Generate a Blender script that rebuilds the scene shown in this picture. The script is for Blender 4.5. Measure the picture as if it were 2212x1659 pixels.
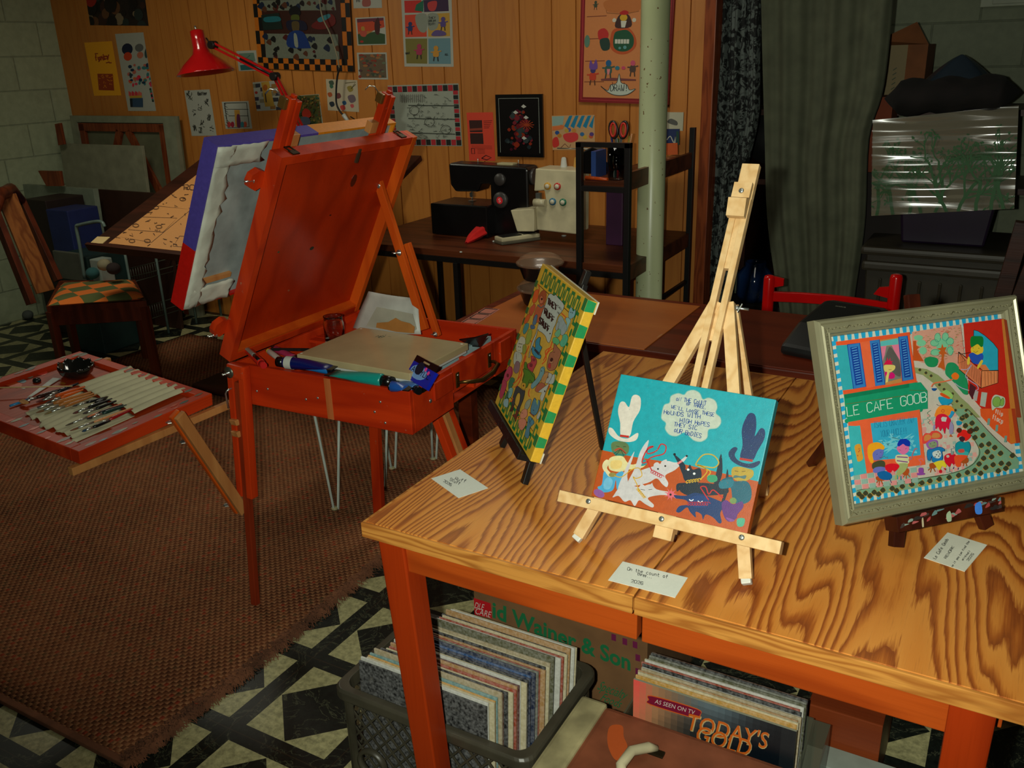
import bpy, bmesh, math, random
import numpy as np
from mathutils import Vector, Matrix
R=random.Random(7)
D=bpy.data; S=bpy.context.scene; COL=S.collection
for o in list(D.objects): D.objects.remove(o)
# ---------------------------------------------------------------- camera, world, lights, exposure
IW,IH,FP=2212,1659,1918.3
CP=Vector((0.927,-1.059,1.5219))
def _axes():
    p,r,th=.3552,-.0319,.5234
    Rz=Matrix.Rotation(th,3,'Z')
    fw=Vector((0,math.cos(p),-math.sin(p))); rt=Vector((1,0,0)); up=rt.cross(fw)
    return Rz@(math.cos(r)*rt+math.sin(r)*up), Rz@(math.cos(r)*up-math.sin(r)*rt), Rz@fw
RT,UP,FW=_axes()
cam=D.cameras.new('camera'); cam.sensor_width=36; cam.lens=36*FP/IW; cam.clip_start=.05
co=D.objects.new('camera',cam); COL.objects.link(co); S.camera=co
m=Matrix((RT,UP,-FW)).transposed().to_4x4(); m.translation=CP; co.matrix_world=m
S.view_settings.view_transform='Standard'; S.view_settings.look='None'
S.view_settings.exposure=0.0; S.view_settings.gamma=1; S.view_settings.use_curve_mapping=False
w=D.worlds.new('world'); S.world=w; w.use_nodes=True
w.node_tree.nodes['Background'].inputs[0].default_value=(.75,.9,.72,1)
w.node_tree.nodes['Background'].inputs[1].default_value=.012
def light(name,kind,loc,tgt,energy,col,size=.1,**k):
    l=D.lights.new(name,kind); l.energy=energy; l.color=col
    if kind=='AREA': l.size=size
    else: l.shadow_soft_size=size
    for a,b in k.items(): setattr(l,a,b)
    o=D.objects.new(name,l); COL.objects.link(o); o.location=loc
    o.rotation_euler=(Vector(tgt)-Vector(loc)).to_track_quat('-Z','Y').to_euler(); return o
flash=CP-RT*.073+UP*.01
light('camera_flash','SPOT',flash,(.05,1.1,.72),112,(.96,1,.84),.012,spot_size=math.radians(92),spot_blend=.8)
light('ceiling_lamp','AREA',(-.55,1.75,2.2),(-.75,2.0,0),7,(1,.96,.80),.45)
light('added_fill_left','AREA',(-2.6,1.3,2.2),(-2.9,1.7,0),11,(1,.98,.78),.5)  # added fill without a known fixture, brightens the dark left side
light('added_fill_front','AREA',(.5,.1,2.2),(.5,.4,0),1.5,(1,.96,.80),.5)  # added weak ambient fill above the oak table, no known fixture
# ---------------------------------------------------------------- pixel -> plane helpers (camera calibration)
def ray(x,y): return FW+RT*((x-IW/2)/FP)-UP*((y-IH/2)/FP)
def Zp(x,y,z): d=ray(x,y); return CP+d*((z-CP.z)/d.z)
def Yp(x,y,v): d=ray(x,y); return CP+d*((v-CP.y)/d.y)
def Xp(x,y,v): d=ray(x,y); return CP+d*((v-CP.x)/d.x)
def Pp(x,y,P,n): d=ray(x,y); return CP+d*((P-CP).dot(n)/d.dot(n))
# ---------------------------------------------------------------- colour + materials
def lin(c):
    c=c/255; return c/12.92 if c<=.04045 else ((c+.055)/1.055)**2.4
def C(r,g,b,k=1.0): return tuple(min(.92,lin(v)*k) for v in (r,g,b))+(1,)
MC={}
def nt(name):
    m=D.materials.new(name); m.use_nodes=True; t=m.node_tree
    return m,t,t.nodes['Principled BSDF']
def N(t,ty,**k):
    n=t.nodes.new(ty)
    for a,b in k.items():
        if a in n.inputs.keys() if isinstance(a,str) else False: n.inputs[a].default_value=b
        else: setattr(n,a,b)
    return n
def L(t,a,b): t.links.new(a,b)
def setp(p,**k):
    for a,b in k.items(): p.inputs[a.replace('_',' ')].default_value=b
def coords(t,scale=(1,1,1),rot=(0,0,0),loc=(0,0,0),kind='Object'):
    tc=N(t,'ShaderNodeTexCoord'); mp=N(t,'ShaderNodeMapping')
    mp.inputs['Scale'].default_value=scale; mp.inputs['Rotation'].default_value=rot; mp.inputs['Location'].default_value=loc
    L(t,tc.outputs[kind],mp.inputs[0]); return mp.outputs[0]
def noise(t,vec,scale=5,detail=4,rough=.5,dist=0):
    n=N(t,'ShaderNodeTexNoise'); n.inputs['Scale'].default_value=scale; n.inputs['Detail'].default_value=detail
    n.inputs['Roughness'].default_value=rough; n.inputs['Distortion'].default_value=dist
    L(t,vec,n.inputs['Vector']); return n.outputs['Fac']
def math_(t,op,a,b=None,c=None):
    n=N(t,'ShaderNodeMath',operation=op)
    for i,v in enumerate((a,b,c)):
        if v is None: continue
        if isinstance(v,(int,float)): n.inputs[i].default_value=v
        else: L(t,v,n.inputs[i])
    return n.outputs[0]
def ramp(t,fac,stops):
    n=N(t,'ShaderNodeValToRGB'); L(t,fac,n.inputs[0]); e=n.color_ramp.elements
    while len(e)<len(stops): e.new(.5)
    for i,(p,c) in enumerate(stops): e[i].position=p; e[i].color=c
    return n.outputs[0]
def mix(t,fac,a,b,mode='MIX'):
    n=N(t,'ShaderNodeMix',data_type='RGBA',blend_type=mode)
    for i,v in ((0,fac),(6,a),(7,b)):
        if isinstance(v,(int,float)): n.inputs[i].default_value=v
        elif isinstance(v,tuple): n.inputs[i].default_value=v
        else: L(t,v,n.inputs[i])
    return n.outputs[2]
def bump(t,p,h,strength=.3,dist=.01):
    b=N(t,'ShaderNodeBump'); b.inputs['Strength'].default_value=strength; b.inputs['Distance'].default_value=dist
    L(t,h,b.inputs['Height']); L(t,b.outputs[0],p.inputs['Normal']); return b
W4=(1,1,1,1); K4=(0,0,0,1)
def plain(name,c,rough=.5,metal=0,var=.12,**k):
    if name in MC: return MC[name]
    m,t,p=nt(name); v=coords(t); n=noise(t,v,14,5)
    d=tuple(x*(1-var*1.6) for x in c[:3])+(1,); h=tuple(min(1,x*(1+var)) for x in c[:3])+(1,)
    L(t,ramp(t,n,[(.3,d),(.7,h)]),p.inputs['Base Color'])
    setp(p,Roughness=rough,Metallic=metal,**k); MC[name]=m; return m
def wood(name,c1,c2,axis=2,freq=9,rings=9,rough=.42,fiber=.35,streak=None,coat=0):
    if name in MC: return MC[name]
    m,t,p=nt(name); s=[1,1,1]; s[axis]=.12
    v=coords(t,tuple(s)); n=noise(t,v,freq,3,.45)
    r=math_(t,'FRACT',math_(t,'MULTIPLY',n,rings))
    tri=math_(t,'ABSOLUTE',math_(t,'SUBTRACT',math_(t,'MULTIPLY',r,2),1))
    s2=[1,1,1]; s2[axis]=.03
    f=noise(t,coords(t,tuple(s2)),180,4,.6)
    base=ramp(t,tri,[(.1,c2),(.75,c1)])
    fd=tuple(x*.55 for x in c2[:3])+(1,)
    col=mix(t,math_(t,'MULTIPLY',ramp(t,f,[(.5,K4),(.75,W4)]),fiber),base,fd)
    big=noise(t,coords(t),3,2)
    col=mix(t,.25,col,ramp(t,big,[(.3,tuple(x*.6 for x in c1[:3])+(1,)),(.7,c1)]))
    if streak: col=mix(t,ramp(t,noise(t,coords(t),38,6,.7),[(.66,K4),(.72,W4)]),col,streak)
    L(t,col,p.inputs['Base Color']); setp(p,Roughness=rough,Coat_Weight=coat,Coat_Roughness=.2,Specular_IOR_Level=.28)
    bump(t,p,f,.15,.002); MC[name]=m; return m
def painted(name='painted_canvas',rough=.6,grain=.12,coat=0.0,scale=900):
    if name in MC: return MC[name]
    m,t,p=nt(name); a=N(t,'ShaderNodeAttribute',attribute_name='Col')
    n=noise(t,coords(t),scale*.12,5,.7)
    g=ramp(t,n,[(.3,(1-grain*2,)*3+(1,)),(.7,W4)])
    L(t,mix(t,1.0,a.outputs['Color'],g,'MULTIPLY'),p.inputs['Base Color'])
    setp(p,Roughness=rough,Coat_Weight=coat,Coat_Roughness=.15)
    bump(t,p,noise(t,coords(t),scale,2),.25,.0006); MC[name]=m; return m
# ---------------------------------------------------------------- objects
def tag(o,label=None,cat=None,group=None,kind=None):
    if label: o['label']=label
    if cat: o['category']=cat
    if group: o['group']=group
    if kind: o['kind']=kind
    return o
def thing(name,label,cat,loc=(0,0,0),rz=0,group=None):
    o=D.objects.new(name,None); COL.objects.link(o); o.location=loc; o.rotation_euler=(0,0,rz); o.empty_display_size=.05
    return tag(o,label,cat,group)
def wm(o):
    m=Matrix.Translation(o.location)@Matrix.Rotation(o.rotation_euler.z,4,'Z')
    return wm(o.parent)@m if o.parent else m
class Fr:
    def __init__(s,O,U,V,N=None):
        s.O=Vector(O); s.U=Vector(U).normalized(); s.V=Vector(V).normalized(); s.N=Vector(N).normalized() if N else s.U.cross(s.V)
    def __call__(s,a,b,c=0): return s.O+s.U*a+s.V*b+s.N*c
    def uv(s,x,y,c=0):
        P=Pp(x,y,s.O+s.N*c,s.N)-s.O; return P.dot(s.U),P.dot(s.V)
    def at(s,a,b,c=0): return Fr(s(a,b,c),s.U,s.V,s.N)
WF=Fr((0,0,0),(1,0,0),(0,1,0))
class B:
    def __init__(s): s.v=[]; s.f=[]; s.c=[]; s.sm=[]; s.col=(.8,.8,.8,1)
    def add(s,vs,fs,col=None,smooth=False):
        n=len(s.v); s.v+=[Vector(p) for p in vs]
        for f in fs: s.f.append([i+n for i in f]); s.c.append(col or s.col); s.sm.append(smooth)
        return s
    def box(s,x0,x1,y0,y1,z0,z1,fr=WF,col=None,ch=0):
        if ch:
            ch=min(ch,abs(x1-x0)*.45,abs(y1-y0)*.45,abs(z1-z0)*.45)
            bm=bmesh.new(); bmesh.ops.create_cube(bm,size=1)
            for q in bm.verts: q.co=Vector(((x0+x1)/2+q.co.x*(x1-x0),(y0+y1)/2+q.co.y*(y1-y0),(z0+z1)/2+q.co.z*(z1-z0)))
            bmesh.ops.bevel(bm,geom=bm.edges[:],offset=ch,segments=2,profile=.6,affect='EDGES')
            bm.verts.index_update()
            s.add([fr(*q.co) for q in bm.verts],[[v.index for v in f.verts] for f in bm.faces],col); bm.free(); return s
        P=[fr(x,y,z) for z in (z0,z1) for x,y in ((x0,y0),(x1,y0),(x1,y1),(x0,y1))]
        return s.add(P,[(3,2,1,0),(4,5,6,7),(0,1,5,4),(1,2,6,5),(2,3,7,6),(3,0,4,7)],col)
    def bar(s,p,q,w,h,up=(0,0,1),col=None,ch=.0015,w2=None,h2=None):
        p=Vector(p); q=Vector(q); d=(q-p); ln=d.length; d=d/ln; up=Vector(up)
        u=d.cross(up)
        if u.length<1e-4: u=d.cross(Vector((0,1,.1)))
        u.normalize(); vv=u.cross(d).normalized(); w2=w2 or w; h2=h2 or h
        if ch and w2==w and h2==h:
            return s.box(-w/2,w/2,-h/2,h/2,0,ln,Fr(p,u,vv,d),col,ch)
        P=[]
        for c,a,b in ((p,w,h),(q,w2,h2)): P+=[c+u*(x*a/2)+vv*(y*b/2) for x,y in ((-1,-1),(1,-1),(1,1),(-1,1))]
        return s.add(P,[(3,2,1,0),(4,5,6,7),(0,1,5,4),(1,2,6,5),(2,3,7,6),(3,0,4,7)],col)
    def tube(s,pts,r,seg=8,col=None,closed=False,cap=True):
        pts=[Vector(p) for p in pts]; n=len(pts); rs=r if isinstance(r,(list,tuple)) else [r]*n
        base=len(s.v); prev=None; rings=[]
        for i,p in enumerate(pts):
            a=pts[(i-1)%n] if (i or closed) else p; b=pts[(i+1)%n] if (i<n-1 or closed) else p
            d=(b-a).normalized() if (b-a).length>1e-9 else Vector((0,0,1))
            if prev is None:
                u=d.cross(Vector((0,0,1)))
                if u.length<.1: u=d.cross(Vector((1,0,0)))
            else: u=prev-d*prev.dot(d)
            u.normalize(); prev=u; vv=d.cross(u)
            rings.append([p+(u*math.cos(t)+vv*math.sin(t))*rs[i] for t in [2*math.pi*k/seg for k in range(seg)]])
        vs=[q for rg in rings for q in rg]; fs=[]
        for i in range(n if closed else n-1):
            for k in range(seg): fs.append((i*seg+k,i*seg+(k+1)%seg,((i+1)%n)*seg+(k+1)%seg,((i+1)%n)*seg+k))
        s.add(vs,fs,col,True)
        if cap and not closed:
            s.f.append([base+k for k in range(seg)][::-1]); s.c.append(col or s.col); s.sm.append(False)
            s.f.append([base+(n-1)*seg+k for k in range(seg)]); s.c.append(col or s.col); s.sm.append(False)
        return s
    def cyl(s,p,q,r,seg=16,r2=None,col=None): return s.tube([p,q],[r,r if r2 is None else r2],seg,col)
    def lathe(s,prof,fr,seg=28,col=None,smooth=True):
        # prof: list of (radius, height) in frame fr (height along N)
        vs=[];n=len(prof)
        for r,h in prof: vs+=[fr(r*math.cos(2*math.pi*k/seg),r*math.sin(2*math.pi*k/seg),h) for k in range(seg)]
        fs=[(i*seg+k,i*seg+(k+1)%seg,(i+1)*seg+(k+1)%seg,(i+1)*seg+k) for i in range(n-1) for k in range(seg)]
        return s.add(vs,fs,col,smooth)
    def ell(s,c,rx,ry,rz,fr=WF,seg=16,col=None):
        pr=8; vs=[];fs=[]; c=Vector(c)
        for i in range(pr+1):
            a=math.pi*i/pr
            vs+=[c+fr.U*(rx*math.sin(a)*math.cos(2*math.pi*k/seg))+fr.V*(ry*math.sin(a)*math.sin(2*math.pi*k/seg))+fr.N*(rz*math.cos(a)) for k in range(seg)]
        fs=[(i*seg+k,(i+1)*seg+k,(i+1)*seg+(k+1)%seg,i*seg+(k+1)%seg) for i in range(pr) for k in range(seg)]
        return s.add(vs,fs,col,True)
    def prism(s,pts,fr,h0,h1,col=None):
        n=len(pts); a=sum(pts[i][0]*pts[(i+1)%n][1]-pts[(i+1)%n][0]*pts[i][1] for i in range(n))
        if a<0: pts=pts[::-1]
        vs=[fr(x,y,h0) for x,y in pts]+[fr(x,y,h1) for x,y in pts]
        fs=[tuple(range(n))[::-1],tuple(range(n,2*n))]+[(i,(i+1)%n,n+(i+1)%n,n+i) for i in range(n)]
        return s.add(vs,fs,col)
    def sheet(s,fn,nu,nv,col=None,smooth=True):
        vs=[fn(i/nu,j/nv) for j in range(nv+1) for i in range(nu+1)]
        fs=[(j*(nu+1)+i,j*(nu+1)+i+1,(j+1)*(nu+1)+i+1,(j+1)*(nu+1)+i) for j in range(nv) for i in range(nu)]
        return s.add(vs,fs,col,smooth)
    def build(s,name,mat,parent=None,label=None,bev=0,solid=0):
        me=D.meshes.new(name)
        if parent is not None: inv=wm(parent).inverted(); loc=Vector((0,0,0))
        else:
            xs=[min(v[i] for v in s.v) for i in range(3)]; xe=[max(v[i] for v in s.v) for i in range(3)]
            loc=Vector(((xs[0]+xe[0])/2,(xs[1]+xe[1])/2,xs[2])); inv=Matrix.Translation(-loc)
        me.from_pydata([inv@v for v in s.v],[],s.f)
        for p,k in zip(me.polygons,s.sm): p.use_smooth=k
        ca=me.color_attributes.new('Col','FLOAT_COLOR','CORNER')
        arr=np.empty((len(me.loops),4),np.float32); i=0
        for p,c in zip(me.polygons,s.c):
            k=p.loop_total; arr[i:i+k]=c; i+=k
        ca.data.foreach_set('color',arr.ravel()); me.update()
        o=D.objects.new(name,me); COL.objects.link(o); o.location=loc
        if parent is not None: o.parent=parent
        if mat: me.materials.append(mat)
        if solid: q=o.modifiers.new('s','SOLIDIFY'); q.thickness=solid; q.offset=0
        if bev: q=o.modifiers.new('b','BEVEL'); q.width=bev; q.segments=2; q.limit_method='ANGLE'
        if label: o['label']=label
        return o
def copytree(o,parent=None):
    c=o.copy(); COL.objects.link(c); c.parent=parent
    for ch in [x for x in D.objects if x.parent==o]: copytree(ch,c)
    return c
def struct(b,name,mat,**k): return tag(b.build(name,mat,**k),kind='structure')
# ---------------------------------------------------------------- flat artwork drawn on a real surface
GL={'A':'00 26 40|12 32','B':'00 06 36 45 44 33 03|33 42 41 30 00','C':'45 36 16 05 01 10 30 41','D':'00 06 26 44 42 20 00','E':'46 06 00 40|03 33','F':'46 06 00|03 33',
'G':'45 36 16 05 01 10 30 41 43 23','H':'00 06|40 46|03 43','I':'20 26|10 30|16 36','J':'46 41 30 10 01','K':'00 06|46 03 40','L':'06 00 40','M':'00 06 23 46 40','N':'00 06 40 46',
'O':'16 05 01 10 30 41 45 36 16','P':'00 06 36 45 44 33 03','Q':'16 05 01 10 30 41 45 36 16|22 40','R':'00 06 36 45 44 33 03|23 40','S':'45 36 16 05 04 42 41 30 10 01','T':'06 46|26 20',
'U':'06 01 10 30 41 46','V':'06 20 46','W':'06 10 23 30 46','X':'00 46|06 40','Y':'06 23 46|23 20','Z':'06 46 00 40','0':'16 05 01 10 30 41 45 36 16','1':'05 26 20','2':'05 16 36 45 44 00 40',
'3':'05 16 36 45 44 33 42 41 30 10 01','5':'46 06 03 33 42 41 30 10 01','6':'45 36 16 05 01 10 30 41 42 33 03','4':'30 36 02 42','7':'06 46 10','8':'13 04 05 16 36 45 44 33 13 02 01 10 30 41 42 33',
'9':'43 13 04 05 16 36 45 41 30 10','&':'40 04 05 16 25 24 01 10 20 42','.':'20 21','!':'20 21|22 26',"'":'26 25',',':'21 10',
'a':'33 13 02 01 10 30|34 30 40','b':'06 00 30 31 33 03','c':'34 14 03 01 10 30','d':'36 30 10 01 03 14 34','e':'02 32 33 24 14 03 01 10 30','f':'36 26 15 10|04 34','g':'34 14 03 12 32|34 30 10','h':'06 00|03 24 33 30',
'i':'14 10|16 15','k':'06 00|34 02 30','l':'16 10 20','m':'00 04|03 14 22 20|23 34 43 40','n':'00 04|03 24 33 30','o':'14 03 01 10 20 31 33 24 14','p':'0e 04 34 33 31 20 01','r':'00 04|02 24 34','s':'34 14 03 31 20 00',
't':'16 11 20 30|04 34','u':'04 01 10 30|34 30','v':'04 20 44','w':'04 10 22 30 44','x':'00 34|04 30','y':'04 20|44 1e','-':'03 33','/':'00 46','(':'36 13 30',')':'16 33 10'}
def _g(ch):
    out=[]
    for st in GL.get(ch,'').split('|'):
        if st: out.append([(int(a[0]),-1.5 if a[1]=='e' else int(a[1])) for a in st.split()])
    return out
def smooth(pts,closed=False,k=5):
    n=len(pts); out=[]
    if n<3: return list(pts)
    for i in range(n if closed else n-1):
        g=lambda j: pts[j%n] if closed else pts[max(0,min(n-1,j))]
        p0,p1,p2,p3=g(i-1),g(i),g(i+1),g(i+2)
        for s_ in range(k):
            t=s_/k; t2=t*t; t3=t2*t
            out.append(tuple(.5*((2*p1[j])+(-p0[j]+p2[j])*t+(2*p0[j]-5*p1[j]+4*p2[j]-p3[j])*t2+(-p0[j]+3*p1[j]-3*p2[j]+p3[j])*t3) for j in (0,1)))
    if not closed: out.append(tuple(pts[-1]))
    return out
class Art(B):
    def __init__(s,fr,quad=None,w=1,h=1,step=1.5e-5,base=.0003,k=1.25):
        super().__init__(); s.fr=fr; s.H=None; s.x0=s.y0=0; s.s=1; s.z=base; s.step=step; s.k=k; s.w=w; s.h=h; s.quad=quad
        if quad:
            A=[];b=[]
            for (x,y),(u,v) in zip(quad,((0,h),(w,h),(w,0),(0,0))):
                A.append([x,y,1,0,0,0,-u*x,-u*y]); b.append(u); A.append([0,0,0,x,y,1,-v*x,-v*y]); b.append(v)
            s.H=np.append(np.linalg.solve(np.array(A,float),np.array(b,float)),1).reshape(3,3)
    def crop(s,x0,y0,sc): s.x0=x0; s.y0=y0; s.s=sc; return s
    def m(s,x,y,cl=True):
        if s.H is None: u,v=x,y
        else:
            X=s.x0+x*s.s; Y=s.y0+y*s.s; q=s.H@np.array([X,Y,1.]); u,v=q[0]/q[2],q[1]/q[2]
        if cl: u=min(max(u,0),s.w); v=min(max(v,0),s.h)
        return u,v
    def cc(s,c): return c if len(c)==4 else C(*c,k=s.k)
    def poly(s,pts,c,sm=False):
        if sm: pts=smooth(pts,True,4)
        q=[s.m(*p) for p in pts]; r=[]
        for p in q:
            if not r or (abs(p[0]-r[-1][0])+abs(p[1]-r[-1][1]))>1e-6: r.append(p)
        if len(r)>2 and abs(r[0][0]-r[-1][0])+abs(r[0][1]-r[-1][1])<1e-6: r.pop()
        if len(r)<3: return s
        a=sum(r[i][0]*r[(i+1)%len(r)][1]-r[(i+1)%len(r)][0]*r[i][1] for i in range(len(r)))
        if a<0: r=r[::-1]
        s.z+=s.step; s.add([s.fr(u,v,s.z) for u,v in r],[tuple(range(len(r)))],s.cc(c)); return s
    def blob(s,pts,c): return s.poly(pts,c,True)
    def el(s,x,y,rx,ry=None,c=(0,0,0),rot=0,n=14):
        ry=ry or rx; cr,sr=math.cos(rot),math.sin(rot)
        return s.poly([(x+rx*math.cos(a)*cr-ry*math.sin(a)*sr,y+rx*math.cos(a)*sr+ry*math.sin(a)*cr) for a in [2*math.pi*k/n for k in range(n)]],c)
    def line(s,pts,c,w=3,sm=False,closed=False):
        if sm: pts=smooth(pts,closed,4)
        if closed: pts=list(pts)+[pts[0]]
        n=len(pts)
        if n<2: return s
        Lp=[];Rp=[]
        for i in range(n):
            a=pts[max(0,i-1)]; b=pts[min(n-1,i+1)]; dx,dy=b[0]-a[0],b[1]-a[1]; l=math.hypot(dx,dy) or 1
            nx,ny=-dy/l*w/2,dx/l*w/2; Lp.append((pts[i][0]+nx,pts[i][1]+ny)); Rp.append((pts[i][0]-nx,pts[i][1]-ny))
        s.z+=s.step; vs=[]; fs=[]
        for a,b in zip(Lp,Rp): vs+=[s.fr(*s.m(*a),s.z),s.fr(*s.m(*b),s.z)]
        for i in range(n-1): fs.append((2*i,2*i+1,2*i+3,2*i+2))
        # make faces look along +N
        A,Bv,Cv=vs[0],vs[1],vs[3]
        if (Bv-A).cross(Cv-A).dot(s.fr.N)<0: fs=[f[::-1] for f in fs]
        s.add(vs,fs,s.cc(c)); return s
    def out(s,pts,c,lc=(20,20,20),w=3,sm=True):
        s.poly(pts,c,sm); return s.line(pts,lc,w,sm,True)
    def text(s,txt,p0,p1,h,c,w=3,up=None,sm=False,jit=0):
        # strokes; p0..p1 baseline, h glyph height (same units), up = vector of glyph up
        n=len(txt); dx,dy=(p1[0]-p0[0]),(p1[1]-p0[1]); l=math.hypot(dx,dy); dx/=l; dy/=l
        ux,uy=up if up else ((dy,-dx) if s.H is not None else (-dy,dx)); adv=l/max(n,1)
        for i,ch in enumerate(txt):
            j=(R.random()-.5)*jit
            for st in _g(ch):
                q=[(p0[0]+dx*(adv*(i+.08)+a*adv*.8/4)+ux*(b/6*h+j),p0[1]+dy*(adv*(i+.08)+a*adv*.8/4)+uy*(b/6*h+j)) for a,b in st]
                s.line(q,c,w,sm)
        return s
    def font(s,txt,p0,p1,h,c,shear=0,off=0,up=None):
        cu=D.curves.new('t','FONT'); cu.body=txt; cu.size=1; cu.offset=off; cu.shear=shear; cu.resolution_u=3; cu.fill_mode='FRONT'
        ob=D.objects.new('t',cu); COL.objects.link(ob); dg=bpy.context.evaluated_depsgraph_get(); dg.update(); ev=ob.evaluated_get(dg); me=ev.to_mesh()
        if len(me.vertices):
            xs=[v.co.x for v in me.vertices]; W_=max(xs)-min(xs); x_0=min(xs)
            dx,dy=(p1[0]-p0[0]),(p1[1]-p0[1]); l=math.hypot(dx,dy); ux,uy=up if up else ((dy/l,-dx/l) if s.H is not None else (-dy/l,dx/l))
            s.z+=s.step; vs=[]
            for v in me.vertices:
                a=(v.co.x-x_0)/W_; b=v.co.y/.7*h
                vs.append(s.fr(*s.m(p0[0]+dx*a+ux*b,p0[1]+dy*a+uy*b),s.z))
            fs=[tuple(p.vertices) for p in me.polygons]
            s.add(vs,fs,s.cc(c))
        ev.to_mesh_clear(); D.objects.remove(ob); D.curves.remove(cu); return s
# ================================================================ STRUCTURE
def mat_floor():
    m,t,p=nt('marble_tile_floor'); v=coords(t); sp=N(t,'ShaderNodeSeparateXYZ'); L(t,v,sp.inputs[0])
    T=.3048
    fx=math_(t,'FRACT',math_(t,'ADD',math_(t,'DIVIDE',math_(t,'SUBTRACT',sp.outputs[0],-.569),T),20))
    fy=math_(t,'FRACT',math_(t,'ADD',math_(t,'DIVIDE',math_(t,'SUBTRACT',sp.outputs[1],.097),T),20))
    ax=math_(t,'ABSOLUTE',math_(t,'SUBTRACT',fx,.5)); ay=math_(t,'ABSOLUTE',math_(t,'SUBTRACT',fy,.5))
    band=math_(t,'GREATER_THAN',math_(t,'MAXIMUM',ax,ay),.405)
    dia=math_(t,'LESS_THAN',math_(t,'ADD',ax,ay),.40)
    blk=math_(t,'MAXIMUM',band,dia)
    seam=math_(t,'GREATER_THAN',math_(t,'MAXIMUM',ax,ay),.4955)
    n1=noise(t,v,9,8,.65,1.2); n2=noise(t,v,60,5,.7)
    cr=ramp(t,n2,[(.25,C(120,118,85,.9)),(.6,C(178,172,125,1.15)),(.8,C(196,190,145,1.15))])
    vn=math_(t,'ABSOLUTE',math_(t,'SUBTRACT',n1,.5))
    bl=mix(t,ramp(t,vn,[(0.0,(.5,.5,.5,1)),(.012,K4)]),ramp(t,n2,[(.3,C(10,14,12)),(.7,C(30,36,30))]),C(115,118,90))
    col=mix(t,blk,cr,bl); col=mix(t,math_(t,'MULTIPLY',seam,.6),col,C(62,50,34))
    L(t,col,p.inputs['Base Color']); setp(p,Roughness=.38); bump(t,p,n2,.05,.002); return m
FX0,FX1,FY0,FY1=-4.62,2.3,-1.9,3.9
b=B(); b.box(FX0,FX1,FY0,FY1,-.05,0); fl=struct(b,'floor',None)
fm=mat_floor(); fl.data.materials.append(fm)
mp=[n for n in fm.node_tree.nodes if n.type=='MAPPING'][0]; mp.inputs['Location'].default_value=tuple(fl.location)   # tile grid fixed to the room, not to the slab's own origin
# pine panelling with real V grooves
def mat_pine():
    m,t,p=nt('pine_panelling'); v=coords(t,(1,1,.1)); n=noise(t,v,6,3,.5)
    r=math_(t,'FRACT',math_(t,'MULTIPLY',n,10)); tri=math_(t,'ABSOLUTE',math_(t,'SUBTRACT',math_(t,'MULTIPLY',r,2),1))
    c=ramp(t,tri,[(0,C(182,110,42)),(.5,C(196,124,50))])
    f=noise(t,coords(t,(1,1,.03)),220,3); c=mix(t,math_(t,'MULTIPLY',f,.25),c,C(140,78,28))
    k=noise(t,coords(t),1.3,2); c=mix(t,.35,c,ramp(t,k,[(.3,C(160,94,36)),(.7,C(200,130,56))]))
    L(t,c,p.inputs['Base Color']); setp(p,Roughness=.5); bump(t,p,f,.1,.002); return m
gx=[-4.39,-4.30,-4.14,-4.0,-3.86,-3.65,-3.535,-3.39,-3.25,-3.077,-2.95,-2.80,-2.66,-2.51,-2.37,-2.235,-2.097,-1.978,-1.794,-1.66,-1.565,-1.445,-1.227,-1.059,-.936,-.785,-.669,-.50,-.40]
YW=2.85; prof=[(-4.62,YW)]
for g in gx: prof+=[(g-.0032,YW),(g-.0026,YW+.012),(g+.0026,YW+.012),(g+.0032,YW)]
prof+=[(-.335,YW)]
b=B(); n=len(prof)
vs=[(x,y,0) for x,y in prof]+[(x,y,2.3) for x,y in prof]+[(x,YW+.1,z) for z in (0,2.3) for x in (-4.62,-.335)]
b.add(vs,[(i,i+1,n+i+1,n+i) for i in range(n-1)]+[(2*n,2*n+2,2*n+3,2*n+1),(n-1,2*n+1,2*n+3,2*n-1),(0,n,2*n+2,2*n)])
struct(b,'wall_back',mat_pine())
b=B(); b.box(-.335,-.285,YW-.015,YW+.12,0,2.3,ch=.004); struct(b,'trim_1',wood('stained_trim',C(150,72,34),C(112,48,22),freq=14))
def mat_block(name,k,flip):
    m,t,p=nt(name); tc=N(t,'ShaderNodeTexCoord'); sp=N(t,'ShaderNodeSeparateXYZ'); cb=N(t,'ShaderNodeCombineXYZ')
    L(t,tc.outputs['Object'],sp.inputs[0]); L(t,sp.outputs[1 if flip else 0],cb.inputs[0]); L(t,sp.outputs[2],cb.inputs[1])
    br=N(t,'ShaderNodeTexBrick'); L(t,cb.outputs[0],br.inputs['Vector'])
    for a,v in (('Scale',1.0),('Mortar Size',.006),('Mortar Smooth',.6),('Brick Width',.4),('Row Height',.2)): br.inputs[a].default_value=v
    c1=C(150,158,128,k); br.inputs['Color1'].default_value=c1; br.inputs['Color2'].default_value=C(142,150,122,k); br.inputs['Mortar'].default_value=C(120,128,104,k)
    n=noise(t,coords(t),30,5); L(t,mix(t,.2,br.outputs['Color'],ramp(t,n,[(.3,C(90,96,76,k)),(.7,C(165,172,140,k))])),p.inputs['Base Color'])
    setp(p,Roughness=.7); bump(t,p,math_(t,'ADD',math_(t,'MULTIPLY',br.outputs['Fac'],-1),math_(t,'MULTIPLY',n,.5)),.5,.006); return m
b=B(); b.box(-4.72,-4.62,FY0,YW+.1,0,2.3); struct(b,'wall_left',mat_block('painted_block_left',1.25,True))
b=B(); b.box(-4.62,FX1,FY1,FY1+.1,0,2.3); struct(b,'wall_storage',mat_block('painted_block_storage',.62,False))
b=B(); b.box(FX1,FX1+.1,FY0,FY1,0,2.3); struct(b,'wall_right',mat_block('painted_block_right',.8,True))
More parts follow.
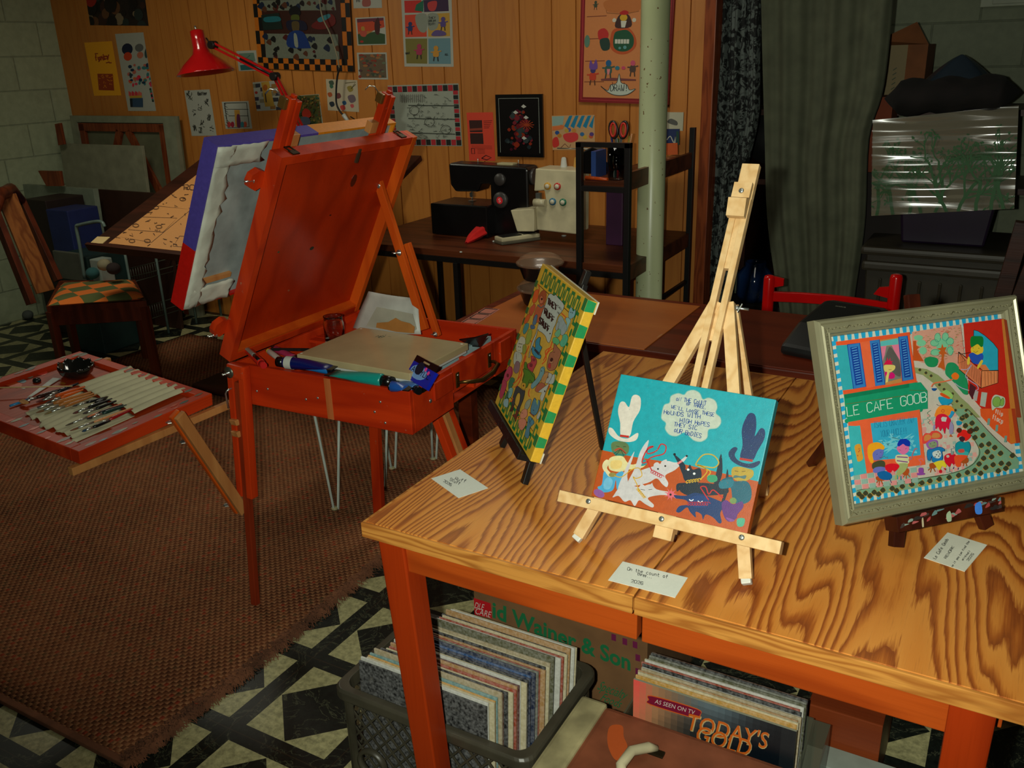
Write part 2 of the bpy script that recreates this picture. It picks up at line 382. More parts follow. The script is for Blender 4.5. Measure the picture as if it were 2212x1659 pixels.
b=B(); b.box(-4.72,FX1+.1,FY0,FY1+.1,2.3,2.36); struct(b,'ceiling',plain('ceiling_paint',C(150,150,135)))
# steel column
b=B(); px,py=-.349,2.3
b.lathe([(.0,0),(.09,0),(.09,.012),(.054,.014),(.054,2.29),(.09,2.291),(.09,2.3)],Fr((px,py,0),(1,0,0),(0,1,0)),40)
def mat_col():
    m,t,p=nt('cream_column_paint'); v=coords(t); n=noise(t,v,70,2,.4)
    c=ramp(t,noise(t,v,4,4),[(.3,C(186,196,150,.86)),(.7,C(200,208,166,.86))])
    L(t,mix(t,ramp(t,n,[(.71,K4),(.73,W4)]),c,C(110,80,50)),p.inputs['Base Color']); setp(p,Roughness=.32); return m
tag(b.build('support_column',mat_col()),'round cream painted steel column standing in front of the desk shelf','column')
# ================================================================ OAK TABLE
def mat_oak():
    m,t,p=nt('oak_veneer'); v=coords(t,(1,.22,1)); n=noise(t,v,3.1,2.6,.42,.35)
    # a second, finer contour field keeps straight grain between the cathedral figures
    sp=N(t,'ShaderNodeSeparateXYZ'); L(t,coords(t),sp.inputs[0])
    q=math_(t,'ADD',math_(t,'MULTIPLY',n,46),math_(t,'MULTIPLY',sp.outputs[0],34))
    w_=math_(t,'ADD',q,math_(t,'MULTIPLY',noise(t,coords(t,(1,.15,1)),40,3),.7))
    r=math_(t,'FRACT',w_); 
    f=noise(t,coords(t,(1,.035,1)),330,4,.65)
    rr=math_(t,'ADD',r,math_(t,'MULTIPLY',math_(t,'SUBTRACT',f,.5),.55))
    c=ramp(t,rr,[(.02,C(116,50,14)),(.20,C(156,80,24)),(.42,C(204,128,50)),(.85,C(212,140,60)),(1.0,C(134,62,18))])
    c=mix(t,math_(t,'MULTIPLY',ramp(t,f,[(.56,K4),(.7,W4)]),.35),c,C(120,62,26))
    k=noise(t,coords(t),2.2,2); c=mix(t,.22,c,ramp(t,k,[(.35,C(160,86,36)),(.65,C(220,158,84))]))
    L(t,c,p.inputs['Base Color']); setp(p,Roughness=.42,Specular_IOR_Level=.3,Coat_Weight=.06,Coat_Roughness=.3); bump(t,p,f,.18,.0015); return m
OAK=mat_oak(); OAKE=wood('oak_edge_band',C(200,136,62),C(150,84,30),axis=0,freq=22,rings=8,fiber=.5)
APR=wood('apron_cherry_stain',C(176,74,20),C(146,54,12),axis=0,freq=7,rings=8,rough=.4,fiber=.2)
LEG=wood('leg_cherry_stain',C(160,50,10),C(132,36,6),axis=2,freq=5,rings=6,rough=.38,fiber=.22)
T=thing('extension_table','oak veneered table with a seam across the middle, holding the three easels','table',(.51,.52,0))
for x0,x1 in ((0,.5105),(.5135,1.03)):
    b=B(); b.box(x0+(.006 if x0==0 else 0),x1-(.006 if x1>1 else 0),.006,1.044,.733,.7605,ch=.001); b.build('tabletop_leaf',OAK,T)
    e=B(); e.box(x0,x1,0,.006,.731,.7595,ch=.0012); e.box(x0,x1,1.044,1.05,.731,.7595,ch=.001)
    e.box(0 if x0==0 else x1-.006,.006 if x0==0 else x1,.006,1.044,.731,.7595,ch=.001); e.build('edge_band',OAKE,T)
    ap=B(); a0,a1=(.068,.508) if x0==0 else (.516,.943)
    ap.box(a0,a1,.028,.05,.665,.733,ch=.002); ap.box(a0,a1,1.0,1.022,.665,.733,ch=.002)
    ap.box(.028 if x0==0 else .985,.05 if x0==0 else 1.007,.07,.98,.665,.733,ch=.002); ap.build('apron',APR,T)
for sx,sy in ((0,0),(1,0),(0,1),(1,1)):
    b=B(); X0=.017 if sx==0 else .942; Y0=.02 if sy==0 else .975
    dx=.058 if sx==0 else 0.0
    P=[(X0,Y0),(X0+.055,Y0),(X0+.055,Y0+.055),(X0,Y0+.055)]
    Q=[(X0+dx,Y0+.004),(X0+dx+.046,Y0+.004),(X0+dx+.046,Y0+.05),(X0+dx,Y0+.05)]
    b.add([(x,y,.733) for x,y in P]+[(x,y,0) for x,y in Q],[(0,1,2,3),(7,6,5,4)]+[((i+1)%4,i,4+i,4+(i+1)%4) for i in range(4)])
    b.build('leg',LEG,T,bev=.003)
# ================================================================ SECOND TABLE behind
TZ=.742
DK=wood('dark_red_table_wood',C(104,36,12),C(72,22,8),axis=0,freq=8,rings=6,rough=.4)
T2=thing('work_table','dark reddish table with a worn tan inset board, butted behind the oak table','table',(.25,1.4,0))
b=B(); b.box(-.575,1.25,1.156,1.69,TZ-.03,TZ-.003,ch=.004); b.build('tabletop',DK,T2)
def mat_inset():
    m,t,p=nt('worn_tan_board'); v=coords(t,(.3,1,1)); n=noise(t,v,5,5,.6)
    c=ramp(t,n,[(.3,C(146,74,24)),(.55,C(168,88,30)),(.75,C(180,104,42))])
    s=noise(t,coords(t,(1,.1,1),(0,0,.9)),60,3,.6); c=mix(t,ramp(t,s,[(.68,K4),(.74,(.35,)*3+(1,))]),c,C(190,160,120))
    L(t,c,p.inputs['Base Color']); setp(p,Roughness=.42); return m
b=B(); b.box(-.535,.075,1.16,1.65,TZ-.01,TZ,ch=.001); b.build('inset_board',mat_inset(),T2)
b=B(); b.box(.19,1.23,1.16,1.672,TZ-.01,TZ,ch=.001); b.build('side_panel',wood('oxblood_panel',C(104,38,16),C(84,28,12),axis=0,freq=5,rings=4),T2)
b=B(); b.box(-.5,1.2,1.2,1.22,TZ-.11,TZ-.03); b.box(-.5,1.2,1.63,1.65,TZ-.11,TZ-.03); b.box(-.53,-.51,1.2,1.65,TZ-.11,TZ-.03); b.box(1.2,1.22,1.2,1.65,TZ-.11,TZ-.03); b.build('apron',DK,T2)
for x in (-.56,1.19):
    for y in (1.165,1.64):
        b=B(); b.box(x,x+.05,y,y+.04,0,TZ-.03,ch=.003); b.build('leg',DK,T2)
# pink printed strip on it
Fz=lambda z:Fr((0,0,z),(1,0,0),(0,1,0))
def flatquad(px,z): return [Zp(x,y,z) for x,y in px]
def card(name,label,cat,px,z,mat_c,draw=None,th=.0006,bow=0,k=1.25,group=None):
    # a rectangle of paper lying flat; px = photo corners in order (top-left, top-right, bottom-right, bottom-left of the writing)
    P=flatquad(px,z); U=((P[1]-P[0])+(P[2]-P[3])).normalized(); V=(P[0]-P[3]); V=(V-U*V.dot(U)).normalized()
    cen=sum(P,Vector())/4; w_=((P[1]-P[0]).length+(P[2]-P[3]).length)/2; h_=(abs((P[0]-P[3]).dot(V))+abs((P[1]-P[2]).dot(V)))/2
    fr=Fr(cen-U*w_/2-V*h_/2,U,V,(0,0,1)); a=Art(fr,[(x,y) for x,y in px],w_,h_,base=th+.0001,k=k)
    a.box(0,w_,0,h_,0,th,fr,C(*mat_c,k=k))
    if draw: draw(a)
    return tag(a.build(name,painted('card_stock',.6,.03)),label,cat,group)
def d1(a):
    a.crop(460,620,.3195); k=(25,28,35)
    a.text('Ruff',(1640,1310),(1718,1332),24,k,3.2,up=(.45,-.85)); a.text('Stuff',(1606,1312),(1676,1350),22,k,3.2,up=(.45,-.85)); a.text('2026',(1562,1322),(1618,1356),18,k,3.2,up=(.45,-.85))
card('title_card','white card reading Ruff Stuff 2026, at the left corner of the oak table','card',[(931,1034),(998,1013),(1050,1056),(991,1076)],.7606,(196,200,190),d1)
def d2(a):
    a.crop(1180,780,.31337); k=(20,24,32)
    a.text('On the count of',(560,1444),(845,1504),22,k,3.4); a.text('three...',(630,1480),(735,1505),20,k,3.4); a.text('2026',(585,1530),(672,1548),20,k,3.4)
card('title_card','white card reading On the count of three 2026, before the wooden easel','card',[(1346,1213),(1486,1249),(1458,1291),(1313,1254)],.7606,(196,200,190),d2)
def d3(a):
    a.crop(1740,600,.398); k=(25,25,30)
    a.text('Le Cafe Goob',(712,1530),(770,1420),18,k,2.6,up=(-.85,-.4)); a.text('REWORK',(765,1528),(802,1460),15,k,2.4,up=(-.85,-.4))
    a.text('(ooo if you can find the',(795,1590),(880,1430),13,k,2.2,up=(-.85,-.4)); a.text('original)',(855,1540),(890,1485),13,k,2.2,up=(-.85,-.4)); a.text('2025',(885,1545),(912,1500),15,k,2.4,up=(-.85,-.4))
card('title_card','white card reading Le Cafe Goob rework 2025, under the silver framed painting','card',[(2043,1151),(2129,1175),(2087,1238),(2000,1205)],.7606,(196,196,180),d3)
# wood joint line + scuffs on the table are wear in the veneer; nothing else rests there
def dp(a):
    a.crop(0,0,1); a.z+=.0002
    for i in range(3):
        f0=i/3+.02; f1=(i+1)/3-.03; q=lambda u,v:(993+92*u-(5-1)*0+ (0)*v, 0)
        A_=lambda u,v:(993+(1046-993)*u+(1020-993)*v*0+38*v*0, 0)
    P=[(993,697),(1048,665),(1080,668),(1026,703)]
    def bl(u,v): return ((1-v)*((1-u)*P[0][0]+u*P[1][0])+v*((1-u)*P[3][0]+u*P[2][0]),(1-v)*((1-u)*P[0][1]+u*P[1][1])+v*((1-u)*P[3][1]+u*P[2][1]))
    for i in range(3): a.line([bl((i+.08)/3,.1),bl((i+.9)/3,.1),bl((i+.9)/3,.88),bl((i+.08)/3,.88)],(30,18,14),1.6,closed=True)
card('sticker_strip','pink paper strip with three black outlined boxes on the tan work table','paper',[(993,697),(1048,665),(1080,668),(1026,703)],TZ+.0002,(200,120,100),dp,k=.8)
# stacked takeout bowls
def bowl(z,label):
    t=thing('takeout_bowl',label,'container',(-.415,1.475,z),group=None)
    f=Fr((-.415,1.475,z),(1,0,0),(0,1,0))
    b=B(); b.lathe([(0,0),(.052,0),(.056,.004),(.072,.05),(.076,.052),(.076,.055),(.070,.054),(.054,.006),(0,.004)],f,36); b.build('bowl',plain('black_plastic',C(14,13,13),.25),t)
    b=B(); b.lathe([(.078,.050),(.080,.056),(.076,.060),(.072,.060),(.066,.072),(.05,.080),(.03,.083),(0,.083)],f,36)
    m,tt,p=nt('clear_lid_plastic') if 'clear_lid_plastic' not in MC else (MC['clear_lid_plastic'],None,None)
    if p: setp(p,Transmission_Weight=.0,Alpha=.30,Roughness=.12,Specular_IOR_Level=.8); p.inputs['Base Color'].default_value=C(190,150,120); MC['clear_lid_plastic']=m
    b.build('clear_lid',MC['clear_lid_plastic'],t); return t
bowl(TZ,'black takeout bowl with clear lid, the lower of two stacked on the tan board')
bowl(TZ+.084,'black takeout bowl with clear domed lid, resting atop the other bowl')
# black desktop device
t=thing('paper_trimmer','black wedge shaped desktop device standing on the dark table behind the silver frame','office device',(.50,1.38,TZ))
b=B(); sec=[(0,0),(.115,0),(.13,.02),(.115,.06),(.06,.068),(.02,.045),(0,.02)]
dfr=Fr((.425,1.25,TZ),(.31,.95,0),(0,0,1)); dfr=Fr((.42,1.262,TZ),(.22,.975,0),(0,0,1),(.975,-.22,0))
side=[(0,0),(.33,0),(.33,.055),(.315,.085),(.26,.095),(.10,.07),(0,.028)]
b.prism([(x*1.0,z) for x,z in side],dfr,0,.17); b.build('body',plain('satin_black_plastic',C(24,25,25),.35),t,bev=.012)
b=B(); b.box(.18,.30,.088,.093,.02,.10,Fr(dfr.O,dfr.U,dfr.V,dfr.N)); 
b=B(); top=Fr(dfr(.10,.0705,.025),(dfr(.26,.0955,0)-dfr(.10,.0705,0)),dfr.N,None)
a=Art(Fr(dfr(.225,.0915,.05),dfr.N,dfr(.26,.0955,0)-dfr(.10,.0705,0)),None,1,1,base=.001); a.text('scotch',(0,0),(.03,0),.008,(140,140,120),.001); a.build('logo',painted(),t)
# ================================================================ THREE EASELS WITH PAINTINGS
def tiltframe(x,y,z,phi,tilt):
    ph=math.radians(phi); al=math.radians(tilt)
    u=Vector((math.cos(ph),math.sin(ph),0)); back=Vector((-math.sin(ph),math.cos(ph),0))
    up=Vector((0,0,1))*math.cos(al)+back*math.sin(al); return Fr((x,y,z),u,up)
TT=.7605
def foot(fr,x,y,c):   # point in the easel plane that lies on the table below photo point x,y
    return Zp(x,y,TT)
# ---------- painting 1
F1=tiltframe(.0197,.4382,.832,-47.476,20.62); W1,H1=.3026,.3113
q1=[(1175,569),(1268,647),(1148,998),(1066,869)]
YEL=(222,176,50); GRN=(28,120,62)
a=Art(F1,q1,W1,H1,k=1.0)
a.box(0,W1,0,H1,-.019,0,F1,C(*YEL,k=1.0),ch=.002)
# green blocks wrapping the right edge
eF=Fr(F1(W1,0,0),-F1.N,F1.V,F1.U); ea=Art(eF,None,.019,H1,base=.0003,k=1.0); a.z=.0004
for v0,v1 in ((.93,1.0),(.775,.855),(.60,.675),(.43,.50),(.25,.325),(.09,.16)):
    ea.poly([(0,v0*H1),(.017,v0*H1+.002),(.017,v1*H1-.002),(0,v1*H1)],(30,140,80)); a.poly([(-1e3,0)]*2,(0,0,0))
    a.z+=a.step
    a.add([F1(W1-.016,v0*H1,a.z),F1(W1,v0*H1,a.z),F1(W1,v1*H1,a.z),F1(W1-.016,v1*H1,a.z)],[(0,1,2,3)],C(*GRN,k=1.0))
    ea.v and None
def loc(fn):  # direct metric drawing inside Art that otherwise maps photo pixels
    H=a.H; a.H=None; fn(); a.H=H
def border1():
    n=8
    for i in range(n):
        u=.028+i*(W1-.05)/n; g=(30,118,58)
        for v0,v1 in ((H1-.037,H1-.004),(.005,.040)):
            a.poly([(u,v0),(u+.021,v0+.001),(u+.020,v1),(u+.001,v1-.001)],g); a.poly([(u+.006,v0+.007),(u+.015,v0+.007),(u+.015,v1-.007),(u+.006,v1-.007)],(214,180,60))
            a.el(u+.027,(v0+v1)/2,.0032,.010,g)
    for i in range(9):
        v=.030+i*(H1-.05)/9; g=(24,105,52)
        a.poly([(.0,v),(.016,v),(.016,v+.014),(0,v+.013)],g) if i%2==0 else a.el(.009,v+.012,.0045,.009,g)
    for i,v in enumerate((.265,.208,.152,.098,.045)):
        a.poly([(W1-.031,v-.008),(W1-.014,v-.008),(W1-.014,v+.017),(W1-.031,v+.018)],GRN); a.poly([(W1-.025,v-.002),(W1-.016,v-.002),(W1-.016,v+.011),(W1-.025,v+.011)],(214,172,50))
        a.el(W1-.022,v-.022,.005,.008,GRN)
    a.poly([(.020,.046),(W1-.034,.046),(W1-.034,H1-.041),(.020,H1-.041)],(214,170,66))
    a.line([(.020,.046),(W1-.034,.046),(W1-.034,H1-.041),(.020,H1-.041)],(20,18,16),.0016,closed=True)
loc(border1)
K=(22,20,20)
a.crop(1060,560,.15672)
for pts in ([(690,330),(700,420),(640,560),(600,640)],[(640,640),(560,760),(500,830)],[(590,940),(560,1040),(600,1100)],[(870,1170),(790,1220),(800,1330),(740,1400)],[(900,1180),(830,1230),(760,1350)],[(520,1290),(470,1440),(440,1560),(380,1640)],[(560,1150),(500,1300),(430,1500)],[(1000,720),(1060,780),(1040,800)],[(880,1090),(860,1160),(800,1260)]):
    a.line(pts,(222,84,30),13,True)
a.out([(640,420),(690,400),(690,500),(650,570),(610,560),(620,480)],(230,98,40))
a.out([(580,640),(640,590),(650,640),(600,740),(560,720)],(206,92,60)); a.out([(530,740),(580,720),(560,800),(510,850),(490,820)],(222,100,44))
a.out([(720,440),(770,410),(800,460),(790,560),(750,610),(700,570),(695,500)],(168,84,44)); a.out([(715,500),(745,490),(760,560),(730,590),(705,570)],(206,120,84)); a.el(738,528,12,16,K)
a.out([(690,600),(780,610),(740,730),(700,830),(620,820),(640,700)],(190,96,60)); a.line([(680,600),(730,640),(770,610)],(60,110,112),13,True)
a.out([(650,740),(680,745),(655,860),(610,850)],(76,120,150)); a.out([(590,865),(640,880),(640,915),(600,925),(580,900)],(60,110,146))
a.out([(515,850),(560,850),(550,920),(500,990),(475,960),(490,900)],(62,150,150))
a.out([(560,930),(600,940),(600,1010),(560,1120),(510,1120),(520,1040)],(150,168,70))
a.out([(440,1030),(500,1040),(510,1110),(470,1240),(390,1230),(380,1150)],(206,206,180)); a.el(415,1165,7,7,K); a.el(440,1170,7,7,K); a.line([(400,1210),(440,1220)],K,4)
a.out([(360,1240),(450,1260),(460,1350),(400,1420),(340,1400)],(190,196,180)); a.line([(380,1260),(385,1340)],K,4); a.line([(415,1120),(470,1130)],K,8)
a.out([(480,1140),(520,1150),(520,1240),(470,1260)],(150,160,70))
a.out([(380,1370),(430,1390),(420,1500),(370,1540),(340,1480)],(140,112,120)); a.out([(260,1450),(320,1460),(320,1560),(250,1640),(210,1600)],(196,70,96)); a.el(255,1568,16,24,(120,30,40))
# speech bubble
a.out([(830,480),(870,465),(900,490),(930,480),(960,520),(1000,560),(1030,600),(1040,640),(1010,700),(960,760),(930,860),(900,920),(880,1000),(850,1100),(820,1095),(790,1020),(740,970),(700,950),(690,930),(670,1010),(640,1090),(620,1150),(590,1210),(570,1310),(560,1290),(600,1120),(660,980),(690,880),(740,720),(790,600)],(186,196,186),K,5)
up=(.12,-1)
for s_,p0,p1,h in (('THEY',(815,590),(940,690),76),('RUFF',(775,720),(905,860),82),('STUFF.',(705,845),(870,1010),84)):
    a.text(s_,p0,p1,h,(22,24,22),19,up=up,jit=8)
a.text('CALL',(955,640),(1015,690),26,K,4,up=up); a.text('ME',(952,720),(985,745),24,K,4,up=up)
# right side dogs
a.out([(1110,680),(1140,650),(1160,700),(1190,680),(1180,760),(1130,800),(1100,770)],(130,178,186)); a.el(1130,715,6,6,K); a.el(1152,722,6,6,K)
a.out([(1090,780),(1130,820),(1100,900),(1080,960),(1050,940),(1080,860),(1060,800)],(140,186,180))
a.out([(970,780),(1010,760),(1050,830),(1080,900),(1060,980),(1010,1010),(960,900),(940,920)],(150,168,168)); a.out([(950,850),(980,840),(960,940),(930,930)],(150,168,168))
a.out([(950,950),(990,930),(1000,990),(960,1040),(920,1000)],(110,180,140)); a.out([(1030,1010),(1080,1000),(1100,1060),(1060,1150),(1010,1160),(990,1110),(1020,1060)],(80,176,140)); a.out([(900,1050),(950,1040),(990,1100),(950,1140),(900,1110)],(86,178,120))
a.out([(920,1120),(960,1170),(1010,1240),(980,1340),(940,1450),(870,1490),(820,1450),(830,1350),(860,1250),(900,1220)],(164,104,74),K,5); a.out([(860,1320),(900,1320),(900,1380),(860,1380)],(190,130,96)); a.el(882,1340,20,28,(60,24,20),.3); a.out([(840,1400),(870,1390),(870,1450),(840,1445)],(190,50,50)); a.line([(905,1240),(930,1235)],K,5)
a.out([(750,1440),(790,1450),(780,1530),(720,1640),(680,1640),(710,1540)],(100,160,160)); a.out([(880,1560),(930,1540),(910,1659),(830,1659)],(176,186,180)); a.out([(790,1500),(860,1520),(820,1600),(770,1600)],(178,132,84))
# cowboy
a.out([(690,1050),(730,1040),(720,1130),(740,1160),(750,1180),(720,1250),(740,1290),(720,1330),(650,1300),(610,1230),(620,1160),(660,1180),(660,1100)],(40,140,170),K,6)
a.line([(645,1180),(680,1240),(735,1290)],K,5,True); a.poly([(640,1210),(660,1190),(715,1245),(705,1285)],(16,50,60))
a.out([(600,1290),(660,1320),(680,1380),(640,1470),(610,1530),(560,1480),(550,1410),(600,1370)],(186,66,72),K,5); a.el(600,1420,24,28,(120,40,50)); a.el(640,1345,22,20,(130,50,56))
a.out([(510,1380),(540,1390),(550,1460),(620,1520),(650,1560),(640,1659),(480,1659),(500,1540),(500,1450)],(76,130,40),K,5)
a.crop(1050,780,.18083)
a.out([(480,60),(550,80),(590,130),(620,170),(600,230),(560,190),(540,250),(510,290),(470,230),(490,140)],(76,130,40),K,5)
a.out([(470,230),(510,240),(500,310),(460,300),(455,250)],(206,160,50)); a.el(482,265,9,12,(90,50,20))
a.out([(400,270),(470,320),(500,330),(480,430),(440,530),(420,590),(390,570),(430,470),(440,370),(410,360),(380,420),(360,520),(330,520),(340,430),(380,310)],(46,62,66),K,5)
a.out([(340,510),(355,530),(340,590),(300,590),(320,560)],(80,40,24)); a.out([(390,575),(420,590),(400,650),(380,720),(370,680),(340,640),(380,620)],(110,44,24))
a.out([(300,40),(330,60),(320,160),(260,230),(230,190),(250,110)],(196,64,96)); a.el(283,148,16,24,(110,30,40)); a.out([(220,200),(270,240),(250,330),(200,440),(170,400),(200,280)],(190,60,90))
a.out([(330,170),(370,190),(350,260),(300,330),(290,280),(300,220)],(40,120,90)); a.out([(310,300),(350,310),(330,400),(290,430),(280,360)],(120,176,176)); a.out([(250,430),(290,450),(280,540),(240,540),(220,490)],(150,186,190)); a.el(305,350,5,5,K); a.out([(265,370),(290,340),(280,420),(240,440)],(40,110,80))
for p in ([(470,60),(450,180),(400,270),(360,290)],[(440,80),(410,190),(350,250)],[(350,420),(330,470),(300,460)],[(560,300),(545,360),(560,400)],[(440,640),(410,660),(420,690)],[(780,230),(800,260),(790,300)],[(560,460),(520,500),(540,520)]): a.line(p,(226,80,28),9,True)
a.out([(700,40),(740,60),(730,130),(690,200),(640,260),(590,300),(580,250),(640,180),(680,110)],(110,160,166)); a.el(705,80,6,6,K); a.out([(760,100),(830,110),(820,170),(770,230),(750,180),(790,150)],(178,178,168))
a.out([(740,110),(790,100),(770,170),(740,230),(700,200)],(190,140,84)); a.out([(690,220),(750,240),(740,300),(680,340),(630,320),(650,260)],(170,96,70))
a.out([(780,240),(800,230),(760,330),(720,440),(690,400),(710,340),(670,330)],(186,190,178)); a.el(748,322,8,12,K)
a.out([(620,410),(650,440),(680,430),(690,470),(670,560),(630,620),(580,600),(580,520)],(76,130,150),K,5); a.poly([(640,440),(670,430),(660,500)],(170,180,70)); a.el(612,560,6,6,K); a.line([(560,590),(620,640)],(120,50,40),12)
a.out([(540,440),(580,430),(570,500),(530,560),(500,540),(510,480)],(150,160,140)); a.out([(480,560),(530,560),(530,640),(470,680),(440,640)],(214,140,110)); a.out([(440,680),(510,680),(520,740),(470,820),(430,800),(420,730)],(208,132,104)); a.el(470,605,5,5,K)
a.out([(550,640),(600,670),(620,720),(570,780),(560,870),(540,920),(500,880),(530,760)],(70,130,150)); a.out([(690,560),(650,640),(670,670),(700,600)],(178,182,170)); a.line([(560,670),(570,740)],K,4); a.line([(600,660),(560,720)],K,4)
P1t=thing('stretched_canvas_painting','yellow and green bordered painting of cartoon dogs reading They call me Ruff Stuff','painting',F1(W1/2,0,-.01))
n=len(a.v); off=n
a.v+=ea.v; a.f+=[[i+off for i in f] for f in ea.f]; a.c+=ea.c; a.sm+=ea.sm
a.build('painted_face',painted('acrylic_paint',.42,.10,.15),P1t)
b=B(); b.box(.012,W1-.012,.012,H1-.012,-.022,-.019,F1); b.box(-.001,W1+.0012,H1-.022,H1+.001,-.0215,-.0188,F1); b.box(-.001,W1+.0012,.0,.02,-.0215,-.0188,F1); b.build('canvas_back',plain('raw_canvas',C(205,200,180)),P1t)
# easel 1 (black)
BLK=wood('black_painted_wood',C(26,24,22),C(12,11,11),freq=10,rings=3,rough=.4)
def plane_pt(fr,x,y,n): u,v=fr.uv(x,y,n); return fr(u,v,n)
E1=thing('tabletop_easel','small black wooden easel holding the yellow and green bordered painting','easel',Zp(1133,1047,TT))
top1=plane_pt(F1,1270,585,-.032)
fl1=Zp(1084,966,TT); fr1=Zp(1132,1049,TT); bk1=Zp(1301,972,TT)
nd=F1.N
b=B(); 
for fpt in (fl1,fr1):
    b=B(); tp=F1(*F1.uv(1262,615,-.032),-.032); b.bar(fpt+Vector((0,0,.004)),tp,.017,.011,up=nd,ch=.0015); b.build('front_leg',BLK,E1)
b=B(); b.bar(F1(W1*.52,-.018,-.031),top1,.016,.012,up=nd,ch=.0015); b.build('mast',BLK,E1)
b=B(); b.bar(bk1+Vector((0,0,.004)),F1(*F1.uv(1250,690,-.045),-.045),.015,.010,up=nd,ch=.0015); b.build('back_leg',BLK,E1)
b=B(); b.box(.005,W1-.03,-.013,-.001,-.024,.012,F1,ch=.001); b.box(.005,W1-.03,-.013,.006,.009,.014,F1,ch=.001)
b.build('ledge',wood('scuffed_black_wood',C(20,20,20),C(12,12,12),axis=0,freq=10,streak=C(120,135,130)),E1)
# ---------- painting 2
F2=tiltframe(.389,.120,.845,-1.925,31.62); W2,H2=.257,.2065
q2=[(1341,809),(1678,863),(1614,1154),(1278,1071)]
a=Art(F2,q2,W2,H2,k=.95); TQ=(20,158,172); ORG=(180,76,14)
a.crop(1180,780,.31337)
a.box(0,W2,0,H2,-.018,0,F2,C(*TQ,k=.95),ch=.0015)
vh=a.m(1400,830)[1]
a.box(-.0002,W2+.0002,-.0002,vh,-.0181,.0002,F2,C(*ORG,k=.95),ch=.0012)
a.poly([(330,925),(380,628),(960,715),(1500,840),(1420,1210),(700,1040)],ORG)
# hat + man left
Wt=(214,206,194)
a.blob([(510,290),(540,285),(570,320),(590,250),(620,235),(650,260),(645,340),(600,420),(575,520),(515,515),(510,430),(495,350)],Wt)
a.blob([(435,462),(460,470),(500,520),(560,535),(620,500),(635,505),(620,545),(570,560),(500,550),(450,520),(430,490)],Wt); a.line([(508,516),(570,524)],(190,40,24),15)
a.blob([(450,570),(480,555),(540,560),(570,590),(560,640),(510,662),(465,640),(450,610)],(92,118,74)); a.blob([(460,620),(500,640),(550,640),(530,660),(480,655)],(40,118,104)); a.line([(470,620),(510,605),(550,640)],(170,70,40),12,True)
for p in ([(465,640),(510,610)],[(480,650),(512,612)],[(550,640),(516,612)],[(535,655),(514,612)],[(482,588),(505,592)],[(530,592),(550,592)]): a.line(p,(30,24,20),3)
a.blob([(440,670),(480,655),(530,660),(560,700),(600,715),(670,690),(690,710),(650,740),(560,750),(510,765),(440,750),(430,700)],(218,206,150)); a.blob([(420,680),(440,700),(420,740),(450,780),(430,800),(390,740),(395,700)],(218,206,160)); a.blob([(450,690),(520,690),(510,740),(450,740)],(226,196,120)); a.blob([(640,690),(680,680),(690,715),(640,725)],(40,140,150))
a.blob([(400,760),(440,800),(520,760),(545,800),(530,870),(490,890),(480,820),(460,890),(390,905),(355,870),(385,850)],(70,160,206)); a.blob([(430,800),(460,830),(440,880),(400,880),(400,830)],(110,180,214)); a.el(458,785,26,16,(140,130,70)); a.el(366,912,40,26,(140,84,150),.5)
# white dogs
Wd=(198,194,196)
a.blob([(705,545),(690,620),(660,700),(640,770),(600,790),(580,850),(560,840),(610,740),(650,620)],Wd); a.blob([(608,625),(590,690),(560,780),(560,850),(500,900),(500,860),(540,760),(575,680)],Wd)
a.blob([(600,780),(680,745),(760,720),(830,690),(900,700),(970,650),(960,680),(890,750),(820,790),(840,840),(830,870),(800,850),(760,810),(700,840),(580,860)],Wd); a.blob([(740,715),(770,700),(790,740),(750,770)],Wd); a.blob([(790,700),(830,680),(820,730)],Wd)
a.blob([(470,920),(500,880),(560,850),(640,870),(720,850),(760,885),(850,905),(850,925),(780,925),(700,945),(740,990),(730,1010),(680,985),(640,960),(610,1000),(580,960),(540,970),(500,930),(460,940)],Wd)
a.poly([(640,870),(655,845),(690,868)],Wd); a.poly([(700,868),(730,840),(745,885)],Wd); a.line([(650,885),(680,890)],K,3,True); a.line([(705,888),(730,885)],K,3,True); a.el(770,745,7,6,K); a.el(820,725,7,6,K); a.el(968,656,8,7,K); a.el(855,918,8,8,K)
def coil(p0,p1,r,n,c,w=5):
    pts=[]
    for i in range(n*8+1):
        t=i/(n*8); an=t*n*2*math.pi; pts.append((p0[0]+(p1[0]-p0[0])*t+r*math.cos(an),p0[1]+(p1[1]-p0[1])*t+r*math.sin(an)))
    a.line(pts,c,w)
a.line([(700,695),(660,700),(690,620),(740,590),(700,600),(700,640),(760,620),(790,575),(825,590),(810,640),(740,660),(700,690),(730,760)],(196,30,30),8,True); coil((725,760),(800,800),12,5,(190,60,70))
a.line([(470,790),(520,800),(590,750),(640,740),(660,790),(620,810),(600,800),(625,850),(640,900)],(206,160,30),6,True); coil((628,880),(680,945),8,6,(206,160,30),5)
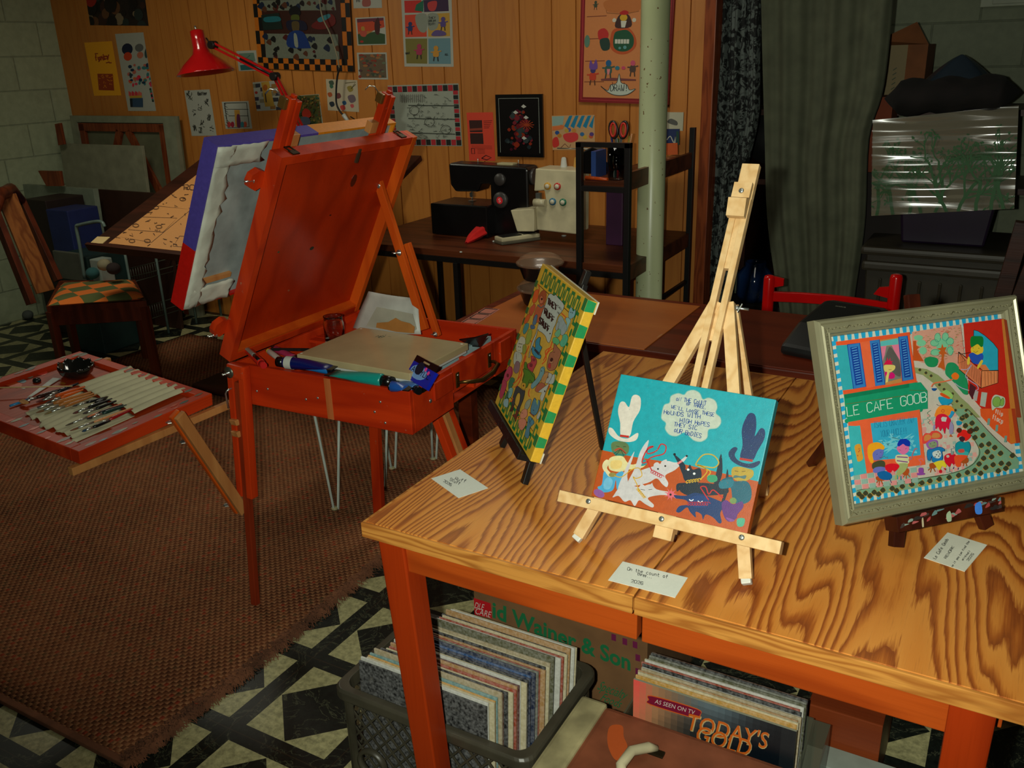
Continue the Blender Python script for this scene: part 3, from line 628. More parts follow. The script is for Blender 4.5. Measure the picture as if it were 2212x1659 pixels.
# black dogs
Kd=(20,38,54); Bd=(14,52,104)
a.blob([(1205,640),(1215,760),(1190,850),(1150,880),(1170,780)],Kd); a.blob([(1248,745),(1260,860),(1240,940),(1200,1040),(1180,1040),(1220,930)],Kd)
a.poly([(880,645),(945,700),(960,740),(940,780),(915,720)],Kd,True); a.poly([(895,660),(960,750),(990,715),(1010,750),(1060,740),(1070,800),(1040,840),(960,830),(935,770)],Kd,True)
a.blob([(900,850),(960,840),(1060,840),(1160,850),(1250,880),(1230,920),(1000,930),(930,905),(920,890),(900,900)],Kd); a.el(978,750,9,8,(230,236,236)); a.el(1020,778,9,8,(230,236,236)); a.el(884,645,9,9,(10,10,20)); a.line([(905,710),(935,690)],(214,120,120),14)
a.blob([(870,925),(960,930),(1020,910),(1080,920),(1130,940),(1180,960),(1230,990),(1200,1050),(1210,1110),(1190,1120),(1150,1080),(1100,1060),(1080,1095),(1070,1060),(1030,1040),(1030,1080),(990,1040),(970,1010),(920,1045),(895,1035),(920,1000),(980,990),(960,960),(880,945)],Bd); a.blob([(1000,940),(1080,930),(1120,970),(1090,1010),(1000,1000)],(16,60,120))
a.line([(985,955),(1000,965),(1015,955)],(230,236,240),6,True); a.line([(1045,965),(1062,976),(1078,966)],(230,236,240),6,True)
coil((965,835),(1060,820),10,5,(214,170,30)); a.line([(1060,820),(1110,760),(1060,720),(1030,715),(1080,650),(1150,650),(1190,700),(1160,735),(1100,730),(1040,720),(1130,760),(1110,800)],(196,160,40),8,True)
coil((975,985),(1120,985),12,8,(170,30,50)); a.line([(1120,960),(1080,900),(1065,870),(1100,870),(1120,920),(1150,890),(1200,930),(1220,945)],(190,30,34),8,True)
for i in range(9):
    an=i*2*math.pi/9; a.poly([(858+14*math.cos(an-.5),920+14*math.sin(an-.5)),(858+48*math.cos(an),920+48*math.sin(an)),(858+14*math.cos(an+.5),920+14*math.sin(an+.5))],(214,96,110))
a.el(858,920,24,24,(214,96,110)); a.el(857,922,8,8,K)
# man right
a.blob([(1385,380),(1415,358),(1445,380),(1450,460),(1440,520),(1480,465),(1510,480),(1505,540),(1460,620),(1420,690),(1340,670),(1355,580),(1350,470)],(14,48,96)); a.blob([(1265,620),(1295,595),(1320,605),(1300,650),(1330,690),(1400,710),(1470,690),(1470,715),(1420,740),(1340,725),(1280,690),(1258,650)],(20,50,90)); a.line([(1335,675),(1425,690)],(176,40,30),16)
a.blob([(1285,740),(1330,730),(1400,745),(1430,760),(1425,800),(1370,832),(1310,825),(1280,790)],(176,148,50)); a.blob([(1300,790),(1340,795),(1380,790),(1370,815),(1330,805),(1290,810)],(74,110,110)); a.line([(1300,758),(1325,764)],K,3); a.line([(1350,765),(1375,760)],K,3)
a.blob([(1210,820),(1280,800),(1300,830),(1380,830),(1415,880),(1410,960),(1350,990),(1290,970),(1270,870),(1200,870)],(14,90,110)); a.blob([(1120,790),(1170,790),(1180,825),(1140,840),(1110,820)],(50,150,110)); a.blob([(1200,830),(1290,820),(1280,870),(1200,880)],(20,110,130)); a.el(1290,965,24,22,(110,140,80))
a.blob([(1240,960),(1290,990),(1350,970),(1360,1010),(1320,1060),(1310,1090),(1260,1110),(1225,1070),(1210,990)],(92,44,120)); a.blob([(1320,1090),(1370,1090),(1360,1140),(1320,1140)],(70,160,130)); a.blob([(1240,1080),(1300,1100),(1270,1110)],(130,70,150))
# cloud
cl=[(800,350),(815,305),(850,290),(860,245),(910,225),(950,235),(975,210),(1020,203),(1060,225),(1080,265),(1120,255),(1165,275),(1180,320),(1170,360),(1200,390),(1205,430),(1175,465),(1120,475),(1110,530),(1070,557),(1020,550),(985,520),(950,495),(900,520),(850,510),(820,470),(825,430),(795,400)]
a.poly(smooth(cl,True,4),(186,196,182)); a.line(smooth(cl,True,4),(120,176,170),5,closed=True)
rx=(.14,.99)
for s_,p0,p1,h in (('oN THE CoUNT',(895,275),(1105,305),28),('oF THREE,',(965,305),(1108,335),24),("WE'LL LooSE THESE",(860,330),(1160,385),24),('HoUNDS WITH',(810,368),(1065,400),28),('HIGH HoPES',(920,425),(1128,455),28),('THEY SIC',(880,450),(1042,480),28),('oUR BoDIES',(882,492),(1070,535),30)):
    a.text(s_,p0,p1,h,(30,70,140),4.5,jit=3)
for i in range(420):
    x=R.uniform(560,1600); y=R.uniform(150,900)
    if R.random()<.5 or x>1150: a.el(x,y,1.6,1.6,(120,200,200) if y<700+ (x-900)*.2 else (200,120,60),n=4)
P2t=thing('stretched_canvas_painting','turquoise and orange painting of hounds and tall hats, on the pale wooden easel','painting',F2(W2/2,0,-.01))
a.build('painted_face',painted('acrylic_paint',.42,.10,.15),P2t)
b=B(); b.box(.01,W2-.01,.01,H2-.01,-.0205,-.018,F2); b.build('canvas_back',plain('raw_canvas',C(205,200,180)),P2t)
# easel 2 (pale pine)
PINE=wood('pale_pine',C(222,186,134),C(206,164,108),axis=1,freq=16,rings=6,rough=.5,fiber=.18)
MET=plain('zinc_metal',C(190,195,190),.28,.9,.05)
E2=thing('tabletop_easel','pale pine wooden tripod easel holding the turquoise and orange painting','easel',(.51,.12,TT))
def pp2(x,y,n): return plane_pt(F2,x,y,n)
lf=Zp(1243,1172,TT); rf=Zp(1613,1268,TT)
n0=-.030
for ft,tp,name in ((lf,pp2(1549,652,n0),'l'),(rf,pp2(1574,655,n0),'r')):
    b=B(); d=(tp-ft).normalized(); b.bar(ft+d*.012,tp,.0195,.014,up=F2.N,ch=.001); b.build('front_leg',PINE,E2)
    b=B(); b.bar(ft+Vector((0,0,.0045)),ft+d*.013,.015,.012,up=F2.N,ch=.002); b.build('rubber_foot',plain('white_rubber',C(205,205,195),.5),E2)
def uvd(x,y,n): return F2.uv(x,y,n)
bt=uvd(1440,1148,-.008); tpv=uvd(1622,354,-.02)
# two parallel rails, a head block between them
mu0=F2.uv(1440,1150,-.022); mu1=F2.uv(1597,470,-.022); mt=F2.uv(1620,356,-.022)
MU=Vector((mu1[0]-mu0[0],mu1[1]-mu0[1])).normalized(); perp=Vector((MU.y,-MU.x))
def mp2(t,s_,n): p=Vector(mu0)+MU*t+perp*s_; return F2(p.x,p.y,n)
LN=(Vector(mt)-Vector(mu0)).length; L1=(Vector(mu1)-Vector(mu0)).length
b=B()
for s_ in (-.0095,.0095): b.bar(mp2(0.0,s_,-.022),mp2(L1+.03,s_,-.022),.0105,.016,up=F2.N,ch=.001)
b.build('mast_rail',PINE,E2)
b=B(); b.bar(mp2(L1-.09,0,-.0235),mp2(LN,0,-.0235),.029,.013,up=F2.N,ch=.001); b.bar(mp2(L1*.60,0,-.03),mp2(L1*.72,0,-.03),.008,.012,up=F2.N,ch=.001); b.build('mast_head',PINE,E2)
b=B(); cf=Fr(mp2(L1-.005,-.0165,-.014),perp.x*F2.U+perp.y*F2.V,MU.x*F2.U+MU.y*F2.V); 
b.prism([(0,0),(.012,0),(.020,.028),(.008,.034),(.008,.060),(0,.060)],Fr(cf.O,cf.N,cf.V,-cf.U),-.030,0); b.build('top_clamp',PINE,E2)
def screw(parent,P,nrm,r=.0045,name='screw'):
    nrm=Vector(nrm); u=nrm.cross(Vector((0,0,1))); u.normalize(); f=Fr(P,u,nrm.cross(u),nrm)
    b=B(); b.lathe([(r,0),(r,.0008),(r*.7,.0018),(0,.002)],f,14); b.box(-r*.6,r*.6,-r*.12,r*.12,.0015,.0022,f,C(60,60,60)); b.box(-r*.12,r*.12,-r*.6,r*.6,.0015,.0022,f,C(60,60,60)); return b.build(name,MET,parent)
screw(E2,cf(.015,.045,.0085),F2.N)
# cross bar
c0=F2.uv(1208,1071,.010); c1=F2.uv(1687,1184,.010)
b=B(); b.bar(F2(*c0,.004),F2(*c1,.004),.019,.020,up=F2.N,ch=.001); b.build('cross_bar',PINE,E2)
for x,y in ((1271,1083),(1429,1121),(1602,1161)): screw(E2,plane_pt(F2,x,y,.0142),F2.N)
b=B(); b.bar(mp2(-.012,0,-.012),mp2(.03,0,-.012),.030,.015,up=F2.N,ch=.001); b.build('mast_foot',PINE,E2)
pv=pp2(1582,662,-.04)
b=B(); b.bar(Vector((.60,.40,TT+.006)),pv,.019,.013,up=F2.N,ch=.001); b.build('back_leg',PINE,E2)
b=B(); wq=pp2(1578,664,-.03); b.tube([wq,wq+F2.U*.030],.0022,8); b.cyl(wq+F2.U*.008,wq+F2.U*.014,.0045,12); b.bar(wq+F2.U*.013+F2.V*-.007,wq+F2.U*.018+F2.V*.008,.0018,.005,up=F2.N); b.build('wing_nut',MET,E2)
# ---------- painting 3 in its silver frame
F3=tiltframe(.7648,.2210,.832,46.546,21.46); W3,H3=.3838,.3174
IN=.0283; q3=[(1790.6,716.5),(2167.5,669),(2221,1022),(1841,1100)]
P3t=thing('framed_painting','silver framed cafe street painting on the right, reading Le Cafe Goob','picture',F3(W3/2,0,-.01))
prof=[(0,-.022),(0,-.004),(.003,.002),(.0065,.003),(.009,.000),(.012,.0015),(.020,-.001),(.0225,.000),(.0245,-.004),(.027,-.005),(.0285,-.009)]
b=B(); vs=[];fs=[]
for d_,h_ in prof: vs+=[F3(d_,d_,h_),F3(W3-d_,d_,h_),F3(W3-d_,H3-d_,h_),F3(d_,H3-d_,h_)]
for i in range(len(prof)-1):
    for k in range(4): fs.append((i*4+k,i*4+(k+1)%4,(i+1)*4+(k+1)%4,(i+1)*4+k))
b.add(vs,fs); 
SILV=plain('antique_silver',C(140,136,108,1.1),.34,.35,.10)
fo=b.build('frame',SILV,P3t)
b=B()
def orn(p,q,inward):
    p=Vector(p);q=Vector(q); d=(q-p); ln=d.length; d/=ln; n=int(ln/.0065)
    for i in range(n):
        t=(i+.5)/n*ln; c=p+d*t; s_=1 if i%2 else -1
        if i%6==0: b.tube([F3(*(c-d*.006+inward*-.002),.0012),F3(*(c+inward*.0022),.0026),F3(*(c+d*.006+inward*-.002),.0012)],.0007,5)
        else: b.tube([F3(*(c-d*.002-inward*.0015*s_),.001),F3(*(c+d*.002+inward*.0015*s_),.0015)],.0006,5)
m_=.016
orn((m_,m_),(W3-m_,m_),Vector((0,1))); orn((W3-m_,m_),(W3-m_,H3-m_),Vector((-1,0))); orn((W3-m_,H3-m_),(m_,H3-m_),Vector((0,-1))); orn((m_,H3-m_),(m_,m_),Vector((1,0)))
b.build('carved_ornament',plain('dark_silver',C(122,118,88,1.1),.4,.35,.12),P3t)
b=B(); b.box(.004,W3-.004,.004,H3-.004,-.021,-.016,F3); b.build('backing_board',plain('brown_backing',C(110,80,50)),P3t)
a=Art(F3.at(IN,IN),q3,W3-2*IN,H3-2*IN,base=-.0092,k=.95)
def loc3(fn): H=a.H; a.H=None; fn(); a.H=H
BLU=(36,160,206); PAP=(206,206,190)
def brd():
    iw,ih=W3-2*IN,H3-2*IN
    a.poly([(0,0),(iw,0),(iw,ih),(0,ih)],PAP)
    for i in range(25):
        x=.005+i*(iw-.008)/25
        a.poly([(x,ih),(x+.0085,ih),(x+.0065,ih-.0125),(x+.001,ih-.0125)],BLU); a.poly([(x,0),(x+.0075,0),(x+.0075,.012),(x+.001,.012)],BLU)
    for i in range(20):
        y=.004+i*(ih-.006)/20
        a.poly([(0,y),(.008,y+.001),(.008,y+.008),(0,y+.0075)],BLU); a.poly([(iw,y),(iw-.010,y+.001),(iw-.010,y+.008),(iw,y+.0075)],BLU)
    a.poly([(.009,.0125),(iw-.0115,.0125),(iw-.0115,ih-.013),(.009,ih-.013)],(196,186,172))
loc3(brd)
def A(): a.crop(1740,620,.16883)
def Bc(): a.crop(1960,620,.16879)
def Cc(): a.crop(1780,880,.1627)
def Dc(): a.crop(1960,880,.16279)
OR=(226,86,44); TEAL=(50,164,176); DB=(20,62,150); MB=(50,120,190)
# pavement pattern pink/grey
Dc()
for i in range(150):
    x=R.uniform(150,950); y=R.uniform(60,940); s_=R.uniform(18,34)
    a.poly([(x-s_,y-s_*.7),(x+s_*.8,y-s_),(x+s_,y+s_*.8),(x-s_*.8,y+s_)],R.choice([(214,150,146),(150,176,166),(220,160,150),(196,190,176)]))
# road
Bc(); road=[(95,985),(180,985),(330,1040),(480,1160),(640,1340),(800,1480),(940,1640)]
a.poly([(90,985),(250,1010),(400,1090),(560,1230),(700,1390),(800,1480),(960,1659),(700,1659),(600,1560),(570,1450),(430,1310),(330,1190),(200,1090),(95,1060)],(140,150,100))
Dc(); a.poly([(600,0),(800,0),(930,130),(1100,320),(1280,500),(1480,670),(1520,720),(1520,830),(1200,880),(760,960),(400,1040),(0,1130),(0,1010),(330,960),(560,910),(760,850),(900,760),(970,640),(975,560),(930,450),(860,360),(780,240),(700,110)],(120,160,130))
Cc(); a.poly([(395,1150),(700,1085),(1000,1030),(1250,980),(1598,920),(1598,1030),(1200,1120),(395,1260)],(120,160,130))
for cr,pts in ((Dc,[(800,100),(880,200),(790,235),(940,280),(1030,370),(920,400),(1110,490),(1010,510),(1190,540),(1090,600),(1270,620),(1150,670),(1040,690),(980,770),(1170,780),(1280,760),(1380,770),(1430,650),(1070,820),(920,860),(1000,900),(1240,865),(820,890),(700,930),(570,960),(430,990),(300,1020),(180,1050),(60,1060),(860,300),(740,130),(1340,830)]),(Cc,[(430,1200),(520,1190),(640,1175),(760,1145),(890,1120),(1030,1090),(1160,1060),(1300,1040),(1410,1010),(1540,985),(470,1240),(580,1225),(700,1200),(950,1150)]),(Bc,[(410,1220),(300,1100),(470,1280),(580,1340),(640,1440),(700,1500),(620,1560),(760,1560),(830,1610),(540,1400),(230,1060),(150,1020),(720,1640)])):
    cr()
    for x,y in pts:
        s_=38 if cr!=Bc else 20
        a.poly([(x-s_*1.3,y+s_*.6),(x,y+s_*1.3),(x+s_*1.2,y),(x+s_*.3,y-s_*1.2)],(190,150,70)); a.poly([(x-s_,y),(x-s_*.1,y+s_),(x+s_,y+s_*.1),(x+s_*.1,y-s_)],(62,64,44),True)
Dc(); a.line([(800,0),(930,130),(1100,320),(1280,500),(1490,680)],(64,70,50),9,True); a.line([(0,1000),(170,975),(450,935),(700,870),(880,780),(970,650),(960,540),(860,365)],(64,70,50),9,True)
Cc(); a.line([(395,1152),(700,1088),(1000,1030),(1250,982),(1598,925)],(64,70,50),8,True)
# pavement squares lower left
for i in range(9):
    for j in range(3):
        x=345+i*98+j*12; y=935+j*72-i*13
        if x<1240: a.poly([(x,y),(x+85,y-12),(x+92,y+55),(x+8,y+66)],(214,140,138) if (i+j)%2 else (140,172,160))
# upper building left
A(); a.poly([(345,640),(1310,520),(1410,1190),(440,1340)],OR); a.poly([(345,690),(510,680),(580,1270),(430,1290)],TEAL)
a.poly([(920,620),(1170,590),(1215,1185),(990,1225)],(190,130,70)); a.poly([(930,640),(1165,600),(1170,680),(935,705)],(90,180,180)); a.poly([(940,710),(1175,690),(1210,1130),(980,1190)],(120,120,110)); a.poly([(940,705),(1010,700),(990,820),(960,900)],(220,120,150)); a.poly([(1080,690),(1180,680),(1195,900),(1120,780)],(220,120,150)); a.blob([(1040,730),(1090,740),(1180,900),(1200,1100),(1100,1060),(1000,900)],(92,88,84))
a.blob([(980,960),(1040,950),(1120,960),(1120,1010),(1060,1050),(1010,1050),(980,1020)],(216,196,110)); a.poly([(970,950),(1000,910),(985,890),(1015,905),(1020,850),(1040,900),(1062,855),(1065,905),(1098,900),(1075,925),(1100,945)],(206,24,70)); a.poly([(1010,1050),(1050,1040),(1030,1180),(1000,1190)],(216,196,110)); a.blob([(990,1050),(1020,1050),(1000,1110)],(206,20,110)); a.blob([(1070,1050),(1120,1080),(1110,1130),(1040,1130)],(206,20,110)); a.line([(1040,1015),(1080,1015)],K,4,True)
for q in ([(495,680),(660,658),(740,1240),(575,1270)],[(785,630),(915,610),(990,1215),(860,1235)],[(1165,580),(1280,568),(1360,1145),(1220,1170)]):
    a.poly(q,MB); a.line(q,DB,9,closed=True); cx=lambda u,v:((1-v)*((1-u)*q[0][0]+u*q[1][0])+v*((1-u)*q[3][0]+u*q[2][0]),(1-v)*((1-u)*q[0][1]+u*q[1][1])+v*((1-u)*q[3][1]+u*q[2][1]))
    a.poly([cx(.2,.07),cx(.8,.07),cx(.8,.93),cx(.2,.93)],DB)
    for i in range(15): a.line([cx(.3,.1+i*.056),cx(.72,.09+i*.056)],(90,160,214),10)
a.poly([(340,640),(1310,520),(1320,560),(350,690)],OR); a.poly([(430,1300),(1410,1170),(1415,1200),(435,1345)],OR)
a.poly([(660,650),(785,630),(860,1240),(745,1260)],(226,100,60))
# awning
AW=(24,146,106)
a.poly([(440,1345),(1400,1185),(1540,1290),(1540,1540),(460,1659),(455,1500)],AW); Cc(); pts=[(215,-90),(1250,-250),(1250,0)]
for i in range(14):
    x=1250-i*76; y=12+i*12; a.el(x,y,44,34,AW)
a.poly([(225,-60),(1250,-250),(1260,5),(260,170)],AW); A(); a.line([(465,1475),(1540,1320)],(90,110,60),9)
a.poly([(440,1345),(1400,1185),(1440,1230),(452,1400)],(16,120,84))
Bc(); a.poly([(0,1200),(150,1185),(240,1300),(245,1540),(0,1570)],AW); a.line([(0,1290),(235,1300)],(70,110,60),8)
A()
a.text('LE CAFE GOOB',(480,1640),(1545,1440),126,(206,220,210),11,up=(-.1,-1),sm=False)
# cafe front
Cc(); a.poly([(265,190),(430,180),(430,920),(345,940),(300,600)],(40,160,176)); a.poly([(265,185),(1250,10),(1330,780),(1090,810),(470,915),(430,240),(270,235)],(228,96,56)); a.poly([(270,250),(430,232),(520,905),(350,938)],(60,176,184)); a.poly([(575,200),(1215,120),(1265,645),(900,700),(640,720)],(50,164,200))
for i in range(16): a.blob([(R.uniform(600,1180),R.uniform(330,600))]*1+[(x_:=R.uniform(620,1150),y_:=R.uniform(330,620)),(x_+60,y_-10),(x_+40,y_+30)],(110,196,214))
a.text('TSALIS CRAZZER ZAN',(620,270),(1170,190),90,(26,110,150),5,up=(-.05,-1)); a.text('YOUR UNCLE!!',(710,395),(1075,345),90,(26,110,150),5,up=(-.05,-1))
a.blob([(350,520),(430,495),(450,600),(465,700),(395,740),(370,650)],(214,150,50)); 
for x,y in ((405,600),(418,585),(392,655),(410,560)): a.el(x,y,6,9,(170,40,50))
# seated pair
a.blob([(640,960),(700,940),(770,980),(740,1010),(660,1005)],(176,78,30))
for p in ([(690,1000),(685,1080)],[(710,1000),(735,1060)],[(680,1000),(650,1040)],[(1060,900),(1060,980)],[(1070,900),(1110,955)],[(1050,900),(1020,960)]): a.line(p,(176,78,30),13)
a.blob([(1010,900),(1060,830),(1100,860),(1080,930),(1030,930)],(176,78,30))
a.out([(590,560),(700,540),(745,570),(740,640),(700,700),(640,720),(580,690)],(104,110,190),(80,80,150),3); a.blob([(525,600),(540,510),(620,470),(700,475),(760,530),(745,570),(680,560),(620,590),(595,640),(610,740),(575,760),(540,690)],(232,160,30)); a.blob([(600,760),(700,720),(760,740),(770,800),(740,860),(640,860),(590,830)],(70,74,50)); a.blob([(620,830),(700,810),(780,830),(740,880),(640,900),(600,880)],(104,110,190)); a.blob([(660,900),(770,870),(850,910),(860,970),(800,1000),(700,980)],(20,96,160)); a.line([(830,980),(855,1040)],(20,60,110),9); a.line([(715,690),(760,660),(775,685),(800,670),(800,695)],(110,30,30),6); a.line([(650,640),(665,632)],K,4); a.line([(700,608),(715,606)],K,4); a.line([(690,680),(715,688)],K,4)
a.blob([(930,540),(1000,490),(1090,520),(1090,590),(1020,640),(950,600)],(214,110,160)); a.blob([(935,500),(970,430),(1020,420),(1060,420),(1110,460),(1105,520),(1050,515),(1015,490),(960,525)],(14,50,170)); a.blob([(920,650),(1000,640),(1080,650),(1100,740),(1070,770),(950,770),(910,720)],(206,206,160)); a.line([(930,670),(1080,680)],(130,80,140),16); a.line([(930,725),(1080,745)],(130,80,140),16); a.line([(1090,720),(1130,690),(1150,620),(1180,560),(1210,560)],(170,110,120),18,True); a.blob([(950,770),(1080,770),(1050,860),(990,920),(920,990),(900,960),(940,860)],(160,170,110)); a.line([(985,940),(985,1000)],(20,130,150),14); a.line([(935,930),(940,990)],(60,150,150),14)
a.blob([(765,800),(850,765),(950,780),(960,820),(900,880),(870,860),(840,895),(790,870)],(214,20,40)); a.line([(960,570),(985,580)],(110,40,70),4,True); a.line([(1040,560),(1065,552)],(110,40,70),4,True)
a.blob([(1230,830),(1290,830),(1290,900),(1235,900)],(140,70,160)); a.blob([(1210,900),(1300,895),(1310,920),(1220,930)],(140,70,160)); a.line([(1240,790),(1260,750),(1230,710),(1280,700),(1290,730)],(170,120,170),5,True)
# right pair
Dc(); a.blob([(270,770),(330,755),(380,800),(330,830),(280,830)],(170,80,30)); 
for p in ([(300,820),(280,890)],[(320,820),(350,880)],[(290,820),(250,860)],[(760,740),(780,800)],[(740,740),(730,800)]): a.line(p,(170,80,30),12)
a.blob([(690,720),(760,670),(800,700),(790,750),(720,760)],(170,80,30))
a.blob([(220,480),(280,430),(370,440),(380,520),(340,570),(260,560)],(150,90,170)); a.blob([(260,480),(330,450),(370,480),(360,530),(300,545),(260,520)],(130,150,110)); a.el(283,488,7,7,(90,50,110)); a.el(335,470,7,7,(90,50,110)); a.line([(300,520),(345,512)],(110,40,90),5,True)
a.blob([(175,480),(170,400),(210,340),(270,340),(300,310),(380,310),(440,370),(420,420),(350,420),(280,430),(220,480)],(222,70,60)); a.blob([(200,450),(200,380),(250,355),(290,380),(280,420)],(206,130,70)); a.blob([(300,400),(320,340),(390,340),(415,380),(380,405)],(206,130,70))
a.out([(240,580),(310,560),(400,530),(470,560),(470,590),(440,600),(450,690),(410,740),(310,740),(300,660),(280,720),(240,700)],(30,120,180),(14,50,120),5); a.blob([(320,600),(400,580),(430,640),(400,690),(340,680),(310,640)],(196,206,206))
for x,y in ((365,640),(385,600),(395,660),(345,670),(410,630)): a.el(x,y,8,8,(30,30,40))
a.blob([(330,750),(450,720),(500,790),(480,820),(440,800),(410,860),(380,840),(350,790)],(220,200,50)); a.blob([(400,860),(430,850),(440,890),(405,895)],(200,24,40)); a.blob([(460,830),(490,830),(490,860)],(200,24,40))
a.blob([(470,660),(540,620),(620,640),(630,720),(600,780),(570,760),(545,810),(515,790),(480,740)],(206,20,44)); a.el(518,662,22,20,(190,180,170)); a.poly([(555,590),(600,590),(595,640),(560,640)],(130,150,150)); a.line([(570,590),(560,560),(600,550),(590,520)],(90,110,150),5,True); a.line([(540,810),(540,880),(500,890)],(120,150,150),9); a.line([(540,870),(575,890)],(120,150,150),9)
a.out([(620,500),(680,450),(740,470),(800,460),(825,540),(790,630),(700,650),(630,610)],(20,140,156),(10,90,110),5); a.blob([(640,590),(790,600),(780,650),(660,640)],(60,170,170)); a.blob([(660,570),(730,560),(740,605),(670,610)],(206,80,70)); a.blob([(670,400),(730,380),(745,430),(710,460),(680,440)],(70,40,50)); a.blob([(640,380),(660,340),(720,290),(780,310),(830,370),(800,420),(750,450),(745,400),(690,380),(650,400)],(226,36,30)); a.el(668,300,36,36,(90,40,24)); a.el(815,315,40,36,(90,40,24)); a.el(860,300,30,22,(60,50,34)); a.blob([(620,650),(780,650),(750,700),(700,740),(690,800),(640,810),(610,740)],(230,80,40)); a.line([(600,810),(590,840)],(90,40,120),10); a.line([(660,820),(655,850)],(90,40,120),10)
# waiter
Bc(); a.blob([(380,1380),(540,1410),(550,1450),(490,1500),(430,1500),(380,1440)],(30,150,190)); a.blob([(410,1320),(480,1290),(560,1360),(540,1410),(470,1380),(400,1350)],(150,190,100)); a.blob([(390,1340),(420,1330),(520,1390),(500,1410),(410,1370)],(214,80,30)); a.line([(345,1480),(380,1500),(440,1490),(470,1510),(520,1470),(560,1490)],(60,60,80),5,True); a.blob([(340,1560),(400,1500),(520,1500),(580,1560),(560,1600),(500,1600),(400,1620),(340,1620)],(236,140,40))
Dc(); a.blob([(340,60),(380,10),(440,0),(560,0),(590,40),(560,110),(420,130),(340,110)],(236,130,40)); a.line([(420,40),(440,10),(465,25),(450,50),(430,40)],(190,30,30),6,True); a.blob([(560,30),(600,50),(560,120),(500,160),(490,130),(540,80)],(40,150,200)); a.blob([(360,100),(420,70),(480,80),(545,140),(550,230),(520,290),(490,260),(470,350),(440,270),(410,310),(380,250),(350,280),(340,180)],(214,24,60)); a.poly([(420,130),(440,110),(500,120),(485,180),(430,175)],(196,200,196)); a.blob([(550,180),(590,240),(580,340),(540,350),(530,280)],(150,140,180)); a.poly([(550,350),(580,390),(530,390)],(190,90,40)); a.blob([(630,170),(700,180),(690,220),(640,230)],(20,140,180)); a.blob([(320,220),(345,240),(330,300),(310,290)],(150,140,180))
a.line([(280,20),(230,60),(270,100),(230,130),(270,160),(240,190),(270,215)],(60,150,120),5,True)
# park corner
Bc(); a.poly([(20,520),(650,430),(700,820),(700,1000),(430,1040),(350,940),(160,930),(90,900),(20,700)],(206,150,130))
for i in range(150):
    x=R.uniform(30,680); y=R.uniform(470,900)
    if 430+ (650-x)*.13<y: a.line([(x,y),(x+R.uniform(15,40),y-R.uniform(-8,18))],R.choice([(196,60,50),(130,120,70),(214,120,110),(170,110,70),(150,140,90)]),7)
LG=(120,190,150)
for x,y,rx,ry in ((340,600,40,60),(440,590,42,55),(500,650,50,48),(510,770,40,60),(300,670,55,44),(310,790,60,44),(400,700,80,90)): a.el(x,y,rx,ry,LG); 
for x,y,rx,ry in ((340,600,40,60),(440,590,42,55),(500,650,50,48),(500,780,40,60),(300,670,55,44),(310,800,60,44)): a.line([(x+rx*math.cos(t*.6),y+ry*math.sin(t*.6)) for t in range(11)],(24,130,110),5)
a.poly([(400,680),(418,730),(460,725),(435,780),(470,820),(430,815),(420,870),(440,1030),(380,1000),(340,990),(390,900),(395,830),(350,800),(380,770),(330,745),(385,735)],(190,90,34)); a.el(90,600,60,36,LG); a.el(130,670,60,44,LG); a.el(150,770,50,50,LG); a.poly([(20,640),(60,640),(60,700),(100,720),(70,760),(160,910),(20,900)],(190,80,30))
a.blob([(170,880),(240,850),(330,870),(350,920),(310,980),(230,985),(180,940)],(30,136,84)); a.blob([(440,1030),(470,940),(560,935),(640,1020),(690,1080),(730,1200),(740,1340),(690,1350),(640,1300),(560,1200),(500,1140),(450,1090)],(34,140,90)); a.blob([(520,1100),(570,1060),(620,1100),(600,1150),(550,1150)],(232,110,30)); a.line([(540,1150),(420,1180),(300,1200),(260,1250)],(226,110,70),16,True); a.blob([(265,1270),(330,1270),(310,1300),(280,1300)],(20,80,150))
# red house right
a.poly([(670,420),(1180,360),(1380,1659),(1020,1659),(880,1500),(740,1330),(740,1180),(700,820)],(196,40,26)); Dc(); a.poly([(930,0),(1320,0),(1450,470),(1350,490),(1100,280),(940,100)],(222,86,36)); Bc()
a.poly([(1160,370),(1190,365),(1400,1659),(1300,1659)],(196,120,50)); a.poly([(1190,365),(1225,380),(1430,1659),(1370,1659)],(150,60,34)); Dc(); a.poly([(1310,0),(1350,0),(1420,470),(1340,480)],(200,110,36)); a.poly([(1350,0),(1400,0),(1475,470),(1420,480)],(170,60,30)); Bc()
a.out([(805,505),(860,520),(950,580),(1060,680),(1120,760),(1125,1040),(930,1040),(830,900),(800,700)],(40,160,190),K,6,False); a.poly([(640,810),(900,1040),(900,1270),(620,1020),(600,860)],(214,120,80)); a.poly([(900,1040),(1125,1045),(1120,1200),(910,1270)],(220,130,80)); a.poly([(860,960),(960,960),(1060,1100),(980,1050),(910,1040)],(210,120,70))
for l_ in ([(610,790),(920,1030)],[(910,1040),(1130,1035)],[(910,1040),(905,1270)],[(1125,1040),(1125,1200),(905,1270),(620,1020)],[(610,790),(605,940),(700,905),(615,800)],[(640,820),(760,800)]): a.line(l_,K,8)
for i in range(12): a.line([(640+i*22,850+i*17),(650+i*22,1010+i*20)],(60,30,20),4)
for i in range(5): a.line([(950+i*40,1050),(960+i*38,1240-i*12)],(60,30,20),4)
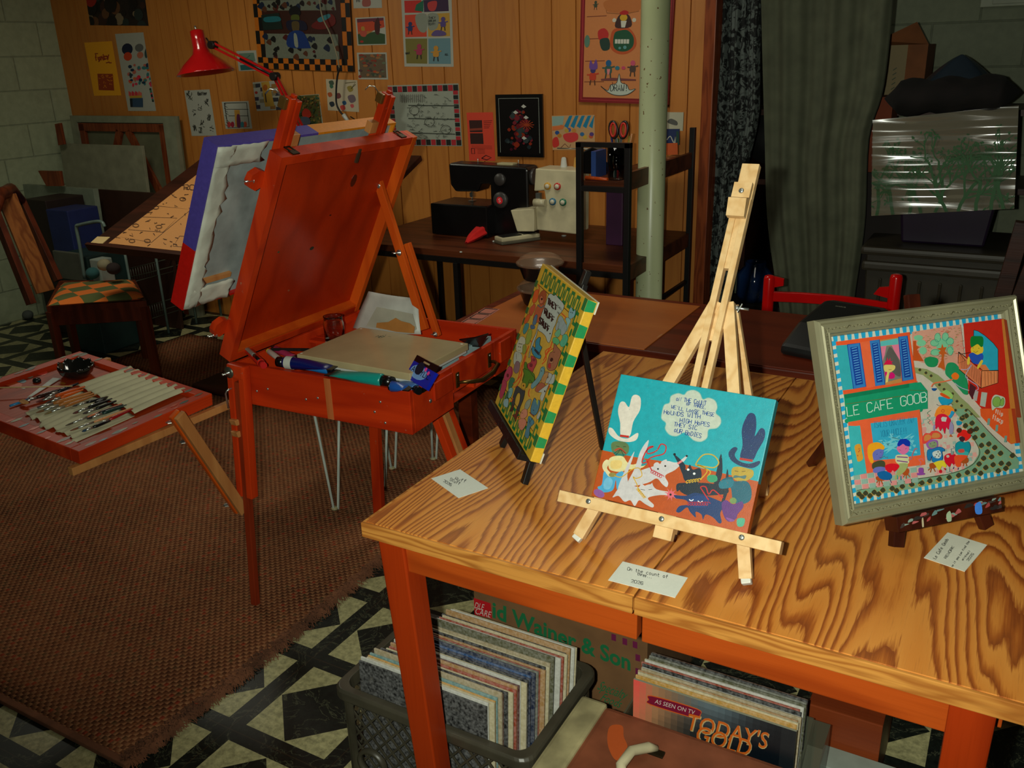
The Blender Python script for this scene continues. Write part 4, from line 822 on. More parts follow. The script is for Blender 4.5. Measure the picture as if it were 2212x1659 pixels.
a.blob([(770,740),(850,690),(920,720),(920,800),(840,840),(780,810)],(226,190,50)); a.blob([(765,600),(840,585),(920,600),(925,700),(900,730),(850,690),(770,730)],(20,120,50)); a.blob([(740,830),(790,800),(850,830),(910,810),(930,870),(880,950),(800,940),(760,880)],(40,80,180)); a.blob([(730,860),(755,870),(750,950),(720,950)],(220,190,60)); a.blob([(900,900),(925,920),(870,1010),(850,990)],(220,190,60)); a.line([(800,780),(825,800),(860,780)],K,4,True); a.el(795,740,5,5,K); a.el(870,745,5,5,K)
a.line([(640,1020),(720,1020),(780,960),(700,1100),(760,1170),(850,1230),(860,1290),(760,1300),(640,1260),(560,1200)],(170,160,190),10,True)
a.poly([(790,1300),(870,1310),(850,1440),(810,1430)],(166,160,160)); a.poly([(910,1320),(985,1330),(960,1520),(890,1500)],(170,176,166)); a.poly([(760,1200),(840,1260),(790,1420),(745,1340)],(80,30,40))
a.blob([(1040,1430),(1080,1360),(1150,1370),(1210,1400),(1215,1480),(1180,1530),(1100,1530),(1050,1560)],(186,200,176)); a.out([(1055,1430),(1090,1385),(1140,1390),(1160,1440),(1150,1500),(1100,1520),(1060,1490)],(130,170,80),K,4); a.out([(1160,1430),(1190,1400),(1205,1450),(1190,1500),(1150,1495)],(130,170,80),K,4)
a.text('flip',(1090,1600),(1190,1645),56,(206,206,196),9,up=(.1,-1)); Dc(); a.text('flocp',(1090,140),(1235,215),66,(206,206,196),9,up=(.15,-1))
for x,y in ((1045,180),(1155,270),(1275,420)): a.poly([(x-16,y-45),(x+18,y-45),(x+10,y+45),(x-24,y+45)],(110,150,140))
a.build('artwork',painted('gouache_paper',.35,.06,.25,700),P3t)
DKW=wood('dark_brown_stain',C(70,28,14),C(44,16,9),freq=9,rings=5,rough=.35)
E3=thing('tabletop_easel','dark brown wooden easel smeared with paint, under the silver framed painting','easel',(.93,.42,TT))
fl3=Zp(1935,1186,TT); fr3=Zp(2130,1143,TT)
tl3=plane_pt(F3,1966,640,-.030)
for ft,nm in ((fl3,0),(fr3,1)):
    b=B(); tp=F3(*(Vector(F3.uv(1966,740,-.03))),-.030); b.bar(ft+Vector((0,0,.004)),tp,.021,.014,up=F3.N,ch=.0015); b.build('front_leg',DKW,E3)
b=B(); b.bar(F3(*F3.uv(2010,1080,-.045),-.045),plane_pt(F3,1969,636,-.045),.024,.012,up=F3.N,ch=.002); b.build('mast',DKW,E3)
b=B(); bk=F3(W3*.45,.12,-.30); bk.z=TT+.002; b.bar(bk,F3(W3*.45,H3*.75,-.06),.018,.012,up=F3.N); b.build('back_leg',DKW,E3)
l0=F3.uv(1935,1128,.004); l1=F3.uv(2158,1078,.004)
b=B(); b.bar(F3(l0[0],-.013,-.008),F3(l1[0],-.013,-.008),.024,.030,up=F3.N,ch=.001)
a=Art(Fr(F3(l0[0],-.024,.0071),F3.U,F3.V,F3.N),None,l1[0]-l0[0],.022); Wd_=l1[0]-l0[0]
for i in range(26):
    x=R.uniform(0,Wd_); c=R.choice([(150,60,60),(120,140,130),(60,50,46),(90,120,120),(160,80,80),(40,36,34)]); y=R.uniform(0.004,.02); a.blob([(x,y),(x+R.uniform(.006,.02),y+.002),(x+.008,y+R.uniform(.003,.008)),(x+.002,y+.004)],c)
a.blob([(Wd_*.74,.004),(Wd_*.80,.003),(Wd_*.80,.02),(Wd_*.745,.018)],(60,120,210)); a.blob([(Wd_*.46,.001),(Wd_*.50,.001),(Wd_*.50,.016),(Wd_*.46,.012)],(150,170,140)); a.blob([(Wd_*.22,0),(Wd_*.235,0),(Wd_*.24,.014),(Wd_*.225,.012)],(170,160,130))
lo=b.build('ledge',DKW,E3); po=a.build('paint_smears',painted('acrylic_paint'),lo)
po.location=(0,0,0)
# ================================================================ BIG BOX EASEL
EW=wood('sienna_stained_wood',C(204,56,14),C(170,38,8),axis=0,freq=6,rings=6,rough=.42,fiber=.2,streak=C(170,110,84))
EWz=wood('sienna_stained_wood_up',C(204,58,14),C(172,40,8),axis=2,freq=6,rings=6,rough=.42,fiber=.2,streak=C(170,110,84))
EWl=wood('amber_beech',C(216,92,22),C(196,74,16),axis=2,freq=6,rings=5,rough=.42,fiber=.2)
RAW=wood('bare_beech',C(196,134,76),C(176,112,60),axis=2,freq=8,rings=5,rough=.5,fiber=.2)
PAN=wood('lid_panel_wood',C(184,48,10),C(154,36,6),axis=2,freq=3.2,rings=6,rough=.3,fiber=.3,coat=.2)
ES=thing('box_easel','reddish brown wooden sketch box easel with open lid standing on the woven rug','easel',(-.59,.84,0))
az=math.radians(1.9); FB=Fr((-.300,.567,0),(math.cos(az),math.sin(az),0),(-math.sin(az),math.cos(az),0))
BX,BY=.575,.57
b=B(); zt,zb=.76,.645
b.box(-BX,0,0,.013,zb,zt,FB,ch=.002); b.box(-BX,0,BY-.013,BY,zb,zt,FB,ch=.002); b.box(-BX,-BX+.013,.013,BY-.013,zb,zt,FB,ch=.002)
b.box(-.013,0,.013,.20,zb,zt,FB,ch=.002); b.box(-.013,0,.20,.43,.685,zt,FB,ch=.002); b.box(-.013,0,.43,BY-.013,.655,zt,FB,ch=.002)
b.box(-BX+.01,-.012,.01,BY-.01,zb+.004,zb+.01,FB); b.box(-BX+.01,-.013,.33,.34,zb+.01,zt-.02,FB); b.box(-.20,-.19,.013,.33,zb+.01,zt-.02,FB)
b.box(-BX+.013,-.40,.30,BY-.013,zt-.03,zt-.022,FB)
b.build('box',EW,ES)
b=B(); b.box(0,.008,.10,.19,.70,.748,FB,ch=.002); b.build('leg_block',EWz,ES)
b=B(); b.box(0,.008,.455,.52,.69,.752,FB,ch=.002); b.build('leg_block',EWz,ES)
b=B(); b.box(-.263,-.243,-.0012,.002,zb+.001,zt-.001,FB); b.build('light_strip',wood('bare_strip',C(196,110,60),C(180,92,44),freq=9),ES)
for x,z in ((-.525,.71),(-.46,.70),(-.50,.688),(-.33,.69),(-.09,.72),(-.11,.69),(-.08,.665),(-.29,.70)): screw(ES,FB(x,-.0005,z),-FB.V,.0035,'screw')
# handle
HB=plain('aged_brass',C(120,90,44),.3,.85,.2)
hd=[FB(.003,.222,.708),FB(.018,.226,.712),FB(.034,.24,.71),FB(.042,.28,.702),FB(.042,.34,.704),FB(.034,.385,.712),FB(.018,.395,.715),FB(.003,.398,.712)]
b=B(); b.tube(hd,[.004,.0045,.0055,.0065,.0065,.0055,.0045,.004],10); b.build('handle',HB,ES)
for y in (.222,.398): b=B(); b.box(.0,.003,y-.008,y+.008,.695,.737,FB,ch=.001); b.build('handle_plate',HB,ES); screw(ES,FB(.003,y,.73),FB.U,.003)
b=B(); b.box(-.0005,.002,.055,.085,.738,.756,FB); b.build('latch',plain('dark_brass',C(60,52,34),.4,.8),ES)
screw(ES,FB(.001,.088,.705),FB.U,.006)
# lid
al=math.radians(26.8); FL=Fr((-.935,.56,.772),(0,1,0),(math.sin(al),0,math.cos(al))); LW,LH,LD=.56,.62,.04
b=B(); b.box(0,.022,.022,LH-.022,0,LD,FL); b.box(0,LW-.022,0,.022,0,LD,FL); b.box(0,LW-.022,LH-.022,LH,0,LD,FL); b.build('lid_frame',EWz,ES)
b=B(); b.box(LW-.022,LW,0.0,LH,0,LD+.001,FL,ch=.002); b.box(.022,LW-.022,.022,.030,.008,LD-.002,FL,ch=.001); b.build('lid_frame_side',EWl,ES,'amber far side of the lid')
b=B(); b.box(.004,LW-.004,.004,LH-.004,.002,.010,FL); b.build('lid_panel',PAN,ES)
def hasp(u,v):
    f=Fr(FL(u,v,LD),FL.U,FL.V,FL.N); b=B(); b.box(-.011,.011,-.014,.006,0,.003,f); b.box(-.012,-.008,.004,.022,.001,.004,f); b.box(.008,.012,.004,.022,.001,.004,f); b.box(-.012,.012,.019,.022,.001,.004,f); b.build('latch',plain('dark_brass',C(60,52,34),.4,.8),ES)
hf=lambda u,w_:Fr(FL(u,LH,w_),FL.U,FL.N,FL.V)
def hasp2(u):
    f=Fr(FL(u,LH+.0005,LD*.55),FL.U,-FL.N); b=B(); b.box(-.012,.012,-.014,.004,0,.003,f); b.box(-.010,-.007,.0,.020,.001,.004,f); b.box(.007,.010,.0,.020,.001,.004,f); b.box(-.010,.010,.018,.021,.001,.004,f); b.build('latch',plain('dark_brass',C(60,52,34),.4,.8),ES)
hasp2(.055); hasp2(.50)
b=B(); f=Fr(FL(.30,LH-.03,LD),FL.U,FL.V,FL.N); b.box(-.005,.005,-.02,.02,-.002,.003,f); b.build('catch',plain('dull_silver_metal',C(110,105,84),.35,.8),ES)
f=Fr(FL(.26,LH-.33,.0103),FL.U,FL.V,FL.N)
for k,(x,y,rx,ry,c) in enumerate(((.0,.0,.009,.006,(24,34,18)),(-.14,.02,.004,.003,(60,80,50)),(.10,.20,.012,.020,(84,24,8)),(.04,.10,.004,.002,(40,20,10)),(-.05,-.13,.004,.003,(160,90,60)))):
    b=B(); b.prism([(x+rx*math.cos(t*.7),y+ry*math.sin(t*.7)) for t in range(9)],f,0,.0004+k*.0001,C(*c)); b.build('paint_spot',painted('acrylic_paint'),ES)
# canvas holder posts rising behind lid
for u in (.055,.435):
    b=B(); s0=FL(u,-.06,-.012); tall=.745 if u<.1 else .735
    b.bar(FL(u-.012,.30,-.013),FL(u-.012,tall,-.013),.018,.022,up=FL.N,ch=.002); b.bar(FL(u+.012,.30,-.013),FL(u+.012,tall-.008,-.013),.018,.022,up=FL.N,ch=.002); b.bar(FL(u,.60,-.014),FL(u,tall+.006,-.014),.010,.012,up=FL.N,ch=.001)
    b.build('canvas_post',EWz,ES)
    b=B(); b.box(u-.032,u-.012,tall-.03,tall-.002,-.03,-.008,FL,ch=.003); b.build('post_hook',plain('tarnished_brass_block',C(120,86,40),.4,.5),ES)
    b=B(); b.tube([FL(u-.02,tall-.01,-.03),FL(u-.035,tall+.006,-.04),FL(u-.045,tall+.005,-.05),FL(u-.05,tall-.01,-.055)],.0018,8); b.build('wire_hook',MET,ES)
b=B(); b.bar(FL(.40,LH+.003,-.012),FL(.40,LH+.035,-.012),.03,.02,up=FL.N); b.build('holder_wedge',RAW,ES)
b=B(); b.bar(FL(.085,LH-.01,-.012),FL(.085,LH+.03,-.012),.03,.02,up=FL.N); b.build('holder_wedge',RAW,ES)
def wing(parent,P,axis,r=.008,L_=.02,name='wing_nut'):
    axis=Vector(axis).normalized(); u=axis.cross(Vector((0,0,1))); u=u.normalized() if u.length>.1 else Vector((1,0,0)); f=Fr(P,u,axis.cross(u),axis)
    b=B(); b.lathe([(0,0),(r,0),(r,.0015),(r*.5,.002),(r*.5,L_*.4),(.0022,L_*.4),(.0022,L_),(0,L_)],f,14); b.box(-r*1.4,-r*.4,-.001,.001,L_*.25,L_*.8,f,ch=.0008); b.box(r*.4,r*1.4,-.001,.001,L_*.25,L_*.8,f,ch=.0008); return b.build(name,MET,parent)
for v in (.60,.02):
    b=B(); b.prism([(0,-.02),(.018,-.028),(.04,-.016),(.045,.0),(.04,.018),(.018,.028),(0,.022)],Fr(FL(0,v-.06 if v>.3 else v+.075,-.004),-FL.U,FL.V),-.006,.012) ; b.build('canvas_clamp',EWz,ES); wing(ES,FL(-.03,v-.06 if v>.3 else v+.055,-.004),-FL.U,.008,.024)
# strut from lid to box, slotted
sA=Yp(822,398,1.06); sM=Yp(872,560,1.03); sB=Yp(946,726,1.045)
b=B(); b.bar(sA+Vector((-.01,0,.016)),Yp(918,712,1.02),.026,.016,up=(0,1,0),ch=.002); b.build('lid_strut',EWl,ES)
b=B(); b.bar(Yp(880,525,1.045),sB,.020,.016,up=(0,1,0),ch=.003); b.build('lid_strut_lower',EWl,ES)
screw(ES,Yp(818,402,1.05),(.3,-1,0),.007); wing(ES,Yp(862,546,1.008),(-.2,-1,.1),.009,.022)
wing(ES,Yp(940,722,1.03),(0,-1,0),.008,.01)
# legs
def leg(pt,pb,w_=.032,d_=.022,mt=EWz,name='leg'):
    b=B(); b.bar(pb,pt,w_,d_,up=(0,1,0),ch=.002); return b.build(name,mt,ES)
A0=Xp(520,800,-.862)
# front left leg: two outer rails with a sliding centre piece
lt=Vector((-.838,.533,.775)); lb=Vector((-.882,.506,0)); dL=(lb-lt).normalized()
for s_ in (-.021,.021):
    b=B(); p=lt+Vector((s_,0,-.0)); b.bar(p+dL*.02,lt+Vector((s_*.9,0,0))+dL*.405,.020,.026,up=(0,1,0),ch=.002); b.build('leg_rail',EWz,ES)
b=B(); b.bar(lt+dL*.01,lt+dL*.05,.062,.028,up=(0,1,0),ch=.006); b.build('leg_head',EWz,ES)
b=B(); b.bar(lt+dL*.06,lb+Vector((0,0,.002)),.021,.018,up=(0,1,0),ch=.002); b.build('leg_slide',wood('worn_leg_wood',C(150,52,22),C(116,34,14),axis=2,freq=7,rings=4),ES)
f=Fr(lt+Vector((-.022,-.015,-.032)),(1,0,0),(0,0,1),(0,-1,0)); b=B(); b.lathe([(0,0),(.016,0),(.016,.002),(0,.002)],f,24); b.build('washer',plain('grey_steel',C(120,124,110),.35,.8),ES); wing(ES,f(0,0,.002),(0,-1,0),.005,.022)
b=B(); b.tube([f(0,-.045,.0),f(-.006,-.050,.012),f(-.010,-.058,.014),f(-.008,-.10,.014)],.0024,8); b.build('hook',MET,ES)
for z in (.60,.565): b=B(); b.box(-.012,.012,-.009,.009,0,.014,Fr(Vector((-.862,.52,z)),(1,0,.0),(0,-.3,1),(0,-1,0)),ch=.002); b.build('leg_wedge',RAW,ES)
# back left leg, rear leg
leg(Vector((-.735,.965,.65)),Vector((-.782,.985,.001)),.034,.022); b=B(); b.bar(Vector((-.733,.95,.63)),Vector((-.737,.95,.56)),.046,.02,up=(0,1,0),ch=.004); b.build('leg_head',EWz,ES); screw(ES,Vector((-.738,.938,.605)),(0,-1,0),.006)
for dx in (-.028,.028):
    tp=Vector((-.375,.83+dx*0,.64)); 
    b=B(); b.bar(Vector((-.385,.80+dx,.645)),Vector((-.265,.80+dx,.33)),.022,.024,up=(0,1,0),ch=.002); b.build('leg_rail',EWz,ES)
b=B(); b.bar(Vector((-.37,.80,.62)),Vector((-.14,.80,.002)),.020,.024,up=(0,1,0),ch=.002); b.build('leg_slide',RAW,ES)
# tray support rails + brace
N0=Zp(154,973,.66); R0=Zp(500,822,.69)
b=B(); b.bar(Vector((-.925,.062,.634)),Vector((-.905,.57,.634)),.018,.020,ch=.002); b.build('support_rail',RAW,ES)
b=B(); b.bar(Vector((-1.40,.10,.685)),Vector((-1.42,.56,.685)),.018,.020,ch=.002); b.build('support_rail',RAW,ES)
bt0=Xp(381,895,-.872); bb0=Xp(521,1103,-.895)
for s_ in (-.010,.010):
    b=B(); o_=Vector((s_,0,0)); b.bar(bt0+o_+Vector((0,-.03,.0)) if False else bt0+o_,bb0+o_,.013,.030,up=(0,1,0),ch=.002); b.build('brace',EWl if s_<0 else RAW,ES)
for k in (.06,.25,.92): wing(ES,bt0.lerp(bb0,k)+Vector((-.014,-.01,0)),(-.6,-.8,0),.008,.02)
# ---------- stretched canvas clamped on the lid (seen from behind)
CV=thing('stretched_canvas','back of a large canvas with purple, red and orange painted edges clamped on the easel','canvas',FL(.25,.16,-.03))
c0,c1,v0,v1=-.145,.535,.175,.632; CD=.042
b=B(); FC=Fr(FL.O,FL.U,FL.V,FL.N); PU=C(78,66,150,1.2); RD=C(190,18,8,1.2); YO=C(214,130,24,1.2)
n0=-.026; vm=.352; um=.20
def ed(u0,u1,va,vb,c): b.box(u0,u1,va,vb,n0-CD,n0,FC,c)
ed(c0,c0+.006,vm,v1,PU); ed(c0,c0+.006,v0,vm,RD); ed(c0+.006,um,v1-.006,v1,PU); ed(um,c1-.006,v1-.006,v1,YO); ed(c1-.006,c1,v0,v1,YO); ed(c0+.006,c1-.006,v0,v0+.006,RD)
b.box(c0+.004,c1-.004,v0+.004,v1-.004,n0-CD+.001,n0-CD+.004,FC,PU)
b.build('painted_edges',painted('acrylic_paint'),CV)
PAPR=plain('crumpled_paper',C(196,198,184),.6,0,.16)
b=B(); b.box(c0+.004,c1-.004,v0+.004,v1-.004,n0-.020,n0-.012,FC); b.build('canvas_back',plain('silver_grey_canvas',C(150,160,158),.6,0,.2),CV)
def crumple(u0,u1,va,vb,nu,nv,seed):
    rr=random.Random(seed); g={}
    def fn(s_,t_):
        k=(round(s_*nu),round(t_*nv))
        if k not in g: g[k]=(rr.uniform(-1,1)*.003,rr.uniform(0,1)*.006)
        du,dn=g[k]; ex=.006 if 0<k[0]<nu else (.0 if k[0]==0 else rr.uniform(-.012,.008))
        return FC(u0+(u1-u0)*s_+du*(0 if k[0] in (0,) else 1)+(ex if k[0]==nu else 0),va+(vb-va)*t_,n0+.0005+dn*(0 if k[0]==0 else 1))
    b=B(); b.sheet(fn,nu,nv,smooth=True); return b
crumple(c0+.003,c0+.052,v0+.003,v1-.003,4,26,3).build('folded_canvas',PAPR,CV,solid=.001)
FR2=Fr(FC.O,FC.V,FC.U,-FC.N)
b=crumple(c0+.003,c0+.16,v1-.055,v1-.003,10,4,5); b.build('folded_canvas',PAPR,CV,solid=.001)
b=crumple(c0+.003,c0+.16,v0+.003,v0+.06,10,5,9); b.build('folded_canvas',PAPR,CV,solid=.001)
b=B(); b.box(c0+.05,c0+.15,v0+.062,v0+.075,n0-.012,n0-.003,FC); b.build('stretcher_bar',RAW,CV)
# ================================================================ PULL-OUT TRAY WITH BRUSHES
tN=Zp(170,976,.68); tR=Zp(458,850,.68); tB=Zp(192,752,.733)
tU=(tR-tN).normalized(); tV=(tB-tR); LV=tV.length; LU=(tR-tN).length; tV=tV-tU*tV.dot(tU); tV.normalize()
FT=Fr(tN,tU,tV); 
if FT.N.z<0: FT.N=-FT.N
TR=thing('paint_tray','paint smeared wooden tray held out beside the box easel, holding the brushes','tray',FT(LU/2,LV/2,-.04))
b=B()
for x0,x1,y0,y1 in ((0,LU,0,.03),(0,LU,LV-.03,LV),(0,.03,.03,LV-.03),(LU-.03,LU,.03,LV-.03)): b.box(x0,x1,y0,y1,-.034,0,FT,ch=.002)
b.build('tray_rim',wood('paint_smeared_wood',C(200,60,18),C(168,42,10),axis=1,freq=6,rings=5,rough=.45,streak=C(96,96,80)),TR)
b=B(); b.box(.028,LU-.028,.028,LV-.028,-.03,-.014,FT); b.build('tray_floor',wood('tray_floor_wood',C(172,58,18),C(140,40,12),axis=1,freq=8,rings=5,rough=.45,fiber=.5),TR)
TU=lambda x,y,c=0: FT.uv(x,y,c)
a=Art(FT,None,LU,LV,base=.0003,k=1.1)
for i in range(46):
    e=R.random(); s_=R.uniform(.006,.022); c=R.choice([(110,106,84),(90,100,90),(196,70,30),(150,150,120),(60,80,70),(206,90,60),(120,90,70),(70,110,120)])
    x,y=R.choice([(R.uniform(0,LU),R.uniform(.004,.026)),(R.uniform(.004,.026),R.uniform(0,LV)),(R.uniform(0,LU),LV-R.uniform(.004,.026)),(LU-R.uniform(.004,.026),R.uniform(0,LV))])
    a.blob([(x-s_,y),(x,y+s_*.35),(x+s_,y+s_*.1),(x,y-s_*.3)],c)
a.z=-.0136
for px,py,s_,c in ((45,822,.02,(70,130,140)),(85,803,.03,(220,70,50)),(60,812,.02,(110,130,110)),(130,775,.015,(40,120,190)),(112,785,.02,(120,120,100)),(215,790,.02,(130,140,120)),(135,828,.012,(190,110,30)),(50,838,.008,(180,190,170)),(232,788,.012,(180,120,40)),(30,830,.03,(200,80,30))):
    u,v=TU(px,py,-.014); a.blob([(u-s_*.4,v-s_),(u+s_*.4,v-s_*.6),(u+s_*.3,v+s_),(u-s_*.5,v+s_*.7)],c)
tag(a.build('dried_paint',painted('acrylic_paint'),TR),kind='stuff')
# wavy black bowl
u,v=TU(166,812,-.013)
f=Fr(FT(u,v,-.013),FT.U,FT.V,FT.N); b=B(); vs=[]; seg=40
prf=[(.0,.0),(.030,.0),(.042,.012),(.047,.028),(.046,.036),(.042,.034),(.036,.012),(.0,.006)]
for r_,h_ in prf:
    for k in range(seg):
        an=2*math.pi*k/seg; wv=1+.045*math.cos(an*9)*(h_/.036); vs.append(f(r_*wv*math.cos(an),r_*wv*math.sin(an),h_+(.0035*math.cos(an*9) if h_>.03 else 0)))
b.add(vs,[(i*seg+k,i*seg+(k+1)%seg,(i+1)*seg+(k+1)%seg,(i+1)*seg+k) for i in range(len(prf)-1) for k in range(seg)],None,True)
tag(b.build('scalloped_bowl',plain('smoked_glass',C(22,24,22),.12,0,.1,Coat_Weight=.6)),'small dark glass bowl with wavy rim on the paint tray','bowl')
# canvas brush roll with sewn pockets
ca=plain('cotton_canvas',C(190,186,152),.8,0,.08)
Q=[TU(163,829),TU(277,790),TU(403,840),TU(290,889)]; Q2=[TU(48,888),TU(163,829),TU(290,889),TU(162,946)]
def bl4(q,s_,t_): return ((1-t_)*((1-s_)*q[0][0]+s_*q[1][0])+t_*((1-s_)*q[3][0]+s_*q[2][0]),(1-t_)*((1-s_)*q[0][1]+s_*q[1][1])+t_*((1-s_)*q[3][1]+s_*q[2][1]))
BR=thing('brush_roll','cream canvas brush roll unrolled on the paint tray','brush roll',FT(*bl4(Q2,.5,.5),-.012))
b=B(); b.sheet(lambda s_,t_:FT(*bl4(Q,s_,t_),-.006+.0055*abs(math.sin(t_*math.pi*9))+.002*math.sin(s_*3)+ (.003*math.sin(t_*40) if s_>.96 else 0)),14,72); b.build('pocket_flap',ca,BR,solid=.0012)
rr=random.Random(4); wob=[rr.uniform(-1,1) for _ in range(60)]
b=B(); b.sheet(lambda s_,t_:FT(*bl4(Q2,s_-(.06*wob[int(t_*16)] if s_<.05 else 0),t_),-.012+(.004*abs(math.sin(t_*26+2)) +.003*math.sin(t_*60))*(1-s_)**2+.0012*math.sin(t_*37)),16,64); b.build('base_cloth',ca,BR,solid=.0012)
# brushes
def brush(p,q,hc,bc,name_label,th=.003,wd=None,fl=.25,bl_=.12,fc=(190,190,180),cat='paintbrush',grp='brushes in the canvas roll'):
    # p = bristle tip px, q = handle end px
    up,vp=TU(*p,-.004); uq,vq=TU(*q,-.004); P=FT(up,vp,-.0055+th*.5); Qv=FT(uq,vq,-.0045+th); d=(Qv-P); Ln=d.length; d.normalize()
    t=thing('paintbrush',name_label,cat,P.lerp(Qv,.5),group=None)
    wd=wd or th; side=d.cross(FT.N).normalized()
    b=B(); b.tube([P+d*(Ln*(bl_+fl)),P+d*(Ln*(bl_+fl+.12)),P+d*(Ln*.7),Qv-d*.002,Qv],[th*.8,th*1.15,th,th*.6,th*.35],8,C(*hc)); b.build('handle',painted('lacquered_handle',.3,.04),t)
    b=B(); b.tube([P+d*Ln*bl_,P+d*Ln*(bl_+fl)],[th*.85,th*.85],8,C(*fc)); b.build('ferrule',MET,t)
    b=B(); f_=Fr(P,side,FT.N,d); n_=7; vs=[]
    for hh,w_,k_ in ((0,.55*wd,.15*th),(Ln*bl_*.5,wd*1.1,.6*th),(Ln*bl_,wd*.9,.75*th)):
        for i in range(8): an=i*math.pi/4; vs.append(f_(w_*math.cos(an),k_*math.sin(an),hh))
    b.add(vs,[(r*8+i,r*8+(i+1)%8,(r+1)*8+(i+1)%8,(r+1)*8+i) for r in range(2) for i in range(8)]+[tuple(range(8))],C(*bc),True); b.build('bristles',painted('bristle',.7,.1),t)
    return t
X2=lambda x,y:(130+x*.1311,780+y*.1311); X1=lambda x,y:(x*.15066,740+y*.15066)
brs=[(X1(640,790),X1(1130,600),(16,20,34),(60,40,30),.0045,'brush with a black handle, topmost in the roll'),
(X1(300,870),X1(880,690),(50,22,14),(190,130,60),.0050,'wide flat brush with tan bristles at the left end of the roll',.018),
(X1(520,860),X1(1220,650),(206,84,20),(110,30,20),.0045,'orange handled brush just below the black handled one'),
(X1(660,870),X1(1200,690),(214,90,20),(60,40,30),.0040,'bright orange handled brush with printed dots in the roll'),
(X1(420,980),X1(1310,730),(178,110,50),(176,170,150),.0048,'tan wooden brush with a pale flat tip in the roll'),
(X1(520,1010),X1(1350,745),(182,116,54),(120,80,40),.0040,'tan wooden brush with brown bristles, middle of the roll'),
(X1(640,1030),X1(1390,760),(170,104,48),(130,110,60),.0036,'tan wooden brush lying lowest of the tan ones'),
(X1(1040,915),X1(1560,790),(12,12,12),(60,50,50),.0034,'short black brush with a pointed tip near the pockets'),
(X2(210,870),X2(860,640),(14,12,12),(90,40,30),.0042,'thick black handled brush poking from the pockets'),
(X2(375,875),X2(930,675),(14,14,14),(60,50,44),.0042,'black round brush with a steel ferrule near the pockets'),
(X2(450,790),X2(780,620),(18,16,16),(26,22,20),.0055,'fat black brush with black bristles near the pockets'),
(X2(90,1065),X2(1020,715),(196,110,70),(70,60,40),.0030,'thin salmon coloured brush lying across the cloth'),
(X2(385,945),X2(1040,735),(12,12,14),(70,24,16),.0036,'black and brown tipped brush above the green one'),
(X2(440,960),X2(1100,745),(20,50,44),(30,20,16),.0042,'dark green handled brush near the cloth edge'),
(X2(165,1150),X2(1170,790),(204,140,90),(120,70,40),.0032,'pale wooden brush beside the red handled one'),
(X2(560,1080),X2(1200,810),(150,14,18),(190,120,80),.0042,'red handled brush at the lower edge of the roll'),
(X2(360,1165),X2(830,1000),(10,12,16),(20,60,90),.0040,'black brush with blue band, lowest in the roll')]
for r_ in brs: brush(r_[0],r_[1],r_[2],r_[3],r_[5],r_[4],r_[6] if len(r_)>6 else None)
p=FT(*TU(-60,848,.0),.012); q=FT(*TU(157,837,.0),.004); b=B(); b.tube([p,q],[.0022,.0016],7); tag(b.build('wooden_stick',plain('pale_stick',C(206,176,120))),'thin pale wooden stick lying across the tray from the left','stick')
b=B(); p=FT(*TU(20,870),-.009); q=FT(*TU(62,856),-.009); b.tube([p,q],[.003,.004],8); tag(b.build('blue_pen',plain('sky_blue_plastic',C(40,140,200),.3)),'sky blue pen at the left end of the paint tray','pen')
P_=[FT(*TU(*X1(x,y),-.012),-.012) for x,y in ((390,790),(760,510),(870,520),(450,780))]
b=B(); b.add(P_+[v_+FT.N*.0015 for v_ in P_],[(3,2,1,0),(4,5,6,7),(0,1,5,4),(1,2,6,5),(2,3,7,6),(3,0,4,7)]); tag(b.build('paper_sleeve',plain('white_paper',C(190,194,186))),'narrow white paper sleeve between the bowl and the brushes','paper')
b=B(); f=Fr(FT(*TU(*X1(530,560),-.013),-.013),FT.U,FT.V,FT.N); b.lathe([(0,0),(.010,0),(.011,.003),(.009,.009),(0,.010)],f,20); tag(b.build('bottle_cap',plain('dark_cap',C(22,30,28),.3)),'small round dark cap on the paint tray left of the bowl','cap')
# ================================================================ CONTENTS OF THE EASEL BOX
FPl=Fr((0,0,.787),(1,0,0),(0,1,0))
pq=[Zp(*q_,.787) for q_ in ((783,706),(1021,745),(876,803),(636,766))]
U_=(pq[2]-pq[3]+pq[1]-pq[0]).normalized(); V_=Vector((-U_.y,U_.x,0)); W_=((pq[2]-pq[3]).length+(pq[1]-pq[0]).length)/2; H_=((pq[0]-pq[3]).length+(pq[1]-pq[2]).length)/2
cen=sum(pq,Vector())/4; FP_=Fr(cen-U_*W_/2-V_*H_/2,U_,V_)
t=thing('palette_box','closed white plastic palette box resting on top of the paint tubes in the easel','palette',cen-Vector((0,0,.02)))
b=B(); b.box(0,W_,0,H_,-.019,0,FP_,ch=.002); b.build('lid',plain('glossy_grey_white_plastic',C(176,160,120),.16,0,.06),t)
b=B(); b.box(.004,W_-.004,.004,H_-.004,-.027,-.0185,FP_,ch=.001); b.build('base',plain('white_plastic',C(206,210,204),.3),t)
a=Art(FP_,None,W_,H_,base=.0002)
for x,y in ((.008,.01),(W_-.012,H_-.014),(.012,H_-.012)): a.el(x,y,.004,.003,(225,225,215))
uw=(Zp(916,735,.787)-FP_.O); 
for i in range(9): x=.10+R.uniform(0,.035); y=H_-.055+R.uniform(0,.02); a.line([(x,y),(x+R.uniform(-.006,.008),y+R.uniform(-.008,.008))],(80,90,74),.0014)
a.text('MB',(.10,H_-.06),(.122,H_-.06),.016,(60,74,60),.0016); a.build('ink_marks',painted('card_stock'),t)
